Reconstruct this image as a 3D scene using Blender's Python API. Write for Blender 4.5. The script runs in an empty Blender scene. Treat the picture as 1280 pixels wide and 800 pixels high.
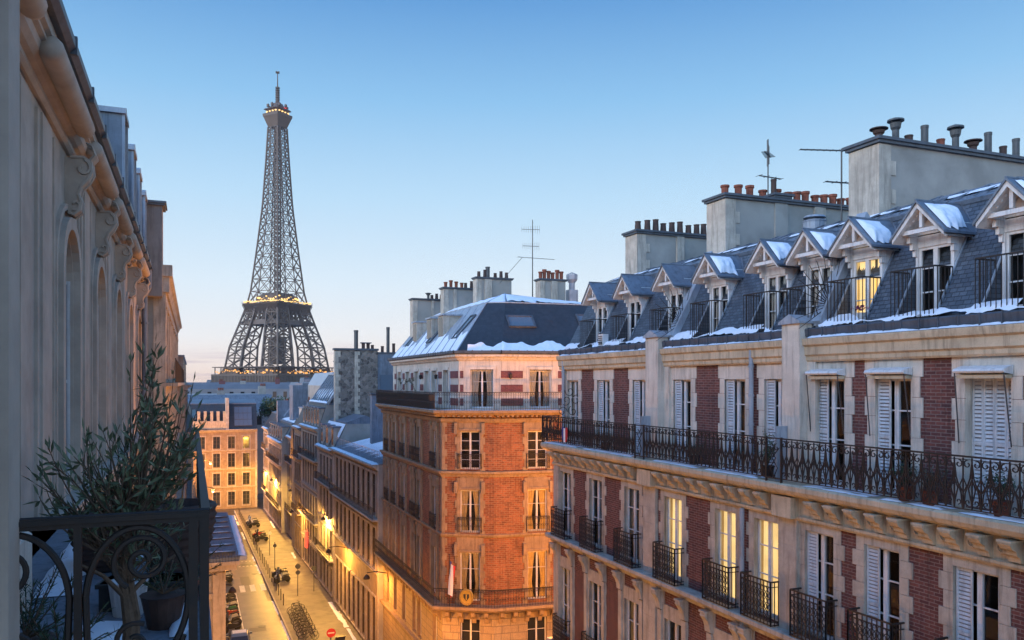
import bpy, math, random
from mathutils import Vector, Matrix, noise
R = math.radians
# ---------------------------------------------------------------- camera, sky, light, exposure
sc = bpy.context.scene
cam_d = bpy.data.cameras.new("camera")
cam = bpy.data.objects.new("camera", cam_d)
sc.collection.objects.link(cam)
YAW = 21.8
cam.location = (0, 0, 21)
cam.rotation_euler = (R(90), 0, R(-YAW))
cam_d.sensor_width = 36
cam_d.lens = 28.125
cam_d.shift_y = 78 / 1280
cam_d.clip_start = 0.05
cam_d.clip_end = 30000
sc.camera = cam

world = bpy.data.worlds.new("World")
sc.world = world
world.use_nodes = True
nt = world.node_tree
nt.nodes.clear()
wo = nt.nodes.new("ShaderNodeOutputWorld")
bg = nt.nodes.new("ShaderNodeBackground")
tc = nt.nodes.new("ShaderNodeTexCoord")
sp = nt.nodes.new("ShaderNodeSeparateXYZ")
nt.links.new(tc.outputs["Generated"], sp.inputs[0])
ramp = nt.nodes.new("ShaderNodeValToRGB")
nt.links.new(sp.outputs["Z"], ramp.inputs[0])
def srgb(r, g, b):
    f = lambda v: (v / 255 / 12.92) if v / 255 <= 0.04045 else ((v / 255 + 0.055) / 1.055) ** 2.4
    return (f(r), f(g), f(b), 1)
SKY = [(0.0, (228, 206, 194)), (0.018, (238, 222, 212)), (0.055, (234, 234, 234)), (0.12, (217, 232, 242)),
       (0.22, (182, 216, 240)), (0.33, (136, 188, 229)), (0.43, (94, 152, 209)), (0.65, (84, 134, 196)), (1.0, (72, 118, 180))]
cr = ramp.color_ramp
cr.elements[0].position = SKY[0][0]; cr.elements[0].color = srgb(*SKY[0][1])
cr.elements[1].position = 1.0; cr.elements[1].color = srgb(*SKY[-1][1])
for p_, c_ in SKY[1:-1]:
    e_ = cr.elements.new(p_); e_.color = srgb(*c_)
# the unseen sky behind and left is brightened, an added fill for the facades
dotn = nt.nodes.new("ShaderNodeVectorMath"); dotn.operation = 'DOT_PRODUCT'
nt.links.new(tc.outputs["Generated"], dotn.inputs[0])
FILL_DIR = Vector((-0.92, -0.36, 0.20)).normalized()
dotn.inputs[1].default_value = FILL_DIR
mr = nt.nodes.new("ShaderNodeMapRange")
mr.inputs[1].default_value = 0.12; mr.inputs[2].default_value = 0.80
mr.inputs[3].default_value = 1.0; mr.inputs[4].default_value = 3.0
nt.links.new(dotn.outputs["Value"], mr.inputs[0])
# thin streaks of cloud low over the horizon
mp = nt.nodes.new("ShaderNodeMapping"); mp.inputs["Scale"].default_value = (5, 5, 90)
nt.links.new(tc.outputs["Generated"], mp.inputs[0])
cn = nt.nodes.new("ShaderNodeTexNoise"); cn.inputs["Scale"].default_value = 1.3; cn.inputs["Detail"].default_value = 4
nt.links.new(mp.outputs[0], cn.inputs[0])
cm = nt.nodes.new("ShaderNodeMapRange"); cm.inputs[1].default_value = 0.58; cm.inputs[2].default_value = 0.72
cm.inputs[3].default_value = 0; cm.inputs[4].default_value = 0.5
nt.links.new(cn.outputs[0], cm.inputs[0])
cz = nt.nodes.new("ShaderNodeMapRange"); cz.inputs[1].default_value = 0.02; cz.inputs[2].default_value = 0.07
cz.inputs[3].default_value = 1; cz.inputs[4].default_value = 0
nt.links.new(sp.outputs["Z"], cz.inputs[0])
cmul = nt.nodes.new("ShaderNodeMath"); cmul.operation = 'MULTIPLY'
nt.links.new(cm.outputs[0], cmul.inputs[0]); nt.links.new(cz.outputs[0], cmul.inputs[1])
cmix = nt.nodes.new("ShaderNodeMix"); cmix.data_type = 'RGBA'
nt.links.new(cmul.outputs[0], cmix.inputs[0]); nt.links.new(ramp.outputs[0], cmix.inputs[6])
cmix.inputs[7].default_value = srgb(190, 172, 184)
nt.links.new(cmix.outputs[2], bg.inputs[0])
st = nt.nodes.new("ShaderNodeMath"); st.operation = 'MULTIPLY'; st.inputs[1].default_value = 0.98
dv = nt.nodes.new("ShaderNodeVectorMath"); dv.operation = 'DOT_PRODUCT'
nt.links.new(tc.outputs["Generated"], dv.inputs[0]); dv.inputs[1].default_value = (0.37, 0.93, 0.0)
mr2 = nt.nodes.new("ShaderNodeMapRange")  # further added fill: extra brightness for the sky behind the camera
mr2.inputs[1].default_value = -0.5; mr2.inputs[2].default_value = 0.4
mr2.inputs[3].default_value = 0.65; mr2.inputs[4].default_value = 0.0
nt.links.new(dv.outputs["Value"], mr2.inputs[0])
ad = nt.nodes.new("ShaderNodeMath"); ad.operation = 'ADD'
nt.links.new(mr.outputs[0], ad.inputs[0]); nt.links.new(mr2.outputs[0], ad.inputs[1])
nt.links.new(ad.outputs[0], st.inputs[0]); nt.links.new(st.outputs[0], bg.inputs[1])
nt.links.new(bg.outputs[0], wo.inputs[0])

sun_d = bpy.data.lights.new("afterglow", 'SUN')
sun = bpy.data.objects.new("afterglow", sun_d)
sc.collection.objects.link(sun)
sun_d.energy = 1.3
sun_d.angle = R(30)
sun_d.color = (1.0, 0.88, 0.80)
d_ = Vector((1.0, 0.12, -0.42))          # direction the light travels
sun.rotation_euler = d_.to_track_quat('-Z', 'Y').to_euler()

sc.view_settings.view_transform = 'Standard'
sc.view_settings.look = 'None'
sc.view_settings.gamma = 1
sc.view_settings.use_curve_mapping = False
sc.view_settings.exposure = 0.2
sc.cycles.max_bounces = 6
sc.cycles.diffuse_bounces = 3
sc.cycles.glossy_bounces = 3
sc.cycles.transparent_max_bounces = 10
sc.cycles.sample_clamp_indirect = 3.0
sc.cycles.use_light_tree = True

# ---------------------------------------------------------------- materials
M = {}
def new_mat(name):
    m = bpy.data.materials.new(name); m.use_nodes = True
    M[name] = m
    n = m.node_tree.nodes; l = m.node_tree.links
    b = n["Principled BSDF"]
    return m, n, l, b
def mixc(n, l, fac, a, b):
    x = n.new("ShaderNodeMix"); x.data_type = 'RGBA'
    if isinstance(fac, (int, float)): x.inputs[0].default_value = fac
    else: l.new(fac, x.inputs[0])
    for k, v in ((6, a), (7, b)):
        if isinstance(v, (tuple, list)): x.inputs[k].default_value = tuple(v)[:3] + (1,)
        else: l.new(v, x.inputs[k])
    return x.outputs[2]
def rng(n, l, src, a, b, c=0.0, d=1.0):
    x = n.new("ShaderNodeMapRange"); l.new(src, x.inputs[0])
    x.inputs[1].default_value = a; x.inputs[2].default_value = b
    x.inputs[3].default_value = c; x.inputs[4].default_value = d
    return x.outputs[0]
def nz(n, l, scale, detail=5, vec=None, rough=0.6, stretch=None):
    x = n.new("ShaderNodeTexNoise"); x.inputs["Scale"].default_value = scale
    x.inputs["Detail"].default_value = detail; x.inputs["Roughness"].default_value = rough
    if vec is None:
        g = n.new("ShaderNodeNewGeometry"); vec = g.outputs["Position"]
    if stretch:
        mpn = n.new("ShaderNodeMapping"); mpn.inputs["Scale"].default_value = stretch
        l.new(vec, mpn.inputs[0]); vec = mpn.outputs[0]
    l.new(vec, x.inputs["Vector"])
    return x.outputs[0]
def bump(n, l, b, h, s=0.3, dist=0.02):
    x = n.new("ShaderNodeBump"); x.inputs["Strength"].default_value = s; x.inputs["Distance"].default_value = dist
    l.new(h, x.inputs["Height"]); l.new(x.outputs[0], b.inputs["Normal"])
def plain(name, col, rough=0.7, var=0.25, scale=3.0, metal=0.0, bmp=0.15, col2=None, streak=True, spec=0.5):
    m, n, l, b = new_mat(name)
    dark = tuple(c * (1 - var) for c in col) if col2 is None else col2
    f = nz(n, l, scale, 6)
    c = mixc(n, l, rng(n, l, f, 0.35, 0.68), dark, col)
    if bmp >= .2: c = mixc(n, l, rng(n, l, nz(n, l, .45, 5), 0.5, 0.72, 0, .5), c, tuple(x * .7 for x in dark))
    if streak:
        g = nz(n, l, 3.2, 7, stretch=(2.4, 2.4, 0.22), rough=0.7)
        c = mixc(n, l, rng(n, l, g, 0.50, 0.68, 0, 0.7), c, tuple(x * 0.42 for x in dark))
        c = mixc(n, l, rng(n, l, nz(n, l, 38, 4), 0.5, 0.75, 0, 0.3), c, tuple(x * 0.6 for x in dark))
    l.new(c, b.inputs["Base Color"])
    b.inputs["Roughness"].default_value = rough
    b.inputs["Metallic"].default_value = metal
    b.inputs["Specular IOR Level"].default_value = spec
    if bmp: bump(n, l, b, nz(n, l, scale * 9, 4), bmp, 0.01)
    return m
plain('stone', (0.53, 0.46, 0.38), 0.85, 0.32, 2.4, bmp=0.35)
plain('stone_pale', (0.66, 0.585, 0.50), 0.85, 0.22, 2.0, bmp=0.3)
plain('stone_left', (0.47, 0.405, 0.345), 0.85, 0.3, 1.7, bmp=0.35, streak=False)
plain('wood_brown', (0.10, 0.075, 0.055), 0.6, 0.3, 4, streak=False)
plain('louvre_shade', (0.30, 0.31, 0.34), 0.8, 0.2, 4, streak=False)  # shutter back panel, darkened to paint in the shade between the slats
plain('stone_warm', (0.36, 0.255, 0.155), 0.85, 0.3, 2.4, bmp=0.35)
plain('stone_cream', (0.58, 0.47, 0.33), 0.85, 0.28, 2.2, bmp=0.3)
plain('stone_grey', (0.30, 0.27, 0.25), 0.85, 0.3, 1.6, bmp=0.35)
plain('stone_ochre', (0.36, 0.27, 0.18), 0.85, 0.35, 1.4, bmp=0.35)
plain('render_grey', (0.37, 0.345, 0.31), 0.9, 0.34, 0.9, bmp=0.25, streak=False)
plain('render_dark', (0.20, 0.23, 0.28), 0.9, 0.35, 1.3, bmp=0.25)
plain('zinc', (0.17, 0.20, 0.25), 0.42, 0.3, 2.0, bmp=0.06, metal=0.15)
plain('zinc_pale', (0.34, 0.38, 0.44), 0.45, 0.25, 2.0, bmp=0.06, metal=0.1)
plain('lead_dark', (0.075, 0.09, 0.115), 0.5, 0.3, 2.5, bmp=0.1)
plain('iron', (0.010, 0.010, 0.011), 0.6, 0.4, 12, bmp=0.1, col2=(0.024, 0.014, 0.010), streak=False)
plain('iron_grey', (0.06, 0.065, 0.07), 0.5, 0.3, 8, bmp=0.05, streak=False)
plain('white_paint', (0.66, 0.66, 0.67), 0.5, 0.14, 4, bmp=0.05)
plain('shutter_paint', (0.58, 0.60, 0.63), 0.55, 0.16, 4, bmp=0.05)
plain('terracotta', (0.30, 0.085, 0.045), 0.8, 0.45, 6, bmp=0.2)
plain('pot_dark', (0.075, 0.04, 0.032), 0.75, 0.4, 6, bmp=0.2)
plain('asphalt', (0.095, 0.08, 0.062), 0.38, 0.6, 0.8, bmp=0.5, streak=False)
plain('pavement', (0.20, 0.17, 0.13), 0.6, 0.55, 0.9, bmp=0.4, streak=False)
plain('roof_patch', (0.05, 0.045, 0.04), 0.5, 0.3, 2, streak=False)
plain('kerb', (0.34, 0.31, 0.27), 0.8, 0.25, 2, streak=False)
plain('road_paint', (0.72, 0.70, 0.64), 0.6, 0.25, 3, streak=False)
plain('tower_iron', (0.125, 0.078, 0.052), 0.6, 0.25, 0.05, bmp=0, streak=False)
plain('curtain', (0.55, 0.53, 0.50), 0.9, 0.15, 5, streak=False)
plain('curtain_gold', (0.60, 0.45, 0.24), 0.9, 0.25, 5, streak=False)
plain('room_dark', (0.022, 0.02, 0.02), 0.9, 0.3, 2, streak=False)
plain('bark', (0.16, 0.11, 0.075), 0.9, 0.4, 30, bmp=0.6, streak=False)
plain('planter', (0.028, 0.03, 0.034), 0.5, 0.3, 8, streak=False)
plain('rubber', (0.015, 0.015, 0.016), 0.8, 0.2, 8, streak=False)
plain('earth', (0.05, 0.035, 0.025), 0.9, 0.3, 30, streak=False)
plain('cloth_red', (0.5, 0.03, 0.03), 0.8, 0.15, 8, streak=False)
plain('cloth_white', (0.75, 0.75, 0.75), 0.8, 0.1, 8, streak=False)
plain('cloth_blue', (0.03, 0.05, 0.22), 0.8, 0.15, 8, streak=False)
plain('gold', (0.62, 0.42, 0.10), 0.4, 0.2, 8, metal=0.6, streak=False)
plain('flower', (0.42, 0.08, 0.16), 0.8, 0.3, 40, streak=False)
plain('roof_far', (0.14, 0.16, 0.20), 0.6, 0.3, 0.2, bmp=0, streak=False)
plain('wall_far', (0.28, 0.26, 0.27), 0.8, 0.3, 0.15, bmp=0, streak=False)
plain('ground_far', (0.09, 0.095, 0.11), 0.9, 0.4, 0.01, bmp=0, streak=False)

def snow_mat():
    m, n, l, b = new_mat('snow')
    f = nz(n, l, 6, 5)
    l.new(mixc(n, l, f, (0.60, 0.65, 0.74), (0.80, 0.82, 0.87)), b.inputs["Base Color"])
    b.inputs["Roughness"].default_value = 0.7
    bump(n, l, b, nz(n, l, 22, 4), 0.35, 0.02)
snow_mat()

def brick_mat(name, c1, c2, mortar, bw=0.22, bh=0.065, ms=0.010, rough=0.9, blotch=0.5, bstr=0.6):
    m, n, l, b = new_mat(name)
    t = n.new("ShaderNodeTexCoord"); s = n.new("ShaderNodeSeparateXYZ"); c = n.new("ShaderNodeCombineXYZ")
    l.new(t.outputs["Object"], s.inputs[0]); l.new(s.outputs["X"], c.inputs["X"]); l.new(s.outputs["Z"], c.inputs["Y"])
    br = n.new("ShaderNodeTexBrick"); l.new(c.outputs[0], br.inputs["Vector"])
    br.inputs["Scale"].default_value = 1.0
    br.inputs["Brick Width"].default_value = bw; br.inputs["Row Height"].default_value = bh
    br.inputs["Mortar Size"].default_value = ms; br.inputs["Mortar Smooth"].default_value = 0.3
    br.inputs["Bias"].default_value = -0.1
    br.inputs["Color1"].default_value = c1 + (1,); br.inputs["Color2"].default_value = c2 + (1,)
    br.inputs["Mortar"].default_value = mortar + (1,)
    f = nz(n, l, 1.3, 6)
    dk = n.new("ShaderNodeMix"); dk.data_type = 'RGBA'; dk.blend_type = 'MULTIPLY'
    l.new(rng(n, l, f, 0.3, 0.75, 0, blotch), dk.inputs[0]); l.new(br.outputs[0], dk.inputs[6])
    dk.inputs[7].default_value = (0.45, 0.42, 0.45, 1)
    f2 = nz(n, l, 14, 4)
    dk2 = n.new("ShaderNodeMix"); dk2.data_type = 'RGBA'; dk2.blend_type = 'MULTIPLY'
    l.new(rng(n, l, f2, 0.4, 0.8, 0, 0.6), dk2.inputs[0]); l.new(dk.outputs[2], dk2.inputs[6])
    dk2.inputs[7].default_value = (0.5, 0.5, 0.5, 1)
    g_ = nz(n, l, 3.0, 6, stretch=(2.2, 2.2, 0.22), rough=0.7)
    l.new(mixc(n, l, rng(n, l, g_, 0.5, 0.7, 0, 0.55), dk2.outputs[2], tuple(x * 0.35 for x in c2)), b.inputs["Base Color"])
    b.inputs["Roughness"].default_value = rough
    inv = n.new("ShaderNodeMath"); inv.operation = 'SUBTRACT'; inv.inputs[0].default_value = 1
    l.new(br.outputs["Fac"], inv.inputs[1])
    bump(n, l, b, inv.outputs[0], bstr, 0.012)
    return m
brick_mat('brick', (0.185, 0.062, 0.050), (0.100, 0.036, 0.034), (0.24, 0.17, 0.15), 0.22, 0.068, 0.009)
brick_mat('brick_orange', (0.36, 0.130, 0.055), (0.17, 0.060, 0.030), (0.30, 0.20, 0.12), 0.30, 0.11, 0.016)
brick_mat('brick_band', (0.22, 0.06, 0.06), (0.14, 0.045, 0.05), (0.25, 0.15, 0.14), 0.23, 0.075, 0.008)
brick_mat('slate', (0.062, 0.078, 0.105), (0.115, 0.138, 0.172), (0.022, 0.027, 0.036), 0.16, 0.088, 0.007, 0.5, 0.6, 1.0)
brick_mat('slate_dark', (0.030, 0.036, 0.047), (0.042, 0.050, 0.063), (0.016, 0.02, 0.027), 0.25, 0.16, 0.006, 0.5, 0.5, 0.7)
brick_mat('ashlar', (0.38, 0.29, 0.18), (0.32, 0.24, 0.16), (0.17, 0.14, 0.11), 0.95, 0.42, 0.022, 0.85, 0.5, 0.6)
def rubble():
    m, n, l, b = new_mat('rubble')
    v = n.new("ShaderNodeTexVoronoi"); v.inputs["Scale"].default_value = 3.2
    g = n.new("ShaderNodeNewGeometry"); l.new(g.outputs["Position"], v.inputs["Vector"])
    e = n.new("ShaderNodeTexVoronoi"); e.feature = 'DISTANCE_TO_EDGE'; e.inputs["Scale"].default_value = 3.2
    l.new(g.outputs["Position"], e.inputs["Vector"])
    sepc = n.new("ShaderNodeSeparateColor"); l.new(v.outputs["Color"], sepc.inputs[0])
    c = mixc(n, l, sepc.outputs[0], (0.07, 0.06, 0.055), (0.26, 0.22, 0.19))
    c = mixc(n, l, rng(n, l, e.outputs["Distance"], 0.0, 0.09), (0.20, 0.18, 0.165), c)
    l.new(c, b.inputs["Base Color"]); b.inputs["Roughness"].default_value = 0.95
    bump(n, l, b, rng(n, l, e.outputs["Distance"], 0.0, 0.15), 0.8, 0.05)
rubble()
def glass_mat(name, col, rough=0.06):
    m, n, l, b = new_mat(name)
    b.inputs["Base Color"].default_value = col + (1,)
    b.inputs["Roughness"].default_value = rough
    b.inputs["Specular IOR Level"].default_value = 0.6
    f = nz(n, l, 1.1, 2)
    bump(n, l, b, f, 0.12, 0.03)
glass_mat('glass_dark', (0.018, 0.020, 0.024))
glass_mat('glass_sky', (0.10, 0.13, 0.17), 0.12)
def clear_glass():
    m, n, l, b = new_mat('glass_clear')
    tr = n.new("ShaderNodeBsdfTransparent"); tr.inputs[0].default_value = (0.93, 0.95, 0.95, 1)
    gl = n.new("ShaderNodeBsdfGlossy"); gl.inputs["Roughness"].default_value = 0.03
    fr = n.new("ShaderNodeFresnel"); fr.inputs[0].default_value = 1.5
    mx = n.new("ShaderNodeMixShader"); o = n["Material Output"]
    l.new(rng(n, l, fr.outputs[0], 0, 1, 0.04, 1.0), mx.inputs[0]); l.new(tr.outputs[0], mx.inputs[1]); l.new(gl.outputs[0], mx.inputs[2])
    l.new(mx.outputs[0], o.inputs[0])
clear_glass()
def emit(name, col, s, var=0.0, scale=3):
    m, n, l, b = new_mat(name)
    b.inputs["Base Color"].default_value = tuple(min(1, c) * 0.5 for c in col) + (1,)
    b.inputs["Emission Strength"].default_value = s
    if var:
        f = nz(n, l, scale, 3)
        l.new(mixc(n, l, rng(n, l, f, 0.3, 0.7), tuple(c * (1 - var) for c in col), col), b.inputs["Emission Color"])
    else:
        b.inputs["Emission Color"].default_value = col + (1,)
emit('lamp_glow', (1.0, 0.62, 0.22), 14)
emit('lit_room', (1.0, 0.66, 0.20), 0.95, 0.25, 1.2)
emit('lit_curtain', (1.0, 0.72, 0.32), 0.95, 0.35, 1.6)
emit('tower_light', (1.0, 0.62, 0.20), 2.0, .5, .3)
emit('tower_amber', (1.0, 0.45, 0.10), 1.5, 0.7, 0.25)
emit('red_light', (1.0, 0.04, 0.03), 2.2)
emit('tail_red', (1.0, 0.05, 0.03), 2)
def leaf_mat(name, c1, c2):
    m, n, l, b = new_mat(name)
    f = nz(n, l, 9, 3)
    l.new(mixc(n, l, rng(n, l, f, 0.35, 0.65), c1, c2), b.inputs["Base Color"])
    b.inputs["Roughness"].default_value = 0.55
leaf_mat('olive_leaf', (0.055, 0.085, 0.045), (0.15, 0.19, 0.115))
leaf_mat('fir_leaf', (0.018, 0.045, 0.022), (0.045, 0.085, 0.04))
leaf_mat('twig_leaf', (0.06, 0.06, 0.035), (0.12, 0.10, 0.06))
def paint(name, col):
    m, n, l, b = new_mat(name)
    b.inputs["Base Color"].default_value = col + (1,); b.inputs["Roughness"].default_value = 0.35
    b.inputs["Coat Weight"].default_value = 0.5; b.inputs["Coat Roughness"].default_value = 0.15
    f = nz(n, l, 5, 3)
    l.new(mixc(n, l, f, tuple(c * 0.75 for c in col), col), b.inputs["Base Color"])
paint('car_blue', (0.10, 0.14, 0.20)); paint('car_dark', (0.03, 0.03, 0.035)); paint('scooter_white', (0.55, 0.55, 0.55))
paint('scooter_green', (0.05, 0.22, 0.12)); paint('scooter_dark', (0.03, 0.03, 0.035)); paint('scooter_red', (0.35, 0.04, 0.03)); paint('sign_red', (0.55, 0.03, 0.03))

# ---------------------------------------------------------------- mesh helpers
class MB:
    def __init__(s):
        s.v = []; s.f = []; s.m = []; s.smooth = False
    def add(s, vs, fs, mi=0):
        b = len(s.v); s.v.extend([tuple(v) for v in vs])
        for f in fs: s.f.append(tuple(i + b for i in f)); s.m.append(mi)
        return s
    def quad(s, a, b, c, d, mi=0): return s.add([a, b, c, d], [(0, 1, 2, 3)], mi)
    def box(s, x0, x1, y0, y1, z0, z1, mi=0):
        return s.add([(x0, y0, z0), (x1, y0, z0), (x1, y1, z0), (x0, y1, z0), (x0, y0, z1), (x1, y0, z1), (x1, y1, z1), (x0, y1, z1)],
                     [(3, 2, 1, 0), (4, 5, 6, 7), (0, 1, 5, 4), (1, 2, 6, 5), (2, 3, 7, 6), (3, 0, 4, 7)], mi)
    def hexa(s, p, mi=0):   # 8 corners: bottom loop, top loop
        return s.add(p, [(3, 2, 1, 0), (4, 5, 6, 7), (0, 1, 5, 4), (1, 2, 6, 5), (2, 3, 7, 6), (3, 0, 4, 7)], mi)
    def prism(s, prof, a, b, axis='x', mi=0, caps=True):
        # prof: list of 2D points; extruded from a to b along the axis. axis x: (y,z); y: (x,z); z: (x,y)
        n = len(prof)
        def P(t, q): return {'x': (t, q[0], q[1]), 'y': (q[0], t, q[1]), 'z': (q[0], q[1], t)}[axis]
        vs = [P(a, q) for q in prof] + [P(b, q) for q in prof]
        fs = [(i, (i + 1) % n, n + (i + 1) % n, n + i) for i in range(n)]
        if caps: fs += [tuple(range(n - 1, -1, -1)), tuple(range(n, 2 * n))]
        return s.add(vs, fs, mi)
    def tube(s, pts, r, n=5, mi=0, closed=False, r2=None, cap=True):
        pts = [Vector(p) for p in pts]; k = len(pts)
        if k < 2: return s
        rings = []
        up0 = None
        for i, p in enumerate(pts):
            if closed: t = pts[(i + 1) % k] - pts[i - 1]
            else: t = pts[min(i + 1, k - 1)] - pts[max(i - 1, 0)]
            if t.length < 1e-9: t = Vector((0, 0, 1))
            t.normalize()
            if up0 is None:
                up0 = Vector((0, 0, 1)) if abs(t.z) < 0.9 else Vector((1, 0, 0))
            a = t.cross(up0)
            if a.length < 1e-6: a = t.cross(Vector((0.3, 1, 0.2)))
            a.normalize(); b = a.cross(t).normalized(); up0 = b
            rr = r if r2 is None else r + (r2 - r) * i / (k - 1)
            if callable(r): rr = r(i / (k - 1))
            rings.append([p + a * rr * math.cos(2 * math.pi * j / n + math.pi / n) + b * rr * math.sin(2 * math.pi * j / n + math.pi / n) for j in range(n)])
        vs = [v for ring in rings for v in ring]; fs = []
        for i in range(k if closed else k - 1):
            i2 = (i + 1) % k
            for j in range(n):
                fs.append((i * n + j, i * n + (j + 1) % n, i2 * n + (j + 1) % n, i2 * n + j))
        if cap and not closed: fs += [tuple(range(n - 1, -1, -1)), tuple((k - 1) * n + j for j in range(n))]
        return s.add(vs, fs, mi)
    def lathe(s, prof, c=(0, 0, 0), n=14, mi=0, cap=True):
        vs = []; fs = []; k = len(prof)
        for r, z in prof:
            for j in range(n):
                a = 2 * math.pi * j / n
                vs.append((c[0] + r * math.cos(a), c[1] + r * math.sin(a), c[2] + z))
        for i in range(k - 1):
            for j in range(n):
                fs.append((i * n + j, i * n + (j + 1) % n, (i + 1) * n + (j + 1) % n, (i + 1) * n + j))
        if cap: fs += [tuple(range(n - 1, -1, -1)), tuple((k - 1) * n + j for j in range(n))]
        return s.add(vs, fs, mi)
    def merge(s, o, M_=None, off=None):
        b = len(s.v)
        if M_ is not None: s.v.extend([tuple(M_ @ Vector(v)) for v in o.v])
        elif off: s.v.extend([(v[0] + off[0], v[1] + off[1], v[2] + off[2]) for v in o.v])
        else: s.v.extend(o.v)
        s.f.extend([tuple(i + b for i in f) for f in o.f]); s.m.extend(o.m)
        return s
    def mesh(s, name, mats):
        me = bpy.data.meshes.new(name)
        me.from_pydata(s.v, [], s.f)
        if isinstance(mats, str): mats = [mats]
        for m in mats: me.materials.append(M[m])
        me.polygons.foreach_set("material_index", s.m)
        if s.smooth: me.polygons.foreach_set("use_smooth", [True] * len(s.f))
        me.update()
        return me
    def build(s, name, mats, parent=None, loc=(0, 0, 0), rot=0.0, smooth=False):
        if smooth: s.smooth = True
        return link(name, s.mesh(name, mats), parent, loc, rot)
COL = sc.collection
def link(name, data, parent=None, loc=(0, 0, 0), rot=0.0):
    o = bpy.data.objects.new(name, data)
    COL.objects.link(o)
    if parent: o.parent = parent
    o.location = loc
    o.rotation_euler = (0, 0, rot) if not isinstance(rot, tuple) else rot
    return o
def empty(name, loc=(0, 0, 0), rot=0.0, parent=None):
    o = link(name, None, parent, loc, rot); o.empty_display_size = 0.3
    return o
def tag(o, label=None, cat=None, group=None, kind=None):
    if label: o['label'] = label
    if cat: o['category'] = cat
    if group: o['group'] = group
    if kind: o['kind'] = kind
    return o
def inst(spec, parent, loc=(0, 0, 0), rot=0.0):
    # spec = (name, mesh, [subspecs]) ; a subspec = (name, mesh)
    o = link(spec[0], spec[1], parent, loc, rot)
    for s_ in spec[2]: link(s_[0], s_[1], o)
    return o
def copy_tree(o, parent=None):
    c = o.copy(); COL.objects.link(c); c.parent = parent
    for ch in list(o.children): copy_tree(ch, c)
    return c
def sheet(mb, x0, x1, z0, z1, ops=(), y=0.0, d=0.28, mi=0, rmi=None):
    if rmi is None: rmi = mi
    xs = sorted({x0, x1} | {min(max(v, x0), x1) for o in ops for v in o[:2]})
    zs = sorted({z0, z1} | {min(max(v, z0), z1) for o in ops for v in o[2:4]})
    for a, b in zip(xs, xs[1:]):
        run = None
        for c, e in zip(zs, zs[1:]):
            mx, mz = (a + b) / 2, (c + e) / 2
            hole = any(o[0] < mx < o[1] and o[2] < mz < o[3] for o in ops)
            if not hole:
                run = (run[0], e) if run else (c, e)
            if (hole or e == zs[-1]) and run:
                mb.quad((a, y, run[0]), (b, y, run[0]), (b, y, run[1]), (a, y, run[1]), mi); run = None
    for o in ops:
        a, b, c, e = o[:4]
        if b <= x0 or a >= x1 or e <= z0 or c >= z1: continue
        y2 = y + d
        mb.quad((a, y, c), (a, y2, c), (a, y2, e), (a, y, e), rmi)
        mb.quad((b, y2, c), (b, y, c), (b, y, e), (b, y2, e), rmi)
        mb.quad((a, y, e), (a, y2, e), (b, y2, e), (b, y, e), rmi)
        mb.quad((a, y2, c), (a, y, c), (b, y, c), (b, y2, c), rmi)
def quoins(mb, xe, s, z0, z1, wa, wb, h, y, proud=0.025, mi=0):
    # toothed stone strip starting at xe and going in direction s
    n = max(2, round((z1 - z0) / h)); hh = (z1 - z0) / n
    for i in range(n):
        w = wa if i % 2 else wb
        a, b = sorted((xe, xe + s * w))
        mb.box(a, b, y - proud, y + 0.02, z0 + i * hh + 0.004, z0 + (i + 1) * hh - 0.004, mi)
def snow_patch(mb, A, B, C, D, nu, nv, t, seed=0, ragged=0.3, low=0.0):
    # patch between upper edge A-B and lower edge D-C, thickness along the normal; the lower edge is ragged
    rnd = random.Random(seed)
    A, B, C, D = map(Vector, (A, B, C, D))
    nrm = (B - A).cross(D - A).normalized()
    if nrm.z < 0: nrm = -nrm
    vs = []; off = rnd.random() * 50
    L = (B - A).length
    for i in range(nu + 1):
        u = i / nu
        top = A.lerp(B, u); bot = D.lerp(C, u)
        e = 1 - ragged * (0.5 + 0.9 * noise.noise(Vector((u * L * 1.6 + off, seed, 0))) + 0.55 * noise.noise(Vector((u * L * 7 + off, seed, 7))))
        e0 = max(0.0, low * (0.5 + 1.1 * noise.noise(Vector((u * L * 0.9 + off + 9, seed, 4))) + 0.2 * noise.noise(Vector((u * L * 3 + off, seed, 11)))))
        e = max(e, e0 + 0.04)
        for j in range(nv + 1):
            v = e0 + (e - e0) * j / nv
            p = top.lerp(bot, v)
            prof = min(1, 4 * u * nu / max(nu, 1) + 0.0) if False else 1
            w = math.sin(math.pi * min(max(j / nv, 0), 1)) ** 0.5 if 0 < j < nv else 0
            w *= min(1, min(i, nu - i) / 1.5)
            h = t * w * (0.75 + 0.6 * noise.noise(p * 2.3 + Vector((seed, 0, 0))) + .35 * noise.noise(p * 9))
            vs.append(p + nrm * (max(h, 0) + 0.004))
    fs = []
    for i in range(nu):
        for j in range(nv):
            a = i * (nv + 1) + j
            fs.append((a, a + 1, a + nv + 2, a + nv + 1))
    mb.add(vs, fs)
def scroll(cx, cz, r0, r1, a0, a1, n=12, y=0.0):
    return [(cx + (r0 + (r1 - r0) * i / n) * math.cos(a0 + (a1 - a0) * i / n), y, cz + (r0 + (r1 - r0) * i / n) * math.sin(a0 + (a1 - a0) * i / n)) for i in range(n + 1)]
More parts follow.
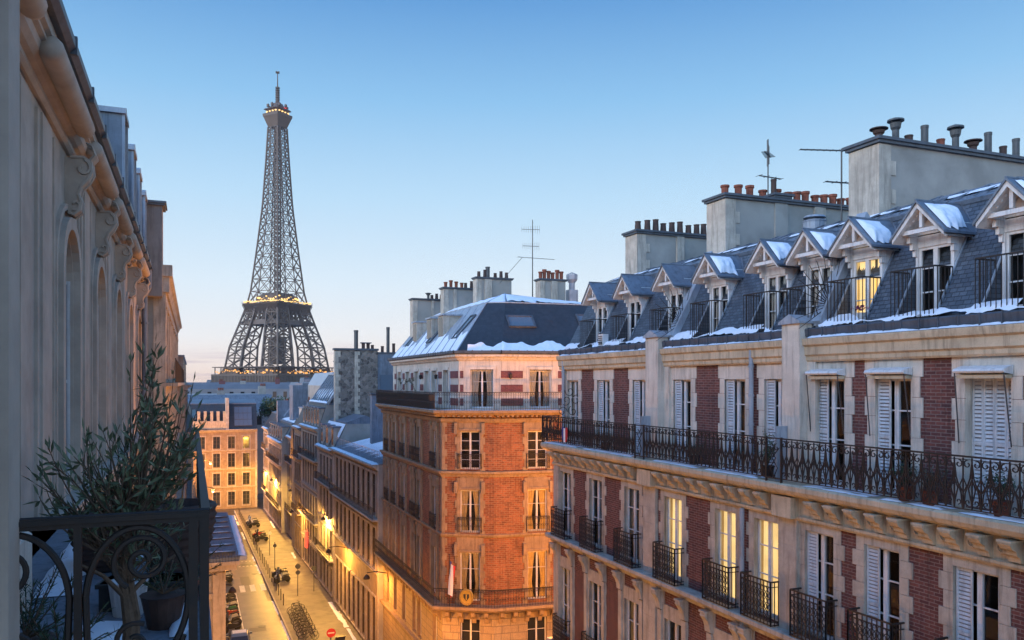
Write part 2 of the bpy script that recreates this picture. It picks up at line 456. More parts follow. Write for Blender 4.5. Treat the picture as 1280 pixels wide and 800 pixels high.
# ---------------------------------------------------------------- shared building parts
def win_frame(mb, w, h, y, fr=0.055, mid=0.05, trans=(0.42, 0.72), bars=True, mi=0, dpt=0.05):
    a, b = -w / 2, w / 2
    mb.box(a, a + fr, y, y + dpt, 0, h, mi); mb.box(b - fr, b, y, y + dpt, 0, h, mi)
    mb.box(a + fr, b - fr, y, y + dpt, h - fr, h, mi); mb.box(a + fr, b - fr, y, y + dpt, 0, fr * 1.6, mi)
    mb.box(-mid, mid, y - 0.012, y + dpt, fr * 1.6, h - fr, mi)
    if bars:
        for t in trans:
            mb.box(a + fr, -mid, y + 0.008, y + dpt - 0.01, h * t - 0.014, h * t + 0.014, mi)
            mb.box(mid, b - fr, y + 0.008, y + dpt - 0.01, h * t - 0.014, h * t + 0.014, mi)
WCACHE = {}
def shutter_leaf(w, h, n=None):
    mb = MB(); n = n or int(h / 0.075)
    mb.box(0, 0.035, 0, 0.03, 0, h); mb.box(w - 0.035, w, 0, 0.03, 0, h)
    for z in (0, h * 0.48, h - 0.05): mb.box(0.035, w - 0.035, 0.001, 0.029, z, z + 0.05)
    for i in range(n):
        z = 0.05 + (h - 0.1) * (i + 0.5) / n
        mb.quad((0.035, 0.003, z - 0.026), (w - 0.035, 0.003, z - 0.026), (w - 0.035, 0.020, z + 0.018), (0.035, 0.020, z + 0.018))
    mb.quad((0.03, 0.028, 0), (w - 0.03, 0.028, 0), (w - 0.03, 0.028, h), (0.03, 0.028, h), 1)
    return mb
def hero_window(w, h, d, style, trans=(0.42, 0.72), rm=.25, rd=.75):
    key = ('hero', w, h, d, style, trans, rm, rd)
    if key in WCACHE: return WCACHE[key]
    f = MB(); win_frame(f, w, h, d - 0.07, trans=trans)
    subs = []
    g = MB(); g.quad((-w / 2 + .03, d - .035, .03), (w / 2 - .03, d - .035, .03), (w / 2 - .03, d - .035, h - .03), (-w / 2 + .03, d - .035, h - .03))
    subs.append(('pane', g.mesh('pane', 'glass_clear')))
    def folds(x0, x1, y, amp, n, mat, nm='curtain', gather=0.0, z0=0.05):
        c = MB(); k = n * 6; vs = []
        for zi, zz in enumerate((z0, h * 0.35, h * .7, h - 0.05)):
            for i in range(k + 1):
                t = i / k
                g_ = gather * (1 - abs(zz / h - 0.4) * 1.6)
                xx = x0 + (x1 - x0) * t * (1 - max(g_, 0))
                vs.append((xx, y + amp * math.sin(t * n * 2 * math.pi + zi * 0.35) + 0.5 * amp * math.sin(t * n * 3.7), zz))
        fs = [(r * (k + 1) + i, r * (k + 1) + i + 1, (r + 1) * (k + 1) + i + 1, (r + 1) * (k + 1) + i) for r in range(3) for i in range(k)]
        c.add(vs, fs); c.smooth = True
        subs.append((nm, c.mesh(nm, mat)))
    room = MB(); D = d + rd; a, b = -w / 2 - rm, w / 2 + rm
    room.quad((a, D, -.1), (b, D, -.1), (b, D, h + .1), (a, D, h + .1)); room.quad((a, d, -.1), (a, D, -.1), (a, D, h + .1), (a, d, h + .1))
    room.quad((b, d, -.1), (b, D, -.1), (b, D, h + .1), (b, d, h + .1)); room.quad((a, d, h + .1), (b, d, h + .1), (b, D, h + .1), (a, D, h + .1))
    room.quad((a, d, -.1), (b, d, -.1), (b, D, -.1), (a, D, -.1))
    if style == 'lit':
        subs.append(('interior', room.mesh('interior', 'lit_room')))
        folds(-w / 2 + .04, w / 2 - .30, d + .05, .02, 8, 'lit_curtain')
        folds(w / 2 - .04, w / 2 - .22, d + .05, .02, 3, 'lit_curtain')
    elif style == 'curtain':
        subs.append(('interior', room.mesh('interior', 'room_dark')))
        folds(-w / 2 + .04, -0.04, d + .03, .022, 5, 'curtain')
        folds(w / 2 - .04, 0.10, d + .03, .022, 4, 'curtain')
    elif style == 'half':
        subs.append(('interior', room.mesh('interior', 'room_dark')))
        folds(-w / 2 + .04, -0.12, d + .03, .022, 4, 'curtain', gather=.3)
        folds(w / 2 - .04, 0.16, d + .03, .022, 4, 'curtain', gather=.3)
    elif style == 'gold':
        subs.append(('interior', room.mesh('interior', 'room_dark')))
        folds(-w / 2 + .04, -0.08, d + .03, .022, 4, 'curtain_gold', gather=.45)
        folds(w / 2 - .04, 0.08, d + .03, .022, 4, 'curtain_gold', gather=.45)
    else:
        subs.append(('interior', room.mesh('interior', 'room_dark')))
    WCACHE[key] = ('window', f.mesh('window', 'white_paint'), subs)
    return WCACHE[key]
def far_window(w, h, d=0.2, mat='glass_dark', trans=(0.4, 0.72), fmat='white_paint', arch=False):
    key = ('far', w, h, d, mat, trans, fmat, arch)
    if key in WCACHE: return WCACHE[key]
    f = MB(); win_frame(f, w, h, d - 0.07, fr=0.06, mid=0.045, trans=trans)
    f.quad((-w / 2, d - .03, 0), (w / 2, d - .03, 0), (w / 2, d - .03, h), (-w / 2, d - .03, h), 1)
    if arch:  # stone spandrels that round the head
        n = 10; r = w / 2
        for s_ in (-1, 1):
            pts = [(s_ * r, h)] + [(s_ * r * math.cos(math.pi / 2 * i / n), h - r + r * math.sin(math.pi / 2 * i / n)) for i in range(n + 1)]
            f.prism(pts, 0.005, d - .08, 'y', 2)
        WCACHE[key] = ('window', f.mesh('window', [fmat, mat, 'stone_ochre']), [])
    else: WCACHE[key] = ('window', f.mesh('window', [fmat, mat]), [])
    return WCACHE[key]
def bar_rail(L, h, pitch=0.11, n=4, r=0.011, top=0.02, depth=0.0, deco=True):
    # simple balcony railing along x from 0 to L, optional returns of the given depth back to the wall (towards +y)
    mb = MB()
    def run(pts, LL):
        (x0, y0), (x1, y1) = pts
        dx, dy = (x1 - x0) / LL, (y1 - y0) / LL
        P = lambda t, z: (x0 + dx * t, y0 + dy * t, z)
        for z, rr in ((h, top), (h * .84, r), (0.07, r)): mb.tube([P(0, z), P(LL, z)], rr, 4)
        k = max(2, round(LL / pitch))
        for i in range(k + 1): mb.tube([P(LL * i / k, 0.0), P(LL * i / k, h)], r if 0 < i < k else r * 1.5, n)
        if deco:
            for i in range(k):
                c = LL * (i + .5) / k; rr_ = pitch * .36
                mb.tube([P(c + rr_ * math.cos(a), h * .45 + rr_ * 1.6 * math.sin(a)) for a in [2 * math.pi * q / 6 for q in range(6)]], r * .8, 3, closed=True)
                mb.tube([P(c + rr_ * math.cos(a), h * .92 + rr_ * .9 * math.sin(a)) for a in [2 * math.pi * q / 6 for q in range(6)]], r * .7, 3, closed=True)
    run(((0, 0), (L, 0)), L)
    if depth:
        run(((0, depth), (0, 0)), depth); run(((L, 0), (L, depth)), depth)
    return mb
def lattice_rail(L, h, depth=0.25, pitch=0.125):
    # dense wrought panel made of stacked rings and bars
    mb = MB()
    def run(p0, p1):
        LL = math.hypot(p1[0] - p0[0], p1[1] - p0[1]); dx, dy = (p1[0] - p0[0]) / LL, (p1[1] - p0[1]) / LL
        P = lambda t, z: (p0[0] + dx * t, p0[1] + dy * t, z)
        for z, rr in ((h, .022), (h - .12, .012), (.10, .012), (0.02, .016)): mb.tube([P(0, z), P(LL, z)], rr, 4)
        k = max(1, round(LL / pitch)); pp = LL / k
        for i in range(k + 1): mb.tube([P(pp * i, 0), P(pp * i, h)], .012 if 0 < i < k else .02, 4)
        rows = 6
        if LL > .4:
            for i in range(k):
                for j in range(rows):
                    cz = .10 + (h - .22) * (j + .5) / rows; c = pp * (i + .5)
                    rr_ = pp * .42 if j % 2 else pp * .30
                    mb.tube([P(c + rr_ * math.cos(a), cz + (h - .22) / rows * .46 * math.sin(a)) for a in [2 * math.pi * q / 7 for q in range(7)]], .0115, 3, closed=True)
    run((0, 0), (L, 0)); run((0, depth), (0, 0)); run((L, 0), (L, depth))
    return mb
def wrought_motif(p=0.33, h=0.95):
    # a pair of C scrolls over crossing spear bars, one repeat of the long balcony
    mb = MB(); r = .0125
    for s_ in (-1, 1):
        c = s_ * p * .25
        mb.tube(scroll(c, h - .13, .075, .022, math.pi * (0.5 if s_ > 0 else 0.5), math.pi * (0.5 + s_ * 1.9), 10), r, 4)
        mb.tube([(c + s_ * .075, 0, h - .13), (s_ * p * .40, 0, h * .62), (s_ * p * .12, 0, h * .34), (s_ * p * .04, 0, .07)], r, 4)
        mb.tube([(s_ * p * .5, 0, h * .60), (s_ * p * .30, 0, h * .42), (s_ * p * .46, 0, h * .20), (s_ * p * .5, 0, .07)], r, 4)
        mb.tube([(0, 0, h * .62), (s_ * p * .2, 0, h * .47), (0, 0, h * .34)], r * .9, 4)
        mb.tube(scroll(s_ * p * .27, .17, .055, .015, -math.pi * .5, -math.pi * .5 - s_ * math.pi * 1.7, 8), r * .9, 4)
    mb.tube([(0, 0, .05), (0, 0, h - .02)], r * 1.15, 4)
    mb.tube([(p / 2, 0, .05), (p / 2, 0, h - .02)], r * 1.15, 4)
    for z in (h * .62, h * .34): mb.lathe([(.001, -.02), (.02, 0), (.001, .02)], (0, 0, z), 5)
    mb.lathe([(.001, -.02), (.02, 0), (.001, .02)], (p / 2, 0, h * .48), 5)
    return mb
def wrought_rail(L, h=.95, p=.33, mot=None):
    mb = MB(); mot = mot or wrought_motif(p, h)
    k = max(1, round(L / p)); pp = L / k
    for i in range(k):
        m2 = MB(); m2.v = [(v[0] * pp / p + pp * (i + .5), v[1], v[2]) for v in mot.v]; m2.f = mot.f; m2.m = mot.m
        mb.merge(m2)
    mb.box(0, L, -.028, .028, h - .012, h + .016)
    mb.tube([(0, 0, .05), (L, 0, .05)], .014, 4); mb.tube([(0, 0, h - .05), (L, 0, h - .05)], .009, 4)
    for x in (0, L): mb.box(x - .018, x + .018, -.018, .018, -.06, h + .03)
    return mb
def chimney_pot(kind=0, h=0.45, r=0.12):
    mb = MB()
    if kind == 0: mb.lathe([(r * .8, 0), (r * .86, h * .2), (r * .9, h * .8), (r * 1.12, h * .84), (r * 1.12, h), (r * .8, h), (r * .75, h * .7)], n=10, cap=False)
    elif kind == 1: mb.lathe([(r, 0), (r * .8, h * .9), (r * .95, h), (r * .7, h), (r * .6, h * .7)], n=10, cap=False)
    elif kind == 2:   # metal flue
        mb.lathe([(r * .8, 0), (r * .8, h), (r * .68, h), (r * .68, h * .7)], n=10, cap=False)
        mb.lathe([(r * .88, h * .9), (r * .88, h)], n=10, cap=False)
    elif kind == 3:   # flue with a cowl
        mb.lathe([(r * .7, 0), (r * .7, h * .6), (r * 1.0, h * .68), (r * 1.15, h * .84), (r * .9, h * .84)], n=12, cap=False)
        mb.lathe([(r * 1.7, h * .90), (r * 1.65, h * .96), (r * .2, h * 1.04)], n=12, cap=True)
        for a in range(4): mb.tube([(r * .95 * math.cos(a * 1.57), r * .95 * math.sin(a * 1.57), h * .8), (r * 1.2 * math.cos(a * 1.57), r * 1.2 * math.sin(a * 1.57), h * .93)], .008, 3)
    mb.smooth = False
    return mb
def pot_mesh(kind, h, r, mat):
    key = ('pot', kind, round(h, 2), r, mat)
    if key not in WCACHE: WCACHE[key] = chimney_pot(kind, h, r).mesh('chimney_pot', mat)
    return WCACHE[key]
def chimney(parent, x0, x1, y0, y1, z0, z1, pots, mats=('stone', 'render_grey', 'lead_dark'), pil=(), seed=0, rot=0.0, quoin=True):
    # pots: list of (t along x 0..1, kind, h, r, mat). Box in parent's coordinates
    mb = MB()
    mb.box(x0, x1, y0, y1, z0, z1 - .14, 1)
    q = 0.35 if (x1 - x0) > 1.5 or (y1 - y0) > 1.5 else 0
    if q and quoin:
        if (x1 - x0) > (y1 - y0):
            mb.box(x0 - .03, x0 + q, y0 - .03, y1 + .03, z0, z1 - .16, 0)
        else:
            mb.box(x0 - .03, x1 + .03, y0 - .03, y0 + q, z0, z1 - .16, 0)
            n = 5
            for i in range(n):
                if i % 2: mb.box(x0 - .028, x1 + .028, y0 + q, y0 + q + .16, z0 + (z1 - z0 - .2) * i / n, z0 + (z1 - z0 - .2) * (i + 1) / n, 0)
    for (a, b) in pil:
        if (x1 - x0) > (y1 - y0): mb.box(x0 + (x1 - x0) * a, x0 + (x1 - x0) * b, y0 - .08, y1 + .08, z0, z1 - .15, 0)
        else: mb.box(x0 - .08, x1 + .08, y0 + (y1 - y0) * a, y0 + (y1 - y0) * b, z0, z1 - .15, 0)
    mb.box(x0 - .09, x1 + .09, y0 - .09, y1 + .09, z1 - .14, z1 - .07, 2)
    mb.box(x0 - .14, x1 + .14, y0 - .14, y1 + .14, z1 - .07, z1, 2)
    o = mb.build('chimney_stack', list(mats), parent)
    rnd = random.Random(seed)
    for (t, kind, h, r, mat) in pots:
        if (x1 - x0) > (y1 - y0): px_, py_ = x0 + (x1 - x0) * t, (y0 + y1) / 2 + rnd.uniform(-.05, .05)
        else: px_, py_ = (x0 + x1) / 2 + rnd.uniform(-.05, .05), y0 + (y1 - y0) * t
        link('chimney_pot', pot_mesh(kind, h, r, mat), o, (px_, py_, z1 - .01))
    return o
# ---------------------------------------------------------------- large brick and stone building on the right
# local frame: x runs towards the camera along the street, -y faces the street
RX, RY, RL = 12.7, 27.3, 24.6
RB = tag(empty('apartment_building', (RX, RY, 0), -R(90)), 'large brick and stone building with gabled slate dormers and a long scrolled balcony', 'building')
WY = [26.45, 24.1, 21.7, 19.4, 17.0, 15.43, 13.7, 12.0, 9.95, 8.1, 6.3, 4.6]
WX = [RY - v for v in WY]
WW = [.9, .9, .9, .88, .86, .86, .86, .88, .88, .88, .88, .88]
# lower wall (behind the balconettes) down to the street
lw = MB()
ops = []
for i, x in enumerate(WX):
    w = WW[i] / 2
    ops += [(x - w, x + w, 15.42, 17.72), (x - w, x + w, 11.75, 14.2), (x - w, x + w, 8.3, 10.7), (x - w, x + w, 4.9, 7.2)]
ops += [(x - .6, x + .6, .4, 3.3) for x in WX[1::2]]
sheet(lw, 0, RL, 4.4, 17.95, [o for o in ops if o[2] > 4.5], y=0, d=.3, mi=0, rmi=1)
sheet(lw, 0, RL, 0, 4.4, [o for o in ops if o[2] < 4.5], y=0, d=.3, mi=1, rmi=1)
lw.build('brick_wall', ['brick', 'stone'], RB)
ge = MB()   # gable ends, back wall and roof deck close the volume
def gend(x, flip):
    P = [(0, 0), (12, 0), (12, 25.0), (3.0, 25.1), (1.72, 24.55), (.42, 22.1), (.3, 18.7), (0, 18.7)]
    ge.add([(x, p[0], p[1]) for p in P], [tuple(range(len(P)))], 0)
gend(0, 0); gend(RL, 1)
ge.quad((0, 12, 0), (RL, 12, 0), (RL, 12, 25.0), (0, 12, 25.0))
ge.build('gable_wall', 'render_grey', RB)
# stone dressings of the lower wall
def surround(w, za, zb, hd, hb, ht, y, wa=.20, wb=.30, h=.33):
    key = ('sur', w, round(zb - za, 2), round(ht - hb, 2), y, wa, wb, h)
    if key not in WCACHE:
        sd = MB(); quoins(sd, -w / 2, -1, 0, zb - za, wa, wb, h, y); quoins(sd, w / 2, 1, 0, zb - za, wa, wb, h, y)
        sd.box(-w / 2 - .001, w / 2 + .001, y - .03, y + .02, hb - za, ht - za)
        WCACHE[key] = sd.mesh('stone_surround', 'stone' if y < .1 else 'stone_pale')
    return WCACHE[key]
for i, x in enumerate(WX):
    for (za, zb, hb, ht) in ((15.3, 17.9, 17.72, 17.92), (11.3, 15.0, 14.2, 14.6), (8.0, 11.0, 10.7, 11.1), (4.6, 7.6, 7.2, 7.6)):
        link('stone_surround', surround(WW[i], za, zb, 0, hb, ht, 0), RB, (x, 0, za))
PIERS = [(6.42, 7.1), (12.42, 13.0)]
for a, b in PIERS + [(0, .42), (RL - .4, RL)]:
    sd = MB(); sd.box(a, b, -.10, .02, 0, 17.95)
    for k in range(38): sd.box(a + .002, b - .002, -.106, -.09, .3 + k * .46, .3 + k * .46 + .435)
    sd.build('pier', 'stone', RB)
# sill bands, cornice with modillions
bd = MB()
BANDP = lambda z, d_: [(0.02, z - .34), (-.10, z - .34), (-.14, z - .22), (-d_ + .06, z - .17), (-d_, z - .12), (-d_, z - .02), (-d_ + .02, z), (0.02, z)]
bd.prism(BANDP(15.35, .36), -.2, RL, 'x')
bd.prism(BANDP(11.4, .30), -.2, RL, 'x')
bd.prism(BANDP(8.0, .26), -.1, RL, 'x')
bd.prism(BANDP(4.6, .34), -.1, RL, 'x')
bd.build('string_course', 'stone', RB)
cn_ = MB()
cn_.prism([(.3, 18.42), (-.10, 18.42), (-.30, 18.46), (-.40, 18.52), (-.45, 18.60), (-.45, 18.70), (-.41, 18.74), (.3, 18.74)], -.42, RL, 'x')  # slab edge
cn_.prism([(.02, 17.90), (-.09, 17.90), (-.13, 17.95), (-.13, 18.0), (-.07, 18.02), (-.07, 18.42), (.02, 18.42)], -.1, RL, 'x')   # frieze
cn_.build('balcony_slab', ['stone_cream'], RB)
md = MB()
pr = [(-.07, 18.42), (-.40, 18.42), (-.42, 18.36), (-.36, 18.28), (-.27, 18.24), (-.25, 18.17), (-.17, 18.12), (-.15, 18.04), (-.07, 18.02)]
md.prism(pr, -.11, .11, 'x'); md.box(-.13, .13, -.43, -.07, 18.385, 18.424)
md.tube([(.28 + .085 * math.cos(a), -.085, 18.22 + .085 * math.sin(a)) for a in [2 * math.pi * q / 10 for q in range(10)]], .022, 4, closed=True)
md.lathe([(.001, -.02), (.035, 0), (.001, .02)], (.28, -.09, 18.22), 6)
md = md.mesh('modillion', 'stone_cream'); x = .25
while x < RL:
    if not any(a - .15 < x < b + .15 for a, b in PIERS): link('modillion', md, RB, (x, 0, 0))
    x += .56
for a, b in PIERS:
    m_ = MB(); m_.box(a - .03, b + .03, -.30, .0, 17.95, 18.42); m_.build('pier_block', 'stone_cream', RB)
# consoles under the sill band of the fourth floor, pilasters between third floor windows
cs = MB(); cs.prism([(0, 14.98), (-.27, 14.98), (-.29, 14.88), (-.20, 14.75), (-.15, 14.62), (-.13, 14.45), (0, 14.40)], -.12, .12, 'x')
cs.box(-.14, .14, -.31, 0, 14.965, 15.02); cs.box(-.10, .10, -.09, 0, 11.4, 14.4); cs = cs.mesh('console', 'stone')
for i, x in enumerate(WX):
    for s_ in (-1, 1): link('console', cs, RB, (x + s_ * (WW[i] / 2 + .18), 0, 0))
# upper wall set back behind the long balcony
uw = MB()
ops = [(x - WW[i] / 2, x + WW[i] / 2, 18.78, 21.08) for i, x in enumerate(WX)]
sheet(uw, 0, RL, 18.74, 21.55, ops, y=.3, d=.3, mi=0, rmi=1)
uw.build('upper_wall', ['brick', 'stone_pale'], RB)
for i, x in enumerate(WX): link('stone_surround', surround(WW[i], 18.74, 21.5, 0, 21.08, 21.5, .3, .20, .27, .40), RB, (x, 0, 18.74))
for a, b in PIERS:
    ud = MB(); ud.box(a - .25, b + .25, .20, .32, 18.74, 21.5); ud.box(a, b, -.02, .32, 18.74, 22.35); ud.box(a + .03, b - .03, .3, 1.0, 21.9, 22.33)
    ud.build('roof_pier', 'stone_pale', RB)
ud = MB(); ud.box(0, .32, .26, .32, 18.74, 21.5); ud.build('corner_quoin', 'stone_pale', RB)
tc_ = MB()
tc_.prism([(.32, 21.46), (.20, 21.46), (.17, 21.50), (.17, 21.58), (.12, 21.62), (.12, 21.80), (.06, 21.84), (.04, 21.95), (.04, 21.98), (.6, 22.0), (.6, 21.5)], -.08, RL, 'x')
tc_.build('cornice', 'stone_cream', RB)
for a, b in PIERS:
    pc = MB(); m_ = (a + b) / 2
    pc.prism([(a - .06, 22.33), (b + .06, 22.33), (b + .06, 22.38), (m_, 22.55), (a - .06, 22.38)], -.08, 1.0, 'y')
    # raking zinc coping on the party wall
    pc.hexa([(b - .02, .45, 22.15), (b + .28, .45, 22.15), (b + .28, 1.85, 24.72), (b - .02, 1.85, 24.72),
             (b - .02, .30, 22.38), (b + .28, .30, 22.38), (b + .28, 1.68, 24.92), (b - .02, 1.68, 24.92)])
    pc.build('pier_coping', 'zinc_pale', RB)
# gutter with clips
gt = MB()
gt.prism([(.60, 22.0), (.20, 22.0), (.14, 22.05), (.12, 22.19), (.16, 22.22), (.22, 22.17), (.6, 22.12)], -.08, RL, 'x')
x = .1
while x < RL:
    gt.box(x - .012, x + .012, .11, .15, 22.0, 22.225); x += .42
gt.build('gutter', 'lead_dark', RB)
for (xx, za, zb, yy) in [(RY - 16.2, 18.74, 21.9, .16), (.30, 18.74, 21.9, .16), (RY - 16.2, 4.4, 17.9, -.12)]:
    dp = MB(); dp.tube([(xx, yy, za), (xx, yy, zb)], .06, 10)
    for k in range(4): dp.lathe([(.075, -.03), (.075, .03)], (xx, yy, za + (zb - za) * (k + .7) / 4.4), 10)
    dp.build('downpipe', 'zinc_pale', RB)
# mansard
DRZ0, DRZ1, DRY0, DRY1 = 22.12, 24.62, .38, 1.72
SL = (DRY1 - DRY0) / (DRZ1 - DRZ0)
ym = lambda z: DRY0 + (z - DRZ0) * SL
DY = [25.5, 23.2, 20.75, 18.6, 16.25, 14.75, 13.35, 11.62, 9.75, 8.0, 6.2]
DX = [RY - v for v in DY]
ms = MB(); hw = .47
edges = [0.0]
for x in DX: edges += [x - hw, x + hw]
edges.append(RL)
for k in range(0, len(edges), 2):
    ms.quad((edges[k], ym(DRZ0), DRZ0), (edges[k + 1], ym(DRZ0), DRZ0), (edges[k + 1], ym(DRZ1), DRZ1), (edges[k], ym(DRZ1), DRZ1))
for x in DX:
    ms.quad((x - hw, ym(23.3), 23.3), (x + hw, ym(23.3), 23.3), (x + hw, ym(DRZ1), DRZ1), (x - hw, ym(DRZ1), DRZ1))
    ms.quad((x - hw, ym(DRZ0), DRZ0), (x + hw, ym(DRZ0), DRZ0), (x + hw, ym(22.28), 22.28), (x - hw, ym(22.28), 22.28))
    for s_ in (-1, 1):   # slate cheeks of the recess
        xx = x + s_ * hw
        ms.add([(xx, ym(22.28), 22.28), (xx, ym(23.6), 22.28), (xx, ym(23.6), 23.6)], [(0, 1, 2)])
    ms.quad((x - hw, ym(22.28), 22.28), (x + hw, ym(22.28), 22.28), (x + hw, 1.3, 22.28), (x - hw, 1.3, 22.28))
ms.build('mansard_roof', 'slate', RB)
zr = MB()
ZL = [(1.66, 24.56), (1.62, 24.64), (1.70, 24.68), (2.05, 24.78), (2.08, 24.83), (2.42, 24.93), (2.45, 24.98), (2.85, 25.10), (2.88, 25.16), (12.0, 25.45), (12, 24.9), (1.9, 24.4)]
zr.prism(ZL, 0, RL, 'x')
x = .4
while x < RL:
    zr.tube([(x, 1.66, 24.70), (x, 2.9, 25.18), (x, 12, 25.47)], .02, 4); x += .6
zr.build('zinc_roof', 'zinc', RB)
rt = MB(); rt.tube([(0, ym(22.16) - .02, 22.16), (0, ym(24.0) - .02, 24.0)], .022, 4); rt = rt.mesh('roof_flashing', 'zinc_pale')
for x in DX:      # light rake strips on both sides of every recess
    for s_ in (-1, 1): link('roof_flashing', rt, RB, (x + s_ * hw, 0, 0))
# dormers
def dormer_meshes(lit):
    wdt = .44; yf = 1.02          # door plane
    b = MB()
    # cheeks above the slope and jamb posts
    for s_ in (-1, 1):
        xa, xb = (s_ * wdt, s_ * (wdt - .05))
        b.prism([(yf - .05, 22.28), (yf + .02, 22.28), (yf + .02, 23.25), (ym(24.1), 24.12), (yf - .05, 24.12)], min(xa, xb), max(xa, xb), 'x')
        # stepped corbels carrying the gable
        for k, (yy, zz) in enumerate(((.92, 23.55), (.84, 23.68), (.76, 23.81), (.66, 23.94))):
            b.box(min(s_ * .40, s_ * .475), max(s_ * .40, s_ * .475), yy, yf + .02, zz, zz + (.125 if k < 3 else .07))
    b.box(-wdt + .05, wdt - .05, yf - .04, yf, 23.72, 23.95)
    # gable board and king post
    b.prism([(-.46, 23.97), (.46, 23.97), (0, 24.40)], yf - .06, yf - .02, 'y')
    b.box(-.035, .035, .60, .66, 24.05, 24.45)
    b.box(-.5, .5, .60, .66, 23.95, 24.03)
    for k in range(6):   # small fretwork drops under the rafters
        t = (k + .5) / 6
        for s_ in (-1, 1): b.lathe([(.001, -.05), (.025, -.02), (.018, .02)], (s_ * t * .5, .64, 24.44 - t * .50), 6)
    # barge boards
    for s_ in (-1, 1):
        b.hexa([(s_ * .70, .50, 23.78), (s_ * .64, .50, 23.74), (s_ * .64, .56, 23.74), (s_ * .70, .56, 23.78),
                (0, .50, 24.64), (0, .50, 24.52), (0, .56, 24.52), (0, .56, 24.64)] if False else
               [(s_ * .60, .50, 23.80), (0, .50, 24.42), (0, .56, 24.42), (s_ * .60, .56, 23.80),
                (s_ * .60, .50, 23.89), (0, .50, 24.53), (0, .56, 24.53), (s_ * .60, .56, 23.89)])
        # soffit boards
        b.quad((s_ * .60, .56, 23.80), (0, .56, 24.44), (0, 1.4, 24.44), (s_ * .60, 1.4, 23.80))
    rf = MB()
    for s_ in (-1, 1):
        rf.hexa([(s_ * .64, .46, 23.84), (0, .46, 24.53), (0, 1.72, 24.53), (s_ * .64, 1.34, 23.84),
                 (s_ * .64, .46, 23.89), (0, .46, 24.58), (0, 1.74, 24.58), (s_ * .64, 1.36, 23.89)])
        rf.tube([(s_ * .64, 1.34, 23.89), (s_ * .02, 1.70, 24.58)], .025, 4)
    rf.tube([(0, .46, 24.58), (0, 1.74, 24.58)], .025, 5)
    rl = MB()
    for (p0, p1) in (((-.5, .36), (.5, .36)), ((-.5, .36), (-.5, .86)), ((.5, .36), (.5, .86))):
        for z in (22.24, 23.22): rl.tube([(p0[0], p0[1], z), (p1[0], p1[1], z)], .014 if z < 23 else .02, 4)
        L_ = math.hypot(p1[0] - p0[0], p1[1] - p0[1]); n_ = round(L_ / .105)
        for i in range(n_ + 1):
            t = i / n_; xx = p0[0] + (p1[0] - p0[0]) * t; yy = p0[1] + (p1[1] - p0[1]) * t
            rl.tube([(xx, yy, max(22.24, 22.12 + (yy - .36) / SL)), (xx, yy, 23.22)], .009, 4)
    return b.mesh('dormer', 'white_paint'), rf.mesh('dormer_roof', 'zinc'), rl.mesh('railing', 'iron')
dm, drf, drl = dormer_meshes(0)
for i, x in enumerate(DX):
    o = link('dormer', dm, RB, (x, 0, 0))
    link('dormer_roof', drf, o); link('railing', drl, o)
    hw_ = hero_window(.78, 1.42, .12, 'lit' if i == 6 else ('curtain' if i in (3, 4, 5) else 'none'), trans=(.36, .70), rm=0, rd=.5)
    f_ = link('dormer_window', hw_[1], o, (0, .96, 22.30))
    # interior and glass stay one level up, as pieces of the dormer
    for nm, me in hw_[2]: link(nm, me, o, (0, .96, 22.30))
RB_LIT = {3, 4, 5}
# windows: fifth floor and fourth floor
st5 = ['half', 'half', 'curtain', 'curtain', 'curtain', 'none', 'half', 'none', 'shut', 'shut', 'none', 'half']
st4 = ['none', 'none', 'curtain', 'lit', 'lit', 'lit', 'none', 'none', 'none', 'curtain', 'none', 'half']
leafs = {}
for i, x in enumerate(WX):
    w = WW[i]
    if st5[i] == 'shut':
        k = ('shut', w)
        if k not in leafs:
            mb = MB()
            for q in range(4):
                mb.merge(shutter_leaf(w / 4 - .004, 2.28), off=(-w / 2 + q * w / 4 + .002, .16, .01))
            leafs[k] = mb.mesh('window_shutter', ['shutter_paint', 'louvre_shade'])
        link('window_shutter', leafs[k], RB, (x, .3, 18.78))
    else:
        o = inst(hero_window(w, 2.3, .17, st5[i]), RB, (x, .3, 18.78))
        if i > 0:
            k = ('half', w)
            if k not in leafs: leafs[k] = shutter_leaf(w * .36, 2.26).mesh('shutter', ['shutter_paint', 'louvre_shade'])
            link('shutter', leafs[k], o, (-w / 2 + .02, .035, .02))
            link('shutter', leafs[k], o, (w / 2 - .02, .03, .02), R(93))
    o = inst(hero_window(w, 2.3, .17, st4[i]), RB, (x, 0, 15.42))
    if i > 5:
        k = ('half', w)
        if k not in leafs: leafs[k] = shutter_leaf(w * .36, 2.26).mesh('shutter', ['shutter_paint', 'louvre_shade'])
        link('shutter', leafs[k], o, (-w / 2 + .02, .035, .02))
        link('shutter', leafs[k], o, (w / 2 - .02, .03, .02), R(93))
    inst(hero_window(w, 2.45, .17, ('curtain', 'none', 'half', 'none')[i % 4]), RB, (x, 0, 11.75))
    inst(far_window(w, 2.4, .28), RB, (x, 0, 8.3)); inst(far_window(w, 2.3, .28), RB, (x, 0, 4.9))
for x in WX[1::2]: inst(far_window(1.2, 2.9, .28, fmat='car_dark'), RB, (x, 0, .4))
# blind boxes with rods over the near windows of the fifth floor
for i in (6, 7, 8, 9, 10):
    x, w = WX[i], WW[i] + .10
    mb = MB(); mb.prism([(.26, 21.14), (.04, 21.17), (.02, 21.20), (.04, 21.24), (.26, 21.30)], x - w / 2, x + w / 2, 'x')
    mb.box(x - w / 2 + .02, x + w / 2 - .02, .10, .26, 21.07, 21.135, 1)
    for s_ in (-1, 1): mb.tube([(x + s_ * (w / 2 - .02), .05, 21.18), (x + s_ * (w / 2 + .01), .20, 19.9)], .012, 4, 2)
    mb.build('blind_box', ['white_paint', 'stone_cream', 'iron_grey'], RB)
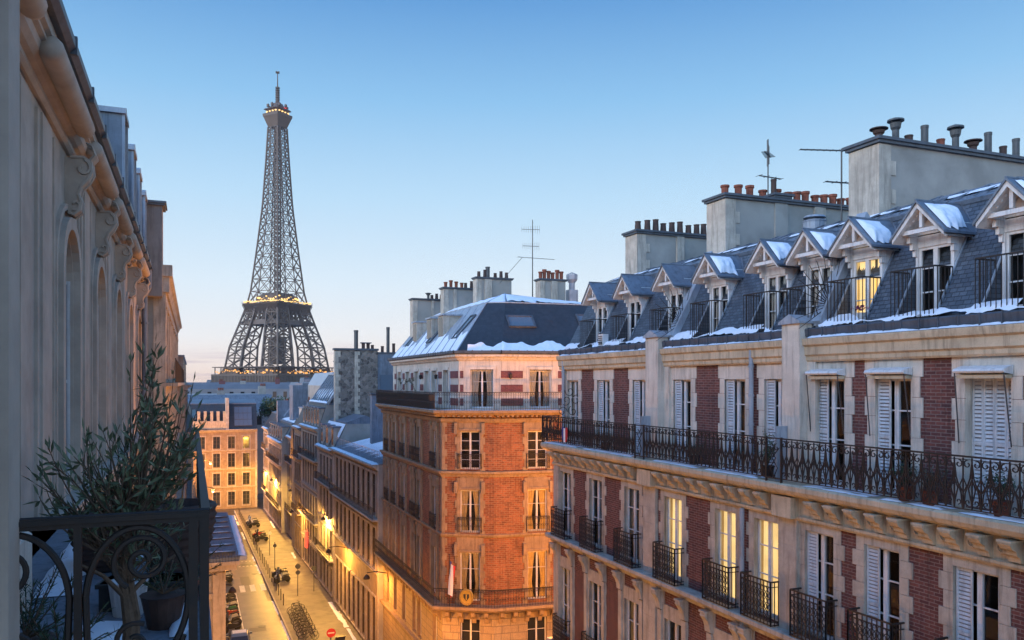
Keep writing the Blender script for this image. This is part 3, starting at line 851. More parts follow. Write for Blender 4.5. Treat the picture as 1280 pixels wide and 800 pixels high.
# railings
lr = {}
for i, x in enumerate(WX):
    w = WW[i] + .22
    if w not in lr:
        lr[w] = (lattice_rail(w, 1.02, .33).mesh('window_railing', 'iron'), lattice_rail(w, 1.0, .26).mesh('window_railing', 'iron'))
    link('window_railing', lr[w][0], RB, (x - w / 2, -.33, 15.37)); link('window_railing', lr[w][1], RB, (x - w / 2, -.26, 11.42))
mot = wrought_motif()
cuts = [-.36, 6.45, 6.95, 12.35, 12.85, 18.6, RL]
for k, (a, b) in enumerate(zip(cuts, cuts[1:])):
    if b - a < .6:   # narrow divider panel with a tall vine scroll
        mb = MB(); L_ = b - a
        for s_ in (-1, 1):
            mb.tube(scroll(L_ / 2 + s_ * .09, .74, .09, .02, math.pi / 2, math.pi / 2 + s_ * 5.5, 12), .011, 4)
            mb.tube([(L_ / 2 + s_ * .18, 0, .74), (L_ / 2 - s_ * .06, 0, .5), (L_ / 2 + s_ * .12, 0, .28), (L_ / 2, 0, .06)], .011, 4)
        mb.box(0, L_, -.028, .028, .94, .966); mb.box(0, L_, -.02, .02, .03, .06)
        mb.box(-.02, .02, -.02, .02, -.06, .98); mb.box(L_ - .02, L_ + .02, -.02, .02, -.06, .98)
        mb.build('balcony_railing', 'iron', RB, (a, -.40, 18.78))
        # zinc screen standing across the balcony behind it
    else:
        wrought_rail(b - a, mot=mot).build('balcony_railing', 'iron', RB, (a, -.40, 18.78))
wrought_rail(.66, mot=mot).build('balcony_railing', 'iron', RB, (-.36, -.38, 18.78), R(90))
# radial spiked fans at the party walls and a scrolled screen at the far end
def fan(x, y, z, r=1.05):
    mb = MB()
    for k in range(13):
        a = R(62 + k * 12.5)
        mb.tube([(0, math.cos(a) * .16, math.sin(a) * .16), (0, math.cos(a) * r, math.sin(a) * r)], .011, 4, r2=.006)
    for rr in (.16, .42): mb.tube([(0, math.cos(R(60 + k * 8)) * rr, math.sin(R(60 + k * 8)) * rr) for k in range(20)], .011, 4)
    return mb.build('spiked_fan', 'iron', RB, (x, y, z))
fan(7.3, .68, 22.75); fan(13.2, .68, 22.75)
mb = MB()
for (cx, cz, a) in ((.2, .2, 0), (.62, .22, 2), (.35, .62, 4), (.75, .62, 1), (.5, .95, 3)):
    mb.tube(scroll(cx, cz, .20, .04, a, a + 7, 18), .014, 4)
mb.tube([(0, 0, 0), (0.9, 0, 0)], .015, 4)
mb.build('scrolled_screen', 'iron', RB, (.9, -.36, 19.73), R(90))
# chimney stacks on the party walls (long side across the building)
tp = lambda n, k=0, h=.42, r=.13, m='terracotta', a=.05, b=.95: [(a + (b - a) * i / (n - 1), k, h * (1 + .12 * ((i * 7) % 3 - 1)), r, m) for i in range(n)]
chimney(RB, RY - 26.3, RY - 25.5, 2.45, 6.4, 24.9, 26.6, tp(10, 1, .46, .13, 'pot_dark', .07, .9), pil=((.42, .5),), seed=1)
chimney(RB, RY - 21.26, RY - 20.35, 2.5, 8.0, 24.9, 26.8, tp(5, 0, .42, .13, 'terracotta', .05, .42) + tp(8, 0, .42, .13, 'terracotta', .50, .98), pil=((.62, .70),), seed=2)
chimney(RB, RY - 21.0, RY - 20.3, 4.35, 4.85, 25.0, 26.95, [(.5, 2, .55, .11, 'pot_dark')], seed=3, quoin=False)
big = [(.06, 3, .42, .13, 'pot_dark'), (.13, 3, .72, .12, 'iron_grey'), (.18, 2, .34, .12, 'pot_dark'), (.25, 2, .66, .11, 'iron_grey'), (.32, 2, .38, .12, 'terracotta'),
       (.38, 3, .78, .12, 'iron_grey'), (.45, 3, .46, .13, 'pot_dark'), (.52, 2, .72, .11, 'iron_grey'), (.59, 2, .42, .11, 'pot_dark'), (.66, 2, .70, .11, 'iron_grey'), (.74, 2, .44, .11, 'terracotta'), (.84, 1, .4, .11, 'pot_dark'), (.93, 2, .6, .11, 'iron_grey')]
chimney(RB, RY - 15.34, RY - 14.45, 2.5, 10.6, 24.95, 26.85, big, seed=4)
vt = MB(); vt.lathe([(.30, 0), (.34, .55), (.36, .6), (.34, .62), (.30, .5)], n=18, cap=True); vt.lathe([(.2, .6), (.2, .66), (.34, .70), (.3, .76), (.02, .82)], n=16)
vt.build('roof_vent', 'zinc_pale', RB, (RY - 19.2, 4.9, 25.3))
# small vent grille box at the foot of the roof between the first dormers
vb = MB(); vb.box(-.16, .16, 0, .22, 0, .4, 0)
for s_ in (-1, 1): vb.lathe([(.05, 0), (.05, .03)], (s_ * .07, -.02, .1), 8, 1); 
for k in range(5): vb.box(-.13, .13, -.012, 0, .05 + k * .065, .08 + k * .065, 1)
vb.build('vent_box', ['white_paint', 'iron_grey'], RB, (RY - 24.3, .28, 22.25))
# things that stand or hang there
sn = MB()
for k, (x0, x1) in enumerate([(0, 6.3), (7.15, 12.35), (13.05, RL)]):
    snow_patch(sn, (x0, .30, 21.995), (x1, .30, 21.995), (x1, .03, 21.985), (x0, .03, 21.985), int((x1 - x0) * 12), 4, .055, 10 + k, .3, .1)
    snow_patch(sn, (x0, .62, 22.50), (x1, .62, 22.50), (x1, .24, 22.2), (x0, .24, 22.2), int((x1 - x0) * 9), 3, .02, 20 + k, .5, .92)
for k in range(7):
    x0 = [.0, 3.0, 5.0, 7.2, 10.2, 13.3, 16.9][k]; x1 = x0 + [.9, 1.2, .8, 1.1, .9, .8, .9][k]
    snow_patch(sn, (x0, .62, 22.50), (x1, .62, 22.50), (x1, .26, 22.2), (x0, .26, 22.2), 24, 6, .07, 40 + k, .3, .35)
for k, (a, b) in enumerate([(-.3, 2.5), (2.9, 6.2), (7.4, 9.6), (9.9, 12.0), (13.5, 15.3), (15.6, 16.1), (16.2, 17.0), (17.3, 20.5)]):
    snow_patch(sn, (a, -.25, 18.745), (b, -.25, 18.745), (b, -.45, 18.745), (a, -.45, 18.745), int((b - a) * 8) + 3, 3, .05, 60 + k, .4, .2)
    snow_patch(sn, (a, .22, 18.745), (b, .22, 18.745), (b, -.30, 18.745), (a, -.30, 18.745), int((b - a) * 6) + 3, 4, .05, 80 + k, .5, .3)
for i, x in enumerate(DX):      # snow sliding off the near slopes of the dormers
    if i in (3, 4, 5, 6, 7, 8, 9):
        snow_patch(sn, (x + .07, .60, 24.52), (x + .07, 1.28, 24.52), (x + .68, 1.12, 23.87), (x + .66, .58, 23.89), 22, 14, .10, 100 + i, .22 + .05 * (i % 3), .05 * (i % 2))
for k in range(5):
    snow_patch(sn, (k * 4.9, 2.7, 25.07), (k * 4.9 + 4.2, 2.7, 25.07), (k * 4.9 + 4.2, 2.1, 24.86), (k * 4.9, 2.1, 24.86), 36, 3, .035, 130 + k, .5, .4)
sn.smooth = True
tag(sn.build('snow', 'snow', None, (RX, RY, 0), -R(90)), 'thin melting snow along the gutters, dormers and balcony edge of the brick building', 'snow', kind='stuff')
# ---------------------------------------------------------------- ochre brick corner building across the side street
CB = tag(empty('corner_building', (13.3, 44.0, 0)), 'orange brick corner building with a striped top floor and dark snowy mansard', 'building')
def to_cb(x, y): return (x - 13.3, y - 44.0)
LP = [to_cb(13.3, 59.2), to_cb(13.3, 44.0), to_cb(15.9, 42.5), to_cb(23.5, 41.5)]
UP = [to_cb(14.35, 60.5), to_cb(14.4, 44.35), to_cb(16.6, 43.25), to_cb(23.7, 42.4)]
def face(p, q):
    # local frame of a facade seen from outside: x runs p->q, +y points inward
    a = math.atan2(q[1] - p[1], q[0] - p[0]); return (p[0], p[1], 0), a, math.hypot(q[0] - p[0], q[1] - p[1])
def fobj(mb, name, mats, fr, z=0.0, smooth=False): return mb.build(name, mats, CB, (fr[0][0], fr[0][1], z), fr[1], smooth)
def fplace(fr, x, y, z): 
    c, s = math.cos(fr[1]), math.sin(fr[1])
    return (fr[0][0] + x * c - y * s, fr[0][1] + x * s + y * c, z)
FS, FA, FB = face(LP[0], LP[1]), face(LP[1], LP[2]), face(LP[2], LP[3])
US, UA, UB = face(UP[0], UP[1]), face(UP[1], UP[2]), face(UP[2], UP[3])
levels = [(16.05, 18.2, 'none'), (12.45, 14.85, 'gold'), (8.55, 11.3, 'gold'), (4.9, 7.5, 'none')]
side_x = [59.2 - v for v in (57.6, 55.4, 52.9, 50.2, 49.0, 45.5)]
rnd = random.Random(5)
for fr, wins in ((FS, side_x), (FA, [1.62]), (FB, [2.55, 5.6])):
    L = fr[2]
    side = fr is FS
    w = .95 if side else 1.15
    ops = [(x - w / 2, x + w / 2, a, b) for x in wins for a, b, _ in levels]
    mb = MB(); sheet(mb, 0, L, 8.3, 19.4, [o for o in ops if o[2] > 8.2], d=.28, mi=0, rmi=1)
    sheet(mb, 0, L, 0, 8.3, [o for o in ops if o[2] < 8.2], d=.28, mi=2, rmi=1)
    fobj(mb, 'brick_wall', ['brick_orange', 'stone_warm', 'ashlar'], fr)
    for x in wins:
        for (a, b, _) in levels[:3]:
            st_ = MB(); top = {18.2: 18.75, 14.85: 15.55, 11.3: 12.3}[b]
            if side:
                for s_ in (-1, 1):
                    xc = x + s_ * (w / 2 + .17); st_.box(xc - .16, xc + .16, -.10, .02, a - .2, top)
                    st_.box(xc - .2, xc + .2, -.17, .02, top - .3, top - .12)
                st_.box(x - w / 2, x + w / 2, -.04, .02, b, top)
            else:
                quoins(st_, x - w / 2, -1, a - .3, top, .20, .30, .42, 0, .05); quoins(st_, x + w / 2, 1, a - .3, top, .20, .30, .42, 0, .05)
                st_.box(x - w / 2, x + w / 2, -.05, .02, b, top)
                st_.box(x - w / 2 - .12, x + w / 2 + .12, -.12, .0, b + .05, b + .17)
                st_.box(x - w / 2 - .30, x - w / 2 - .12, -.24, .0, b - .15, b + .5); st_.box(x + w / 2 + .12, x + w / 2 + .30, -.24, .0, b - .15, b + .5)
                st_.box(x - w / 2, x + w / 2, -.03, .02, a - 1.0, a - .25)
                for k in range(5):
                    st_.tube([(x - .42 + k * .21 + .07 * math.cos(q), -.035, a - .62 + .12 * math.sin(q)) for q in [2 * math.pi * r_ / 8 for r_ in range(8)]], .02, 4, closed=True)
            fobj(st_, 'stone_surround', 'stone_warm', fr)
    for xe, sg, wa in ([(L, -1, .24), (0, 1, .24)] if side else ([(0, 1, .16)] if fr is FA else [])):
        st_ = MB(); quoins(st_, xe, sg, 8.3, 19.3, wa, wa + .12, .42, 0, .04); fobj(st_, 'quoin_strip', 'stone_warm', fr)
    e0, e1 = (-.3, .05) if side else (-.05, .05)
    prof = lambda z, d_, t: [(.02, z - t), (-.06, z - t), (-.12, z - t * .6), (-d_, z - t * .35), (-d_, z), (.02, z)]
    for z, d_, t in ((15.95, .22, .34), (12.38, .14, .2), (4.75, .25, .35), (18.95, .14, .24)):
        bl = MB(); bl.prism(prof(z, d_, t), e0, L + e1, 'x'); fobj(bl, 'string_course', 'stone_warm', fr)
    n_ = int(L / .75)
    bk_ = MB(); bk_.prism([(0, 8.02), (-.55, 8.02), (-.5, 7.8), (-.2, 7.6), (-.1, 7.35), (0, 7.3)], -.11, .11, 'x')
    if ('cbk',) not in WCACHE: WCACHE[('cbk',)] = bk_.mesh('balcony_bracket', 'stone_warm')
    for k in range(n_): link('balcony_bracket', WCACHE[('cbk',)], CB, fplace(fr, (k + .5) * L / n_, 0, 0), fr[1])
    n_ = int(L / .28); bl = MB(); bl.box(0, L, -.38, .02, 19.13, 19.185)
    for k in range(n_):
        xx = (k + .5) * L / n_
        bl.box(xx - .06, xx + .06, -.42, .02, 19.04, 19.135)
    fobj(bl, 'dentil_course', 'stone_warm', fr)
    # windows and their railings
    for x in wins:
        for li, (a, b, stl) in enumerate(levels):
            h = b - a
            sty = stl if not side else ('none', 'half', 'curtain')[rnd.randrange(3)]
            sp_ = hero_window(w, h, .17, sty, trans=(.25, .5, .75) if li == 0 else (.66,)) if li < 3 else far_window(w, h, .28)
            inst(sp_, CB, fplace(fr, x, 0, a), fr[1])
            if li < 2:
                k = ('cbr', w + .2)
                if k not in lr: lr[k] = bar_rail(w + .2, .85, .12, depth=.18).mesh('window_railing', 'iron')
                link('window_railing', lr[k], CB, fplace(fr, x - w / 2 - .1, -.19, a + .02), fr[1])
def off_poly(P, d):  # offset a polyline outwards (to the right-hand side of travel is outside here)
    out = []
    for i, p in enumerate(P):
        v = Vector(p)
        ns = []
        for a, b in ((i - 1, i), (i, i + 1)):
            if a < 0 or b >= len(P): continue
            t = (Vector(P[b]) - Vector(P[a])).normalized(); ns.append(Vector((t.y, -t.x)))
        n = sum(ns, Vector((0, 0)))
        n = n / len(ns)
        k = 1 / max(n.length_squared, .3)
        out.append(tuple(v + n * d * k))
    return out
def band(mb, P, prof, mi=0):
    # sweep a profile (offset outward, z) along a plan polyline
    rows = [[(q[0], q[1], z) for q in off_poly(P, d)] for d, z in prof]
    k = len(P); n = len(prof)
    vs = [v for r_ in rows for v in r_]; fs = []
    for i in range(n):
        i2 = (i + 1) % n
        for j in range(k - 1): fs.append((i * k + j, i * k + j + 1, i2 * k + j + 1, i2 * k + j))
    fs.append(tuple(i * k for i in range(n))); fs.append(tuple(i * k + k - 1 for i in range(n - 1, -1, -1)))
    mb.add(vs, fs, mi)
mb = MB(); band(mb, LP, [(-.1, 19.16), (.45, 19.16), (.52, 19.22), (.62, 19.28), (.62, 19.42), (-1.3, 19.42), (-1.3, 19.3)])
mb.build('balcony_slab', 'stone_warm', CB)
mb = MB(); band(mb, LP, [(-.1, 8.02), (.45, 8.02), (.60, 8.14), (.70, 8.2), (.70, 8.36), (-.1, 8.36)])
mb.build('balcony_slab', 'stone_warm', CB)
# railings follow the polyline
def rail_path(name, P, z, h, pitch=.14, mat='iron'):
    mb = MB()
    for p, q in zip(P, P[1:]):
        L = math.hypot(q[0] - p[0], q[1] - p[1]); a = math.atan2(q[1] - p[1], q[0] - p[0])
        k = MB(); k = bar_rail(L, h, pitch, r=.012, top=.025)
        mb.merge(k, Matrix.Translation((p[0], p[1], z)) @ Matrix.Rotation(a, 4, 'Z'))
    return mb.build(name, mat, CB)
rail_path('balcony_railing', off_poly(LP, .55), 19.44, 1.0)
rail_path('balcony_railing', off_poly(LP, .62), 8.38, .98, .16)
# wall of planters that screens the side of the top balcony
mb = MB()
P = off_poly(LP, .42); mb.box(P[0][0] - .08, P[0][0] + .22, P[1][1] + 1.1, P[0][1] - .1, 19.46, 20.30)
for k in range(10): mb.box(P[0][0] - .10, P[0][0] - .08, P[1][1] + 1.1, P[0][1] - .1, 19.5 + k * .08, 19.55 + k * .08)
mb.build('balcony_screen', 'planter', CB)
# striped top floor
for fr, wins in ((US, [60.5 - v for v in (58.4, 56.0, 53.6, 51.0, 49.3, 46.8)]), (UA, [1.35]), (UB, [2.4, 5.6])):
    L = fr[2]; w = 1.0 if fr is US else 1.35
    mb = MB(); ops = [(x - w / 2, x + w / 2, 19.5, 21.75) for x in wins]
    sheet(mb, 0, L, 19.4, 22.55, ops, d=.25)
    fobj(mb, 'upper_wall', 'stone_pale', fr)
    mb = MB(); xs = [0 if fr is not US else .5] + sorted([v for x in wins for v in (x - w / 2 - .32, x + w / 2 + .32)]) + [L - .0]
    for k in range(0, len(xs), 2):
        if xs[k + 1] - xs[k] > .25:
            a, b = xs[k] + .08, xs[k + 1] - .08
            if fr is UA and k == 2: b = L
            if fr is UB and k == 0: a = 0
            for z in (19.65, 20.45, 21.25):
                mb.box(a, b, -.03, .02, z, z + .42)
    fobj(mb, 'brick_band', 'brick_band', fr)
    for x in wins:
        mb = MB(); mb.box(x - w / 2 - .16, x - w / 2, -.05, .02, 19.42, 21.75); mb.box(x + w / 2, x + w / 2 + .16, -.05, .02, 19.42, 21.75)
        mb.box(x - w / 2 - .16, x + w / 2 + .16, -.06, .02, 21.75, 21.92); fobj(mb, 'window_surround', 'stone_pale', fr)
    for x in wins:
        o = inst(hero_window(w, 2.2, .25, 'half' if fr is not US else ('curtain', 'none')[int(x) % 2], trans=(.7,)), CB, fplace(fr, x, 0, 19.5), fr[1])
        if fr is US:
            k = ('half', .5)
            if k not in leafs: leafs[k] = shutter_leaf(.45, 2.2).mesh('shutter', ['shutter_paint', 'louvre_shade'])
            link('shutter', leafs[k], o, (w / 2, -.03, 0))
for fr, x in ((UB, .55), (US, 12.0), (US, 8.4)):   # small wall lanterns between the windows of the striped floor
    mb = MB(); mb.lathe([(.02, .22), (.10, .16), (.08, -.05), (.02, -.1)], (x, -.16, 21.3), 6); mb.box(x - .02, x + .02, -.16, 0, 21.45, 21.48)
    fobj(mb, 'wall_lamp', 'iron', fr)
mb = MB(); band(mb, UP, [(-.1, 22.3), (.08, 22.3), (.16, 22.42), (.30, 22.5), (.30, 22.62), (-.1, 22.62)])
mb.build('cornice', 'stone_pale', CB)
mb = MB(); band(mb, UP, [(0, 22.62), (.32, 22.62), (.42, 22.70), (.42, 22.84), (.36, 22.84), (.3, 22.74), (0, 22.74)])
for p, q in zip(off_poly(UP, .42), off_poly(UP, .42)[1:]):
    n_ = int(math.hypot(q[0] - p[0], q[1] - p[1]) / .5)
    for i in range(n_ + 1):
        xx = p[0] + (q[0] - p[0]) * i / n_; yy = p[1] + (q[1] - p[1]) * i / n_; mb.box(xx - .02, xx + .02, yy - .02, yy + .02, 22.64, 22.87)
mb.build('gutter', 'lead_dark', CB)
# mansard
def ring_z(d, z): return [(p[0], p[1], z) for p in off_poly(UP, d)]
lo = ring_z(.22, 22.72)
T = [to_cb(17.0, 61.2) + (26.0,), to_cb(17.15, 47.2) + (26.0,), to_cb(18.2, 46.6) + (26.0,), to_cb(24.6, 46.0) + (26.0,)]
mside = MB(); mside.quad(lo[0], lo[1], T[1], T[0])
def local_build(mb, name, mats, p, q):
    # rebuild a mesh in a frame whose x runs p->q so the slate courses follow the face
    a = math.atan2(q[1] - p[1], q[0] - p[0]); Mx = (Matrix.Translation((p[0], p[1], 0)) @ Matrix.Rotation(a, 4, 'Z'))
    inv = Mx.inverted(); mb.v = [tuple(inv @ Vector(v)) for v in mb.v]
    return mb.build(name, mats, CB, (p[0], p[1], 0), a)
local_build(mside, 'mansard_roof', 'zinc_pale', LP[0], LP[1])
mf = MB(); mf.quad(lo[1], lo[2], T[2], T[1]); local_build(mf, 'mansard_roof', 'slate_dark', UP[1], UP[2])
mf = MB(); mf.quad(lo[2], lo[3], T[3], T[2]); local_build(mf, 'mansard_roof', 'slate_dark', UP[2], UP[3])
rp = MB(); A_ = to_cb(19.5, 50.0) + (26.95,); B_ = to_cb(19.5, 61.2) + (26.95,); C_ = to_cb(24.9, 50.2) + (26.6,)
for q in ((T[0], T[1], A_, B_),): rp.quad(*q)
rp.add([T[1], T[2], A_], [(0, 1, 2)]); rp.quad(T[2], T[3], C_, A_); rp.quad(A_, C_, to_cb(26, 61) + (26.6,), B_)
rp.build('zinc_roof', 'zinc', CB)
hp = MB(); hp.tube([lo[1], T[1], A_], .05, 5); hp.tube([T[0], T[1], T[2], T[3]], .05, 5); hp.tube([T[2], A_], .03, 5)
for k in range(11):
    t = k / 10; a = Vector(lo[0]).lerp(Vector(lo[1]), t); b = Vector(T[0]).lerp(Vector(T[1]), t); hp.tube([a, b], .03, 4)
    b2 = Vector(B_).lerp(Vector(A_), t); hp.tube([b, b2], .025, 4)
hp.build('roof_seam', 'zinc_pale', CB)
ge = MB(); g0 = to_cb(13.3, 59.2); 
ge.add([g0 + (0,), to_cb(26, 59.2) + (0,), to_cb(26, 59.2) + (26.4,), to_cb(19.5, 59.4) + (26.9,), to_cb(17.0, 59.4) + (25.95,), to_cb(14.3, 59.4) + (22.7,), to_cb(14.3, 59.2) + (19.4,), g0 + (19.4,)], [tuple(range(8))])
ge.quad(LP[3] + (0,), to_cb(26, 59.2) + (0,), to_cb(26, 59.2) + (22,), LP[3] + (22,))
ge.build('gable_wall', 'render_grey', CB)
def skylight(P, u, v, w, h, name='skylight'):
    # P: (bl, br, tr, tl) roof quad; u along, v up the slope; w,h metres
    bl, br, tr, tl = map(Vector, P); ex = (br - bl).normalized(); up = ((tl - bl) - ex * (tl - bl).dot(ex)).normalized(); n = ex.cross(up)
    if n.z < 0: n = -n
    c = bl.lerp(br, u).lerp(tl.lerp(tr, u), v)
    mb = MB(); q = lambda a, b, d: tuple(c + ex * a + up * b + n * d)
    for (a0, a1, b0, b1) in ((-w / 2, w / 2, -h / 2, -h / 2 + .1), (-w / 2, w / 2, h / 2 - .1, h / 2), (-w / 2, -w / 2 + .1, -h / 2 + .1, h / 2 - .1), (w / 2 - .1, w / 2, -h / 2 + .1, h / 2 - .1)):
        mb.hexa([q(a0, b0, 0), q(a1, b0, 0), q(a1, b1, 0), q(a0, b1, 0), q(a0, b0, .1), q(a1, b0, .1), q(a1, b1, .1), q(a0, b1, .1)])
    mb.quad(q(-w / 2 + .1, -h / 2 + .1, .05), q(w / 2 - .1, -h / 2 + .1, .05), q(w / 2 - .1, h / 2 - .1, .05), q(-w / 2 + .1, h / 2 - .1, .05), 1)
    return mb.build(name, ['lead_dark', 'glass_sky'], CB)
skylight((lo[2], lo[3], T[3], T[2]), .16, .60, 1.7, 1.15)
skylight((lo[2], lo[3], T[3], T[2]), .80, .66, 1.2, 1.1)
for u_ in (.14, .52, .90): skylight((lo[0], lo[1], T[1], T[0]), u_, .52, .95, 2.0)
# box dormers on the street side
for yy in (57.6, 53.8, 51.0):
    p = to_cb(15.3, yy); mb = MB()
    mb.box(p[0], p[0] + 1.9, p[1] - .55, p[1] + .55, 23.2, 25.4, 0); mb.box(p[0] - .1, p[0] + 2.0, p[1] - .65, p[1] + .65, 25.4, 25.5, 1)
    mb.box(p[0] - .02, p[0], p[1] - .42, p[1] + .42, 23.9, 25.3, 2)
    mb.build('dormer', ['stone', 'zinc_pale', 'glass_dark'], CB)
pt = lambda n, m, h=.45, k=0, a=.1, b=.9, r=.14: [(a + (b - a) * i / max(n - 1, 1), k, h * (1 + .25 * ((i * 5) % 3 - 1) * .6), r, m) for i in range(n)]
def cbch(x0, x1, y0, y1, z0, z1, pots, **kw):
    a = to_cb(x0, y0); b = to_cb(x1, y1)
    return chimney(CB, a[0], b[0], a[1], b[1], z0, z1, pots, mats=('stone', 'render_grey', 'lead_dark'), **kw)
cbch(15.7, 18.6, 59.6, 60.4, 24.2, 27.45, pt(4, 'pot_dark', .4, 1, .55, .95) + [(.45, 3, .5, .15, 'iron_grey')], pil=((.5, .56),), seed=11)
cbch(17.4, 20.4, 57.1, 57.9, 25.2, 28.1, pt(4, 'terracotta', .5, 0, .08, .5) + pt(3, 'pot_dark', .5, 1, .6, .92), pil=((.25, .32),), seed=12)
cbch(18.75, 21.4, 53.6, 54.3, 25.9, 28.5, pt(2, 'pot_dark', .5, 1, .1, .28) + [(.36, 2, .8, .2, 'iron_grey')] + pt(3, 'pot_dark', .45, 1, .58, .9), pil=((.22, .42),), seed=13)
cbch(22.85, 24.8, 51.7, 52.5, 25.9, 28.35, pt(6, 'terracotta', .62, 0, .08, .92, .15), pil=((.42, .66),), seed=14)
mb = MB(); a = to_cb(25.6, 52.3); mb.box(a[0] - .35, a[0] + .35, a[1] - .3, a[1] + .3, 25.8, 27.7)
mb.lathe([(.22, 27.7), (.22, 28.2), (.40, 28.45), (.42, 28.8), (.3, 28.8)], (a[0], a[1], 0), 12)
for k in range(8): mb.tube([(a[0] + .4 * math.cos(k * .785), a[1] + .4 * math.sin(k * .785), 28.8), (a[0], a[1], 28.98)], .025, 3)
mb.build('ventilation_duct', 'zinc_pale', CB)
# snow
sn = MB(); V = Vector
for (a, b, c, d, n, sd, rg, lw_) in (
        (lo[2], lo[3], T[3], T[2], 110, 3, .30, .0),):
    A1 = V(a).lerp(V(d), .27); B1 = V(b).lerp(V(c), .20)
    snow_patch(sn, A1, B1, V(b).lerp(V(c), .02), V(a).lerp(V(d), .02), n, 6, .055, sd, .0, .55)
A1 = V(lo[1]).lerp(V(T[1]), .25); B1 = V(lo[2]).lerp(V(T[2]), .27)
snow_patch(sn, V(lo[1]).lerp(V(lo[2]), .25) + V((.1, .1, .7)), B1, V(lo[2]).lerp(V(T[2]), .02), V(lo[1]).lerp(V(lo[2]), .25) + V((0, 0, .06)), 24, 6, .055, 5, 0, .55)
for k in range(10):
    t0, t1 = k / 10 + .008, (k + 1) / 10 - .008
    a, b = V(lo[0]).lerp(V(lo[1]), t0), V(lo[0]).lerp(V(lo[1]), t1); c, d = V(T[0]).lerp(V(T[1]), t1), V(T[0]).lerp(V(T[1]), t0)
    hh = [.5, .75, .4, .8, .5, .35, .7, .45, .6, .5][k]
    snow_patch(sn, a.lerp(d, hh), b.lerp(c, hh), b.lerp(c, .02), a.lerp(d, .02), 16, 6, .05, 30 + k, 0, .6)
    c2, d2 = V(B_).lerp(V(A_), t1), V(B_).lerp(V(A_), t0)
    snow_patch(sn, d.lerp(d2, .95), c.lerp(c2, .95), c.lerp(c2, .05), d.lerp(d2, .05), 12, 6, .07, 50 + k, .2, .2)
snow_patch(sn, V(A_), V(C_), V(T[3]), V(T[2]).lerp(V(T[3]), .02), 40, 8, .07, 71, .45, .1)
snow_patch(sn, V(A_) - V((.1, 0, 0)), V(A_), V(T[2]), V(T[1]), 12, 6, .07, 73, .1, .0)
for P in (off_poly(LP, .6),):
    Q = off_poly(LP, .3)
    for i in range(3):
        n_ = int((V(P[i]) - V(P[i + 1])).length * 5)
        snow_patch(sn, Q[i] + (19.425,), Q[i + 1] + (19.425,), P[i + 1] + (19.425,), P[i] + (19.425,), n_, 3, .05, 90 + i, .3, .1)
sn.smooth = True
tag(sn.build('snow', 'snow', None, (13.3, 44.0, 0)), 'snow lying on the dark mansard and balcony edge of the corner building', 'snow', kind='stuff')
# flag, crest and bare shrubs on the corner building's balconies
fl = tag(empty('flag', (13.3 + fplace(FA, .55, -.62, 0)[0], 44 + fplace(FA, .55, -.62, 0)[1], 8.4)), 'drooping tricolour flag on a pole above the lower corner balcony', 'flag')
mb = MB(); mb.tube([(0, 0, 0), (-.1, -.3, 2.9)], .025, 6); mb.lathe([(.001, 0), (.05, .05), (.001, .12)], (-.1, -.3, 2.9), 8); mb.build('flagpole', 'iron', fl)
mb = MB(); n_ = 18
for k in range(3):
    for i in range(n_):
        def P(u, v): 
            return (-.08 + .16 * math.sin(u * 9 + v * 2) * .5 + .30 * u * (1 - v * .5) - .04 * v, -.25 - .10 * math.cos(u * 9 + v) - .1 * u, 2.6 - 1.75 * v - .35 * u)
        v0, v1 = i / n_, (i + 1) / n_; u0, u1 = k / 3, (k + 1) / 3; um = (u0 + u1) / 2
        mb.quad(P(u0, v0), P(um, v0), P(um, v1), P(u0, v1), k); mb.quad(P(um, v0), P(u1, v0), P(u1, v1), P(um, v1), k)
mb.build('flag_cloth', ['cloth_blue', 'cloth_white', 'cloth_red'], fl)
cp = fplace(FA, 1.55, -.70, 0)
cr_ = tag(empty('crest_plaque', (13.3 + cp[0], 44 + cp[1], 8.95), FA[1]), 'round gilded crest plaque with wreath fixed to the lower corner balcony railing', 'plaque')
mb = MB(); mb.tube([(.36 * math.cos(a), 0, .42 * math.sin(a)) for a in [2 * math.pi * k / 24 for k in range(24)]], .055, 6, closed=True)
for k in range(20): a = 2 * math.pi * k / 20; mb.lathe([(.001, -.05), (.05, 0), (.001, .05)], (.36 * math.cos(a), -.04, .42 * math.sin(a)), 5)
mb.build('wreath', 'gold', cr_)
mb = MB(); mb.prism([(.33 * math.cos(a), .39 * math.sin(a)) for a in [2 * math.pi * k / 24 for k in range(24)]], 0, .03, 'y'); mb.build('disc', 'gold', cr_)
mb = MB(); mb.prism([(-.16, .17), (.16, .17), (.16, -.02), (0, -.22), (-.16, -.02)], -.04, -.002, 'y'); mb.prism([(-.03, .16), (.03, .16), (.03, -.15), (-.03, -.15)], -.05, -.041, 'y', 1); mb.build('shield', ['car_dark', 'gold'], cr_)
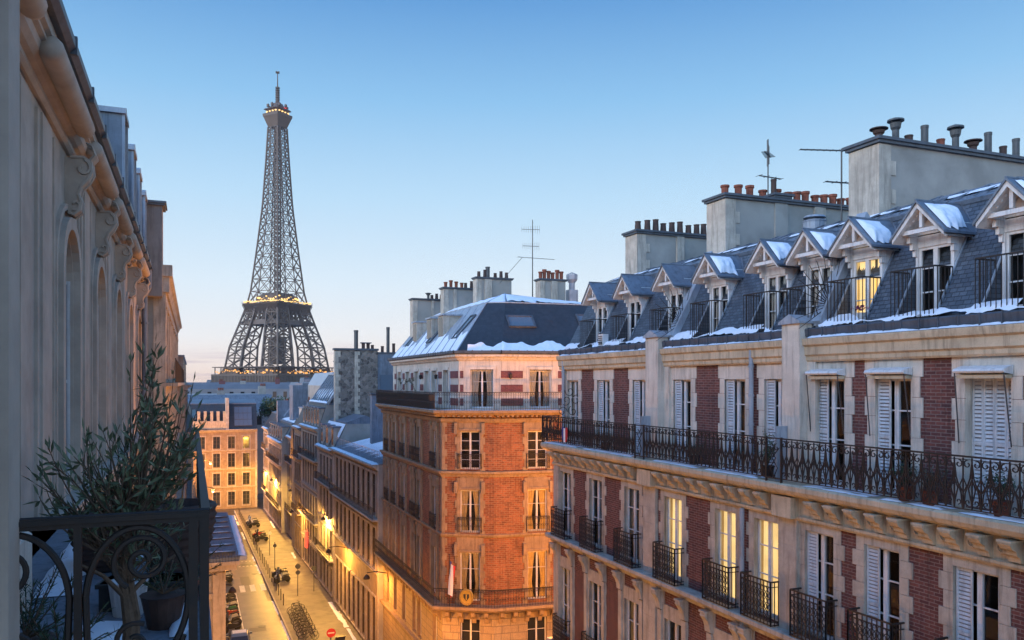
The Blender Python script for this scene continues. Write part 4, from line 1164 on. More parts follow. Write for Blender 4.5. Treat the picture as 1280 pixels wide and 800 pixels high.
def bare_shrub(name, loc, h, seed, label, leaves=120, cat='shrub', group=None, spread=.5, lm='twig_leaf'):
    rnd = random.Random(seed); root = tag(empty(name, loc), label, cat, group)
    tw = MB(); lf = MB(); tips = []
    pot = MB(); pot.lathe([(.16, 0), (.22, .34), (.24, .36), (.2, .36), (.18, .3)], n=12); pot.build('planter', 'planter', root)
    def grow(p, d, L, r, lev):
        q = p + d * L; tw.tube([p, (p + q) / 2 + Vector((rnd.uniform(-.03, .03),) * 3), q], r, 4, r2=r * .6)
        tips.append((p, q))
        if lev == 0: return
        for _ in range(3):
            dd = (d + Vector((rnd.uniform(-1, 1), rnd.uniform(-1, 1), rnd.uniform(-.2, .7))) * spread * 1.3).normalized(); grow(q, dd, L * .68, r * .6, lev - 1)
    grow(Vector((0, 0, .3)), Vector((0, 0, 1)), h * .36, .022, 3)
    for _ in range(leaves):
        a, b = rnd.choice(tips); c = a.lerp(b, rnd.random()) + Vector([rnd.uniform(-.05, .05) for _ in range(3)])
        u = Vector([rnd.uniform(-1, 1) for _ in range(3)]).normalized() * .05; v = Vector([rnd.uniform(-1, 1) for _ in range(3)]).normalized() * .03
        lf.quad(c - u, c + v, c + u, c - v)
    tw.build('branches', 'bark', root); lf.build('foliage', lm, root)
    return root
for k, (yy, s_, txt) in enumerate([(55.6, 3, 'bare shrub behind the black balcony screen, farther of the two'), (51.6, 4, 'bare shrub behind the black balcony screen, nearer of the two')]):
    bare_shrub('potted_shrub', (13.75, yy, 19.43), 1.9, s_, txt + ' on the striped floor', 160, group='shrubs on the corner balcony')
# television mast on the corner roof
an = tag(empty('roof_antenna', (22.75, 52.9, 26.5)), 'tall television mast with stacked aerials above the corner building roof', 'antenna')
mb = MB(); mb.tube([(0, 0, 0), (0, 0, 6.2)], .05, 6, r2=.03); mb.build('mast', 'iron_grey', an)
def yagi(mb, z, L, a, n, el, vert=False, x0=0):
    c, s = math.cos(a), math.sin(a)
    mb.tube([(-c * L * .4 + x0, -s * L * .4, z), (c * L * .6 + x0, s * L * .6, z)], .022, 4)
    for i in range(n):
        t = -.4 * L + L * i / (n - 1); e = el * (1 - .4 * i / n)
        if vert: mb.tube([(c * t, s * t, z - e), (c * t, s * t, z + e)], .010, 3)
        else: mb.tube([(c * t - s * e, s * t + c * e, z), (c * t + s * e, s * t - c * e, z)], .010, 3)
for z, L, a in ((5.5, 1.3, 2.9), (4.3, 1.2, 3.0)):
    mb = MB(); yagi(mb, z, L, a, 9, .3, True); mb.build('aerial', 'iron_grey', an)
mb = MB(); yagi(mb, 3.45, 2.9, .05, 4, .25); mb.build('aerial', 'iron_grey', an)
mb = MB(); mb.tube([(-.8, 0, 3.45), (-2.3, .6, 1.6)], .02, 4); mb.build('stay', 'iron_grey', an)
# antennas and shield on the right building
def aerial_thing(loc, label, h, arms):
    an = tag(empty('roof_antenna', loc), label, 'antenna', 'television aerials on the right roof')
    mb = MB(); mb.tube([(0, 0, 0), (0, 0, h)], .022, 6); mb.build('mast', 'iron_grey', an)
    for (z, L, a, n, el, v) in arms:
        mb = MB(); yagi(mb, z, L, a, n, el, v); mb.build('aerial', 'iron_grey', an)
aerial_thing((17.05, 20.65, 27.0), 'slanted aerial with bowed reflector on the slim chimney of the brick building', 1.75, [(1.25, .75, -2.5, 9, .16, False), (1.28, .25, .6, 5, .42, True), (.55, .95, .1, 4, .15, False)])
aerial_thing((16.0, 16.46, 25.1), 'straight twin-arm aerial left of the tall rendered chimney wall', 2.1, [(2.05, 1.9, 2.85, 12, .12, False), (1.2, .8, 3.0, 4, .15, False)])
sh = tag(empty('shield_emblem', (12.24, 25.55, 19.02), -R(90)), 'blue, white and red shield hung on the scrolled balcony railing', 'emblem')
for i, m in enumerate(('cloth_blue', 'cloth_white', 'cloth_red')):
    x0 = -.21 + i * .14
    cur = lambda x: -.05 - .27 * math.sqrt(max(0, 1 - (x / .215) ** 2))
    pts = [(x0, .36 + (.03 if i != 1 else .0)), (x0 + .14, .36 + (.03 if i != 1 else 0))] + [(x0 + .14 * (1 - k / 5), .18 + cur(x0 + .14 * (1 - k / 5))) for k in range(6)]
    mb = MB(); mb.prism(pts, -.03, 0, 'y'); mb.build('stripe', m, sh)
# ---------------------------------------------------------------- iron lattice tower
TX, TY = 67.2, 702.0
va = math.atan2(TY, TX)
TW = tag(empty('lattice_tower', (TX, TY, 0), va + R(45)), 'tall dark iron lattice tower with golden lights rising beyond the end of the street', 'tower')
Zy = lambda y: 21 + (478 - y) * .6768
# half side (not diagonal) of the tower by height, from the photo
PROF = [(0, 52), (Zy(462), 62.5 * .6768 / 1.414), (Zy(435), 57 * .6768 / 1.414), (Zy(400), 43 * .6768 / 1.414), (Zy(382), 36.5 * .6768 / 1.414), (Zy(365), 32 * .6768 / 1.414), (Zy(311), 24.6 * .6768 / 1.414),
        (Zy(258), 18 * .6768 / 1.414), (Zy(200), 13.8 * .6768 / 1.414), (Zy(163), 11.6 * .6768 / 1.414), (Zy(120), 9.0 * .6768 / 1.414)]
def hs(z):
    for (a, b), (c, d) in zip(PROF, PROF[1:]):
        if z <= c: return b + (d - b) * (z - a) / (c - a)
    return PROF[-1][1]
def legw(z):   # width of one corner leg
    z1, z2, z3 = Zy(462), Zy(382), Zy(250)
    if z < z1: return 20 + (z1 - z) * .15
    if z < z2: return 18 - (z - z1) / (z2 - z1) * 6.5
    return max(2.0, 9.6 - (z - z2) / (z3 - z2) * 3.8)
def beam(mb, a, b, r): mb.tube([a, b], r, 4, cap=False)
for sx in (-1, 1):
    for sy in (-1, 1):
        mb = MB(); z = 0.0
        zs = [0, 12, Zy(468)] ; z = Zy(462)
        while z < Zy(384): zs.append(z); z += 9.4
        zs.append(Zy(382))
        def corners(z):
            h = hs(z); w = legw(z)
            return [Vector((sx * h, sy * h, z)), Vector((sx * (h - w), sy * h, z)), Vector((sx * (h - w), sy * (h - w), z)), Vector((sx * h, sy * (h - w), z))]
        for z0, z1 in zip(zs, zs[1:]):
            A, B = corners(z0), corners(z1)
            for k in range(4):
                k2 = (k + 1) % 4
                beam(mb, A[k], B[k], .85); beam(mb, A[k], B[k2], .46); beam(mb, A[k2], B[k], .46); beam(mb, B[k], B[k2], .5)
                m0, m1 = (A[k] + A[k2]) / 2, (B[k] + B[k2]) / 2
                beam(mb, m0, m1, .36)
            for t in (.25, .5, .75): beam(mb, A[k].lerp(B[k], t), A[k2].lerp(B[k2], t), .24)
        mb.build('tower_leg', 'tower_iron', TW)
# upper shaft
up = MB(); z = Zy(382); zs = [z]
while z < Zy(163): z += 7.6 + (hs(z) - 6) * .32; zs.append(min(z, Zy(160)))
for z0, z1 in zip(zs, zs[1:]):
    h0, h1 = hs(z0), hs(z1); w0, w1 = min(legw(z0), h0), min(legw(z1), h1)
    for k in range(4):
        c = [Vector((h0, h0, z0)), Vector((-h0, h0, z0)), Vector((-h0, -h0, z0)), Vector((h0, -h0, z0))]
        d = [Vector((h1, h1, z1)), Vector((-h1, h1, z1)), Vector((-h1, -h1, z1)), Vector((h1, -h1, z1))]
        a, b, a1, b1 = c[k], c[(k + 1) % 4], d[k], d[(k + 1) % 4]
        beam(up, a, a1, .72); beam(up, a1, b1, .38)
        L0, L1 = 2 * h0, 2 * h1
        p0, q0 = a.lerp(b, w0 / L0), a.lerp(b, 1 - w0 / L0); p1, q1 = a1.lerp(b1, w1 / L1), a1.lerp(b1, 1 - w1 / L1)
        for (s, t, u, v) in ((a, p0, a1, p1), (q0, b, q1, b1)):
            beam(up, s, v, .36); beam(up, t, u, .36); beam(up, t, v, .42)
        if (q0 - p0).length > 1.5: beam(up, p0, q1, .26); beam(up, q0, p1, .26)
# lift shaft core
for z0, z1 in zip(zs, zs[1:]):
    for k in range(4):
        e = lambda q, z: Vector(((1.7 if q % 4 in (0, 3) else -1.7), (1.7 if q % 4 in (0, 1) else -1.7), z))
        beam(up, e(k, z0), e(k, z1), .5); beam(up, e(k, z0), e(k + 1, z1), .34); beam(up, e(k, z1), e(k + 1, z1), .34)
up.build('tower_shaft', 'tower_iron', TW)
def ring(name, z0, z1, h0, h1, mats='tower_iron', solid=True):
    mb = MB(); mb.hexa([(-h0, -h0, z0), (h0, -h0, z0), (h0, h0, z0), (-h0, h0, z0), (-h1, -h1, z1), (h1, -h1, z1), (h1, h1, z1), (-h1, h1, z1)]); return mb
k_ = .6768 / 1.414
# second platform
z2 = Zy(382)
p2 = ring('platform', z2 - .2, z2 + .9, 41.5 * k_, 42.5 * k_)
p2.merge(ring('', z2 - 6.0, z2 - .3, 37.0 * k_, 41.5 * k_))
p2.merge(ring('', z2 - 17, z2 - 13, 43.5 * k_, 41.5 * k_))
for s in range(-14, 15):
    t = s / 14
    for (a, b) in (((t, -1), 0), ((t, 1), 0), ((-1, t), 0), ((1, t), 0)):
        beam(p2, (a[0] * 37.2 * k_, a[1] * 37.2 * k_, z2 - 7), (a[0] * 42.2 * k_, a[1] * 42.2 * k_, z2 - .2), .35)
    for a in ((t, -1), (t, 1), (-1, t), (1, t)):
        beam(p2, (a[0] * 42.3 * k_, a[1] * 42.3 * k_, z2 + .9), (a[0] * 42.3 * k_, a[1] * 42.3 * k_, z2 + 2.6), .12)
for (z0, z1, s) in ((z2 + 3, z2 + 8, 26), (z2 + 8, z2 + 10, 20)): p2.merge(ring('', z0, z1, s * k_, (s - 2) * k_))
# the girder web between the legs under the second platform
for k in range(4):
    R4 = Matrix.Rotation(R(90 * k), 4, 'Z'); h = 40 * k_; n_ = 9
    for i in range(n_):
        a0, a1 = -h + 2 * h * i / n_, -h + 2 * h * (i + 1) / n_
        for (p, q) in (((a0, h, z2 - 13), (a1, h, z2 - 6)), ((a1, h, z2 - 13), (a0, h, z2 - 6)), ((a0, h, z2 - 13), (a0, h, z2 - 6))): beam(p2, R4 @ Vector(p), R4 @ Vector(q), .3)
p2.build('tower_platform', 'tower_iron', TW)
# first platform
z1_ = Zy(469)
p1 = ring('platform', z1_ - .6, z1_ + .6, 78 * k_, 78 * k_)
p1.merge(ring('', z1_ - 9.0, z1_ - .7, 69 * k_, 70 * k_)); p1.merge(ring('', z1_ - 10.5, z1_ - 9.1, 77 * k_, 77 * k_)); p1.merge(ring('', z1_ + 6.0, z1_ + 6.7, 77 * k_, 77 * k_))
H = 77 * k_
for s in range(-22, 23):
    t = s / 22
    for a in ((t, -1), (t, 1), (-1, t), (1, t)):
        p = (a[0] * H, a[1] * H); p1.box(p[0] - .45, p[0] + .45, p[1] - .45, p[1] + .45, z1_ - 9.1, z1_ - .6)
        if s % 4 == 0: p1.box(p[0] - .2, p[0] + .2, p[1] - .2, p[1] + .2, z1_ + .6, z1_ + 6)
for c in ((-1, -1), (1, -1), (-1, 1), (1, 1)):
    p1.box(c[0] * H * .55 - 8, c[0] * H * .55 + 8, c[1] * H * .8 - 4, c[1] * H * .8 + 4, z1_ + .6, z1_ + 5.5)
p1.build('tower_platform', 'tower_iron', TW)
# top platform, cabin and mast
z3 = Zy(146)
p3 = ring('platform', z3 - 1, z3 + 1.5, 17.5 * k_, 18 * k_)
p3.merge(ring('', z3 - 9, z3 - 1, 11.6 * k_, 17.0 * k_)); p3.merge(ring('', z3 + 1.5, z3 + 5, 13 * k_, 13 * k_)); p3.merge(ring('', z3 + 5, z3 + 6.2, 17 * k_, 15 * k_))
p3.merge(ring('', z3 + 6.2, z3 + 11, 10 * k_, 6 * k_))
for s in range(8):
    a = s * math.pi / 4 + .2; p3.tube([(15 * k_ * math.cos(a), 15 * k_ * math.sin(a), z3 + 6), (16.5 * k_ * math.cos(a), 16.5 * k_ * math.sin(a), z3 + 10)], .35, 4)
    p3.box(16.5 * k_ * math.cos(a) - .8, 16.5 * k_ * math.cos(a) + .8, 16.5 * k_ * math.sin(a) - .8, 16.5 * k_ * math.sin(a) + .8, z3 + 7, z3 + 9.4)
p3.build('tower_platform', 'tower_iron', TW)
ant = MB(); zt = z3 + 11
ant.tube([(0, 0, zt - 1), (0, 0, Zy(112))], 1.3, 6, r2=.7); ant.tube([(0, 0, Zy(112)), (0, 0, Zy(90))], .55, 6, r2=.35)
for k in range(7): ant.lathe([(1.9, 0), (1.9, .9)], (0, 0, zt + 1 + k * 2.0), 8)
ant.box(-1.9, 1.9, -.35, .35, Zy(91.5), Zy(89.7)); ant.box(-.35, .35, -1.9, 1.9, Zy(91.5) + .02, Zy(89.7) - .02)
ant.build('tower_mast', 'tower_iron', TW)
# lamps
rnd = random.Random(8)
lt = MB()
for k in range(4):
    R4 = Matrix.Rotation(R(90 * k), 4, 'Z')
    for i in range(26):
        t = -1 + 2 * (i + .5) / 26
        c = R4 @ Vector((t * 40 * k_, 40.5 * k_, z2 + 1.8 + rnd.random() * .8)); s = rnd.choice((.28, .4, .55)); lt.box(c.x - s, c.x + s, c.y - s, c.y + s, c.z - s, c.z + s)
    for i in range(9):
        t = -1 + 2 * (i + .5) / 9
        c = R4 @ Vector((t * 25 * k_, 26.5 * k_, z2 + 4 + rnd.random() * 3)); s = rnd.choice((.3, .45, .7)); lt.box(c.x - s, c.x + s, c.y - s, c.y + s, c.z - s, c.z + s)
    for i in range(4):
        t = -1 + 2 * (i + .5) / 4
        c = R4 @ Vector((t * 14 * k_, 15 * k_, z3 + 3.0)); s = .5; lt.box(c.x - s, c.x + s, c.y - s, c.y + s, c.z - s * .8, c.z + s * .8)
lt.build('platform_lamps', 'tower_light', TW)
la = MB()
for k in range(4):
    R4 = Matrix.Rotation(R(90 * k), 4, 'Z')
    for i in range(34):
        t = -1 + 2 * (i + .5) / 34
        if rnd.random() < .12: continue
        c = R4 @ Vector((t * 74 * k_, 74 * k_, z1_ + 1.4 + rnd.random() * 2.6)); s = rnd.choice((.3, .5, .8)); la.box(c.x - s, c.x + s, c.y - s * .5, c.y + s * .5, c.z - s, c.z + s)
la.build('gallery_lamps', 'tower_amber', TW)
rb = MB()
for k in range(1, 2):
    c = Matrix.Rotation(R(90 * k + 45), 4, 'Z') @ Vector((0, 13 * k_, z3 + 8.2)); rb.lathe([(.01, -1.1), (1.1, 0), (.01, 1.1)], tuple(c), 8)
rb.build('beacon', 'red_light', TW)
lc = Matrix.Rotation(R(0), 4, 'Z') @ Vector((0, 0, 0))
# slanting lift cabin on one leg
lb = MB(); zc = Zy(432); h = hs(zc)
for s_ in (0,):
    lb.hexa([(h - 8, -h - 1, zc - 15), (h + 3, -h - 1, zc - 15), (h + 3, -h + 9, zc - 15), (h - 8, -h + 9, zc - 15),
             (h - 14, -h + 3, zc + 9), (h - 2, -h + 3, zc + 9), (h - 2, -h + 13, zc + 9), (h - 14, -h + 13, zc + 9)])
lb.build('lift_cabin', 'tower_iron', TW)
# ---------------------------------------------------------------- ground, road, pavements
def sheet_obj(name, pts, z, mat, label=None):
    mb = MB(); mb.add([(p[0], p[1], z) for p in pts], [tuple(range(len(pts)))])
    o = mb.build(name, mat); o['kind'] = 'structure'; return o
WF = lambda Y: 13.0 - max(0, Y - 60) * .026       # building line of the right side of the street
KR = lambda Y: 7.9 - max(0, Y - 60) * .020        # right kerb
sheet_obj('ground', [(-6000, -500), (6000, -500), (6000, 12000), (-6000, 12000)], -0.02, 'ground_far')
sheet_obj('road', [(2.2, -20), (KR(0), -20), (KR(0), 31.5), (60, 31.5), (60, 38.5), (KR(60), 38.5), (KR(60), 60), (KR(139), 139), (40, 139), (40, 132), (KR(131), 131.5), (KR(139), 139.2), (-30, 139.2), (-30, 128), (2.2, 128)], 0.0, 'asphalt') if False else None
sheet_obj('road', [(2.0, -20), (KR(0), -20), (KR(60), 60), (KR(138), 138), (2.0, 138)], 0.0, 'asphalt')
sheet_obj('cross_road', [(KR(60) + .01, 31.0), (70, 31.0), (70, 38.5), (KR(60) + .01, 38.5)], 0.0, 'asphalt')
def slab_obj(name, pts, z0, z1, mat):
    mb = MB(); mb.prism(pts, z0, z1, 'z'); o = mb.build(name, mat); o['kind'] = 'structure'; return o
slab_obj('pavement', [(KR(60) + .16, 38.5), (60, 38.5), (60, 44.5), (14, 44.5), (13.6, 60), (WF(138) + .5, 138), (KR(138) + .16, 138)], -.02, .13, 'pavement')
slab_obj('pavement', [(KR(0) + .16, -20), (12.9, -20), (12.9, 27), (60, 27), (60, 31), (KR(60) + .16, 31)], -.02, .13, 'pavement')
slab_obj('pavement', [(-2, -20), (1.9, -20), (1.9, 138), (-2, 138)], -.02, .13, 'pavement')
slab_obj('kerb', [(KR(60), 38.5), (KR(60) + .16, 38.5), (KR(138) + .16, 138), (KR(138), 138)], -.02, .15, 'kerb')
slab_obj('kerb', [(1.9, -20), (2.06, -20), (2.06, 138), (1.9, 138)], -.02, .15, 'kerb')
sheet_obj('cross_road', [(-40, 138.2), (50, 138.2), (50, 150), (-40, 150)], 0.0, 'asphalt')
def mark(name, rects):
    mb = MB()
    for (x0, x1, y0, y1) in rects: mb.quad((x0, y0, .005), (x1, y0, .005), (x1, y1, .005), (x0, y1, .005))
    o = mb.build(name, 'road_paint'); o['kind'] = 'structure'
mark('crosswalk_marking', [(4.5 + k * 1.0, 5.0 + k * 1.0, 84.3, 87.1) for k in range(3)])
mark('crosswalk_marking', [(4.4 + k * 1.1, 4.95 + k * 1.1, 65.6, 67.4) for k in range(3)])
mark('road_marking', [(4.1 + k * .42, 4.3 + k * .42, 96 + (k % 2) * .0, 96.25) for k in range(8)] + [(4.1 + k * .42, 4.3 + k * .42, 98.6, 98.85) for k in range(8)])
mark('road_marking', [(4.0, 4.1, 70, 84), (2.2, 4.1, 70, 70.12), (2.2, 4.1, 84, 84.12)])
mark('crosswalk_marking', [(3.6 + k * .8, 4.1 + k * .8, 124, 127.5) for k in range(4)])

# ---------------------------------------------------------------- row of street fronts on the right, beyond the corner
def frame_face(root_loc, p, q):
    return ((p[0] - root_loc[0], p[1] - root_loc[1], 0), math.atan2(q[1] - p[1], q[0] - p[0]), math.hypot(q[0] - p[0], q[1] - p[1]))
def street_building(name, label, p, q, depth, eave, storeys, nwin, wall, roof, group=None, trim='stone', rail=True, win_w=1.15, roofh=3.0, setb=1.6, roofmat='slate_dark', pane='glass_dark', dorm=0, cat='building', corn=.45, arch=False, edge=.6, gable_mat='render_grey', fm='wood_brown'):
    # facade runs p->q with the street on its right-hand side; local x from p, -y outward
    a = math.atan2(q[1] - p[1], q[0] - p[0]); L = math.hypot(q[0] - p[0], q[1] - p[1])
    root = tag(empty(name, (p[0], p[1], 0), a), label, cat, group)
    step = (L - 2 * edge) / nwin; xs = [edge + step * (i + .5) for i in range(nwin)]
    ops = [(x - win_w / 2, x + win_w / 2, z0, z1) for x in xs for (z0, z1) in storeys]
    mb = MB(); sheet(mb, 0, L, 0, eave, ops, d=.14); mb.build('wall', wall, root)
    for x in (0, L - .35):
        tr = MB(); tr.box(x + .01, x + .34, -.05, .02, .1, eave - .35); tr.build('pilaster', trim, root)
    bl = MB()
    for k, (z0, z1) in enumerate(storeys[:-1]):
        zb = z0 - .22
        bl.prism([(.02, zb - .22), (-.06, zb - .22), (-.14, zb - .1), (-.16, zb), (.02, zb)], .01, L - .01, 'x')
    bl.prism([(.02, eave - .45), (-.08, eave - .45), (-corn * .6, eave - .2), (-corn, eave - .12), (-corn, eave), (.02, eave)], 0, L, 'x')
    bl.build('cornice', trim, root)
    sp_ = {}
    for (z0, z1) in storeys:
        h = z1 - z0
        key = ('trim', win_w, round(h, 2), trim)
        if key not in WCACHE:
            tr = MB(); w2 = win_w / 2
            for a_, b_ in ((-w2 - .13, -w2), (w2, w2 + .13)): tr.box(a_, b_, -.04, .02, -.1, h + .05)
            tr.box(-w2 - .18, w2 + .18, -.09, .02, h + .05, h + .2); tr.box(-w2 - .15, w2 + .15, -.10, .02, -.2, -.1)
            WCACHE[key] = tr.mesh('surround', trim)
        for x in xs:
            o = inst(far_window(win_w, h, .13, pane, fmat=fm, arch=(arch and z1 < 20 and h > 2.4)), root, (x, 0, z0)); link('surround', WCACHE[key], o)
    if rail:
        for k, (z0, z1) in enumerate(storeys):
            if k in (0, 2) and k < len(storeys) - 1:
                key = ('lr', round(L, 2))
                if key not in lr: lr[key] = bar_rail(L - .1, .85, .22, n=3, r=.014, top=.025, deco=False).mesh('balcony_railing', 'iron')
                link('balcony_railing', lr[key], root, (.05, -.42, z0 - .20))
                sl = MB(); sl.box(.02, L - .02, -.5, .01, z0 - .34, z0 - .215); sl.build('balcony_slab', trim, root)
    g = MB(); pts = [(0, 0), (depth, 0), (depth, eave), (0, eave)]
    if roof == 'mansard': pts = [(0, 0), (depth, 0), (depth, eave), (depth - setb, eave + roofh), (setb, eave + roofh), (.0, eave)]
    for x in (0.003, L - .003): g.add([(x, a_, b_) for a_, b_ in pts], [tuple(range(len(pts)))])
    g.quad((0, depth, 0), (L, depth, 0), (L, depth, eave), (0, depth, eave)); g.build('gable_wall', gable_mat, root)
    rf = MB()
    if roof == 'mansard':
        rf.quad((0, 0.05, eave), (L, .05, eave), (L, setb, eave + roofh), (0, setb, eave + roofh)); rf.quad((0, depth, eave), (L, depth, eave), (L, depth - setb, eave + roofh), (0, depth - setb, eave + roofh))
        rf.build('mansard_roof', roofmat, root)
        tp_ = MB(); tp_.hexa([(0, setb, eave + roofh - .1), (L, setb, eave + roofh - .1), (L, depth - setb, eave + roofh - .1), (0, depth - setb, eave + roofh - .1), (0, setb, eave + roofh + .05), (L, setb, eave + roofh + .05), (L, depth / 2, eave + roofh + .7), (0, depth / 2, eave + roofh + .7)])
        tp_.tube([(0, setb, eave + roofh), (L, setb, eave + roofh)], .09, 5); tp_.build('zinc_roof', 'zinc', root)
        for i in range(dorm):
            x = L * (i + .5) / dorm; d = MB()
            yb = setb * min(1, (2.1) / roofh); 
            d.box(x - .5, x + .5, .12, setb + .2, eave + .2, eave + 2.1, 0); d.box(x - .62, x + .62, .02, setb + .3, eave + 2.1, eave + 2.25, 1); d.box(x - .36, x + .36, .10, .12, eave + .45, eave + 1.95, 2)
            d.build('dormer', [trim, 'zinc', pane], root)
    else:
        rf.hexa([(0, 0, eave - .02), (L, 0, eave - .02), (L, depth, eave - .02), (0, depth, eave - .02), (0, 0, eave + .04), (L, 0, eave + .04), (L, depth, eave + roofh), (0, depth, eave + roofh)])
        rf.build('zinc_roof', 'zinc', root)
        sm = MB(); k = 0.3
        while k < L: sm.tube([(k, .02, eave + .07), (k, depth, eave + roofh + .03)], .035, 4); k += .6
        sm.build('roof_seam', 'zinc_pale', root)
    return root, L
# 1 arched building next to the corner
Y0, Y1 = 59.4, 77.0
r1, L1 = street_building('town_house', 'long stone house with arched windows and flat snowy roof next to the brick corner', (WF(Y1), Y1), (WF(Y0), Y0), 7, 14.8, [(10.9, 14.0), (6.9, 9.9), (.6, 4.6)], 9, 'stone_ochre', 'flat', trim='stone', arch=True, win_w=1.2, roofh=1.5, corn=.55)
for x0, x1, y0, y1, z1 in ((4.5, 5.3, 2.4, 6.0, 20.0), (12.2, 12.8, 3.1, 4.3, 17.9), (13.6, 14.2, 3.1, 4.3, 17.7), (15.0, 15.6, 3.3, 5.0, 18.2)):
    chimney(r1, x0, x1, y0, y1, 14.9, z1, [(.25, 1, .35, .13, 'pot_dark'), (.7, 1, .35, .13, 'pot_dark')], mats=('render_grey', 'render_dark', 'lead_dark'), quoin=False)
mb = MB(); k = 0
for i in range(34): mb.tube([(.3 + i * .51, .15, 14.85), (.3 + i * .51, .15, 15.75)], .02, 4)
mb.tube([(.3, .15, 15.75), (17.1, .15, 15.75)], .025, 4); mb.build('roof_railing', 'zinc_pale', r1)
mb = MB(); mb.box(11.5, 17.4, 5.5, 7, 15.8, 19.6, 0); mb.box(11.4, 17.5, 5.4, 7.1, 19.6, 19.75, 1); mb.box(14.5, 15.6, 5.46, 5.5, 17.6, 18.9, 2); mb.build('roof_annex', ['render_dark', 'zinc_pale', 'glass_sky'], r1)
# 2 narrow house with dormered dark roof
Y0, Y1 = 77.0, 85.6
r2, L2 = street_building('town_house', 'narrow grey stone house with low snowy ledge below the rubble gable', (WF(Y1), Y1), (WF(Y0), Y0), 6, 14.5, [(11.2, 13.6), (7.6, 10.3), (4.2, 6.6), (.6, 3.0)], 4, 'stone_grey', 'mansard', trim='stone', roofh=2.6, setb=1.2, dorm=3, gable_mat='render_grey')
# the tall rubble party wall behind it
tw_ = MB(); a = (WF(85.6), 85.6)
tw_.box(.55, 4.9, 0, .8, 12, 24.3, 0)
for i in range(20):
    w = .55 if i % 2 else .35
    tw_.box(.52, .52 + w, -.03, .83, 12.2 + i * .6, 12.2 + i * .6 + .59, 1); tw_.box(2.5, 2.5 + w, -.03, .0, 16.6 + i * .38, 16.6 + i * .38 + .37, 1)
tw_.box(.4, 5.0, -.1, .9, 24.3, 24.5, 2)
pw = tag(empty('party_wall', (13.0, 82.3, 0)), 'tall rubble stone party wall with pale quoins and chimney pipes above the row of roofs', 'wall')
tw_.build('wall', ['rubble', 'stone', 'lead_dark'], pw)
mb = MB(); mb.box(4.9, 7.0, .1, 1.0, 12, 24.0, 0); mb.box(4.8, 7.1, 0, 1.1, 24.0, 24.15, 1); mb.box(5.2, 6.5, .04, .1, 20.0, 21.8, 2); mb.build('rendered_stack', ['render_dark', 'lead_dark', 'glass_sky'], pw)
for (x, h, r, m) in ((2.75, 2.1, .27, 'iron_grey'), (3.5, .75, .22, 'pot_dark'), (4.0, .75, .22, 'pot_dark'), (4.45, .6, .2, 'pot_dark'), (5.5, .7, .2, 'pot_dark'), (6.1, 2.7, .22, 'iron_grey'), (6.7, 1.0, .2, 'pot_dark')):
    link('chimney_pot', pot_mesh(2, h, r, m), pw, (x, .5, 24.3 if x < 4.9 else 24.1))
mb = MB(); mb.box(3.2, 4.3, .2, .7, 25.05, 25.15); mb.build('flue_cover', 'lead_dark', pw)
# 3 tall mansard house
Y0, Y1 = 85.6, 97.0
r3, L3 = street_building('town_house', 'pale house with tall ribbed mansard and snow ledge in the middle of the row', (WF(Y1), Y1), (WF(Y0), Y0), 9, 16.1, [(12.9, 15.3), (9.6, 12.1), (6.3, 8.7), (3.6, 5.5), (.5, 2.9)], 6, 'stone_grey', 'mansard', trim='stone', roofh=2.6, setb=.9, dorm=6)
mb = MB(); mb.quad((0, 1.0, 18.75), (L3, 1.0, 18.75), (L3, 3.2, 21.9), (0, 3.2, 21.9)); mb.add([(L3, 1.0, 18.75), (L3, 9, 18.75), (L3, 9, 21.9), (L3, 3.2, 21.9)], [(0, 1, 2, 3)]); mb.quad((0, 3.2, 21.9), (L3, 3.2, 21.9), (L3, 9, 22.1), (0, 9, 22.1)); mb.build('upper_mansard', 'slate_dark', r3)
mb = MB()
for i in range(9):
    x = .4 + i * (L3 - .8) / 8; mb.tube([(x, .95, 18.75), (x, 3.15, 21.95)], .09, 4)
mb.tube([(0, 3.15, 21.95), (L3, 3.15, 21.95)], .12, 4); mb.tube([(L3, .95, 18.7), (L3, 3.15, 21.95)], .16, 4); mb.build('roof_rib', 'zinc_pale', r3)
# 4, 5 narrow fronts
r4, L4 = street_building('town_house', 'narrow brownish house beyond the pale mansard house', (WF(103), 103), (WF(97), 97), 9, 15.6, [(12.2, 14.5), (8.9, 11.2), (5.6, 8.0), (.6, 3.6)], 3, 'stone_ochre', 'mansard', roofh=2.2, setb=1.0, trim='stone_grey')
r5, L5 = street_building('town_house', 'set back house with dark pointed turret roof and blank lilac wall', (WF(115) + .8, 115), (WF(103) + .8, 103), 8, 13.6, [(10.4, 12.6), (7.1, 9.4), (3.8, 6.1), (.6, 3.0)], 5, 'stone_grey', 'mansard', roofh=2.4, setb=1.2, trim='stone_grey')
mb = MB(); mb.box(5.0, 8.0, .8, 3.4, 13.6, 17.6, 0); mb.box(4.9, 8.1, .7, 3.5, 17.6, 17.75, 1); mb.build('stair_tower', ['stone_pale', 'zinc_pale'], r5)
mb = MB(); mb.box(9.2, 12.0, -.75, 2.2, 0, 11.4, 0); mb.prism([(9.0, 11.4), (12.2, 11.4), (11.2, 15.2), (10.0, 15.2)], -.9, 2.2, 'y', 1); mb.build('turret', ['stone_grey', 'slate_dark'], r5)
r6, L6 = street_building('town_house', 'long low grey front with snow line on its cornice, farther down the row', (WF(131), 131), (WF(115), 115), 8, 12.6, [(9.7, 11.6), (6.5, 8.7), (3.5, 5.6), (.6, 2.8)], 9, 'stone_grey', 'mansard', roofh=2.6, setb=1.4, dorm=6, trim='stone')
for q in ((2, 3.2, 1.0, 5, 13, 18.2), (9, 12.5, 2.0, 7, 13, 20.6)):
    mb = MB(); mb.box(*q); mb.build('party_stack', 'render_dark', r6)
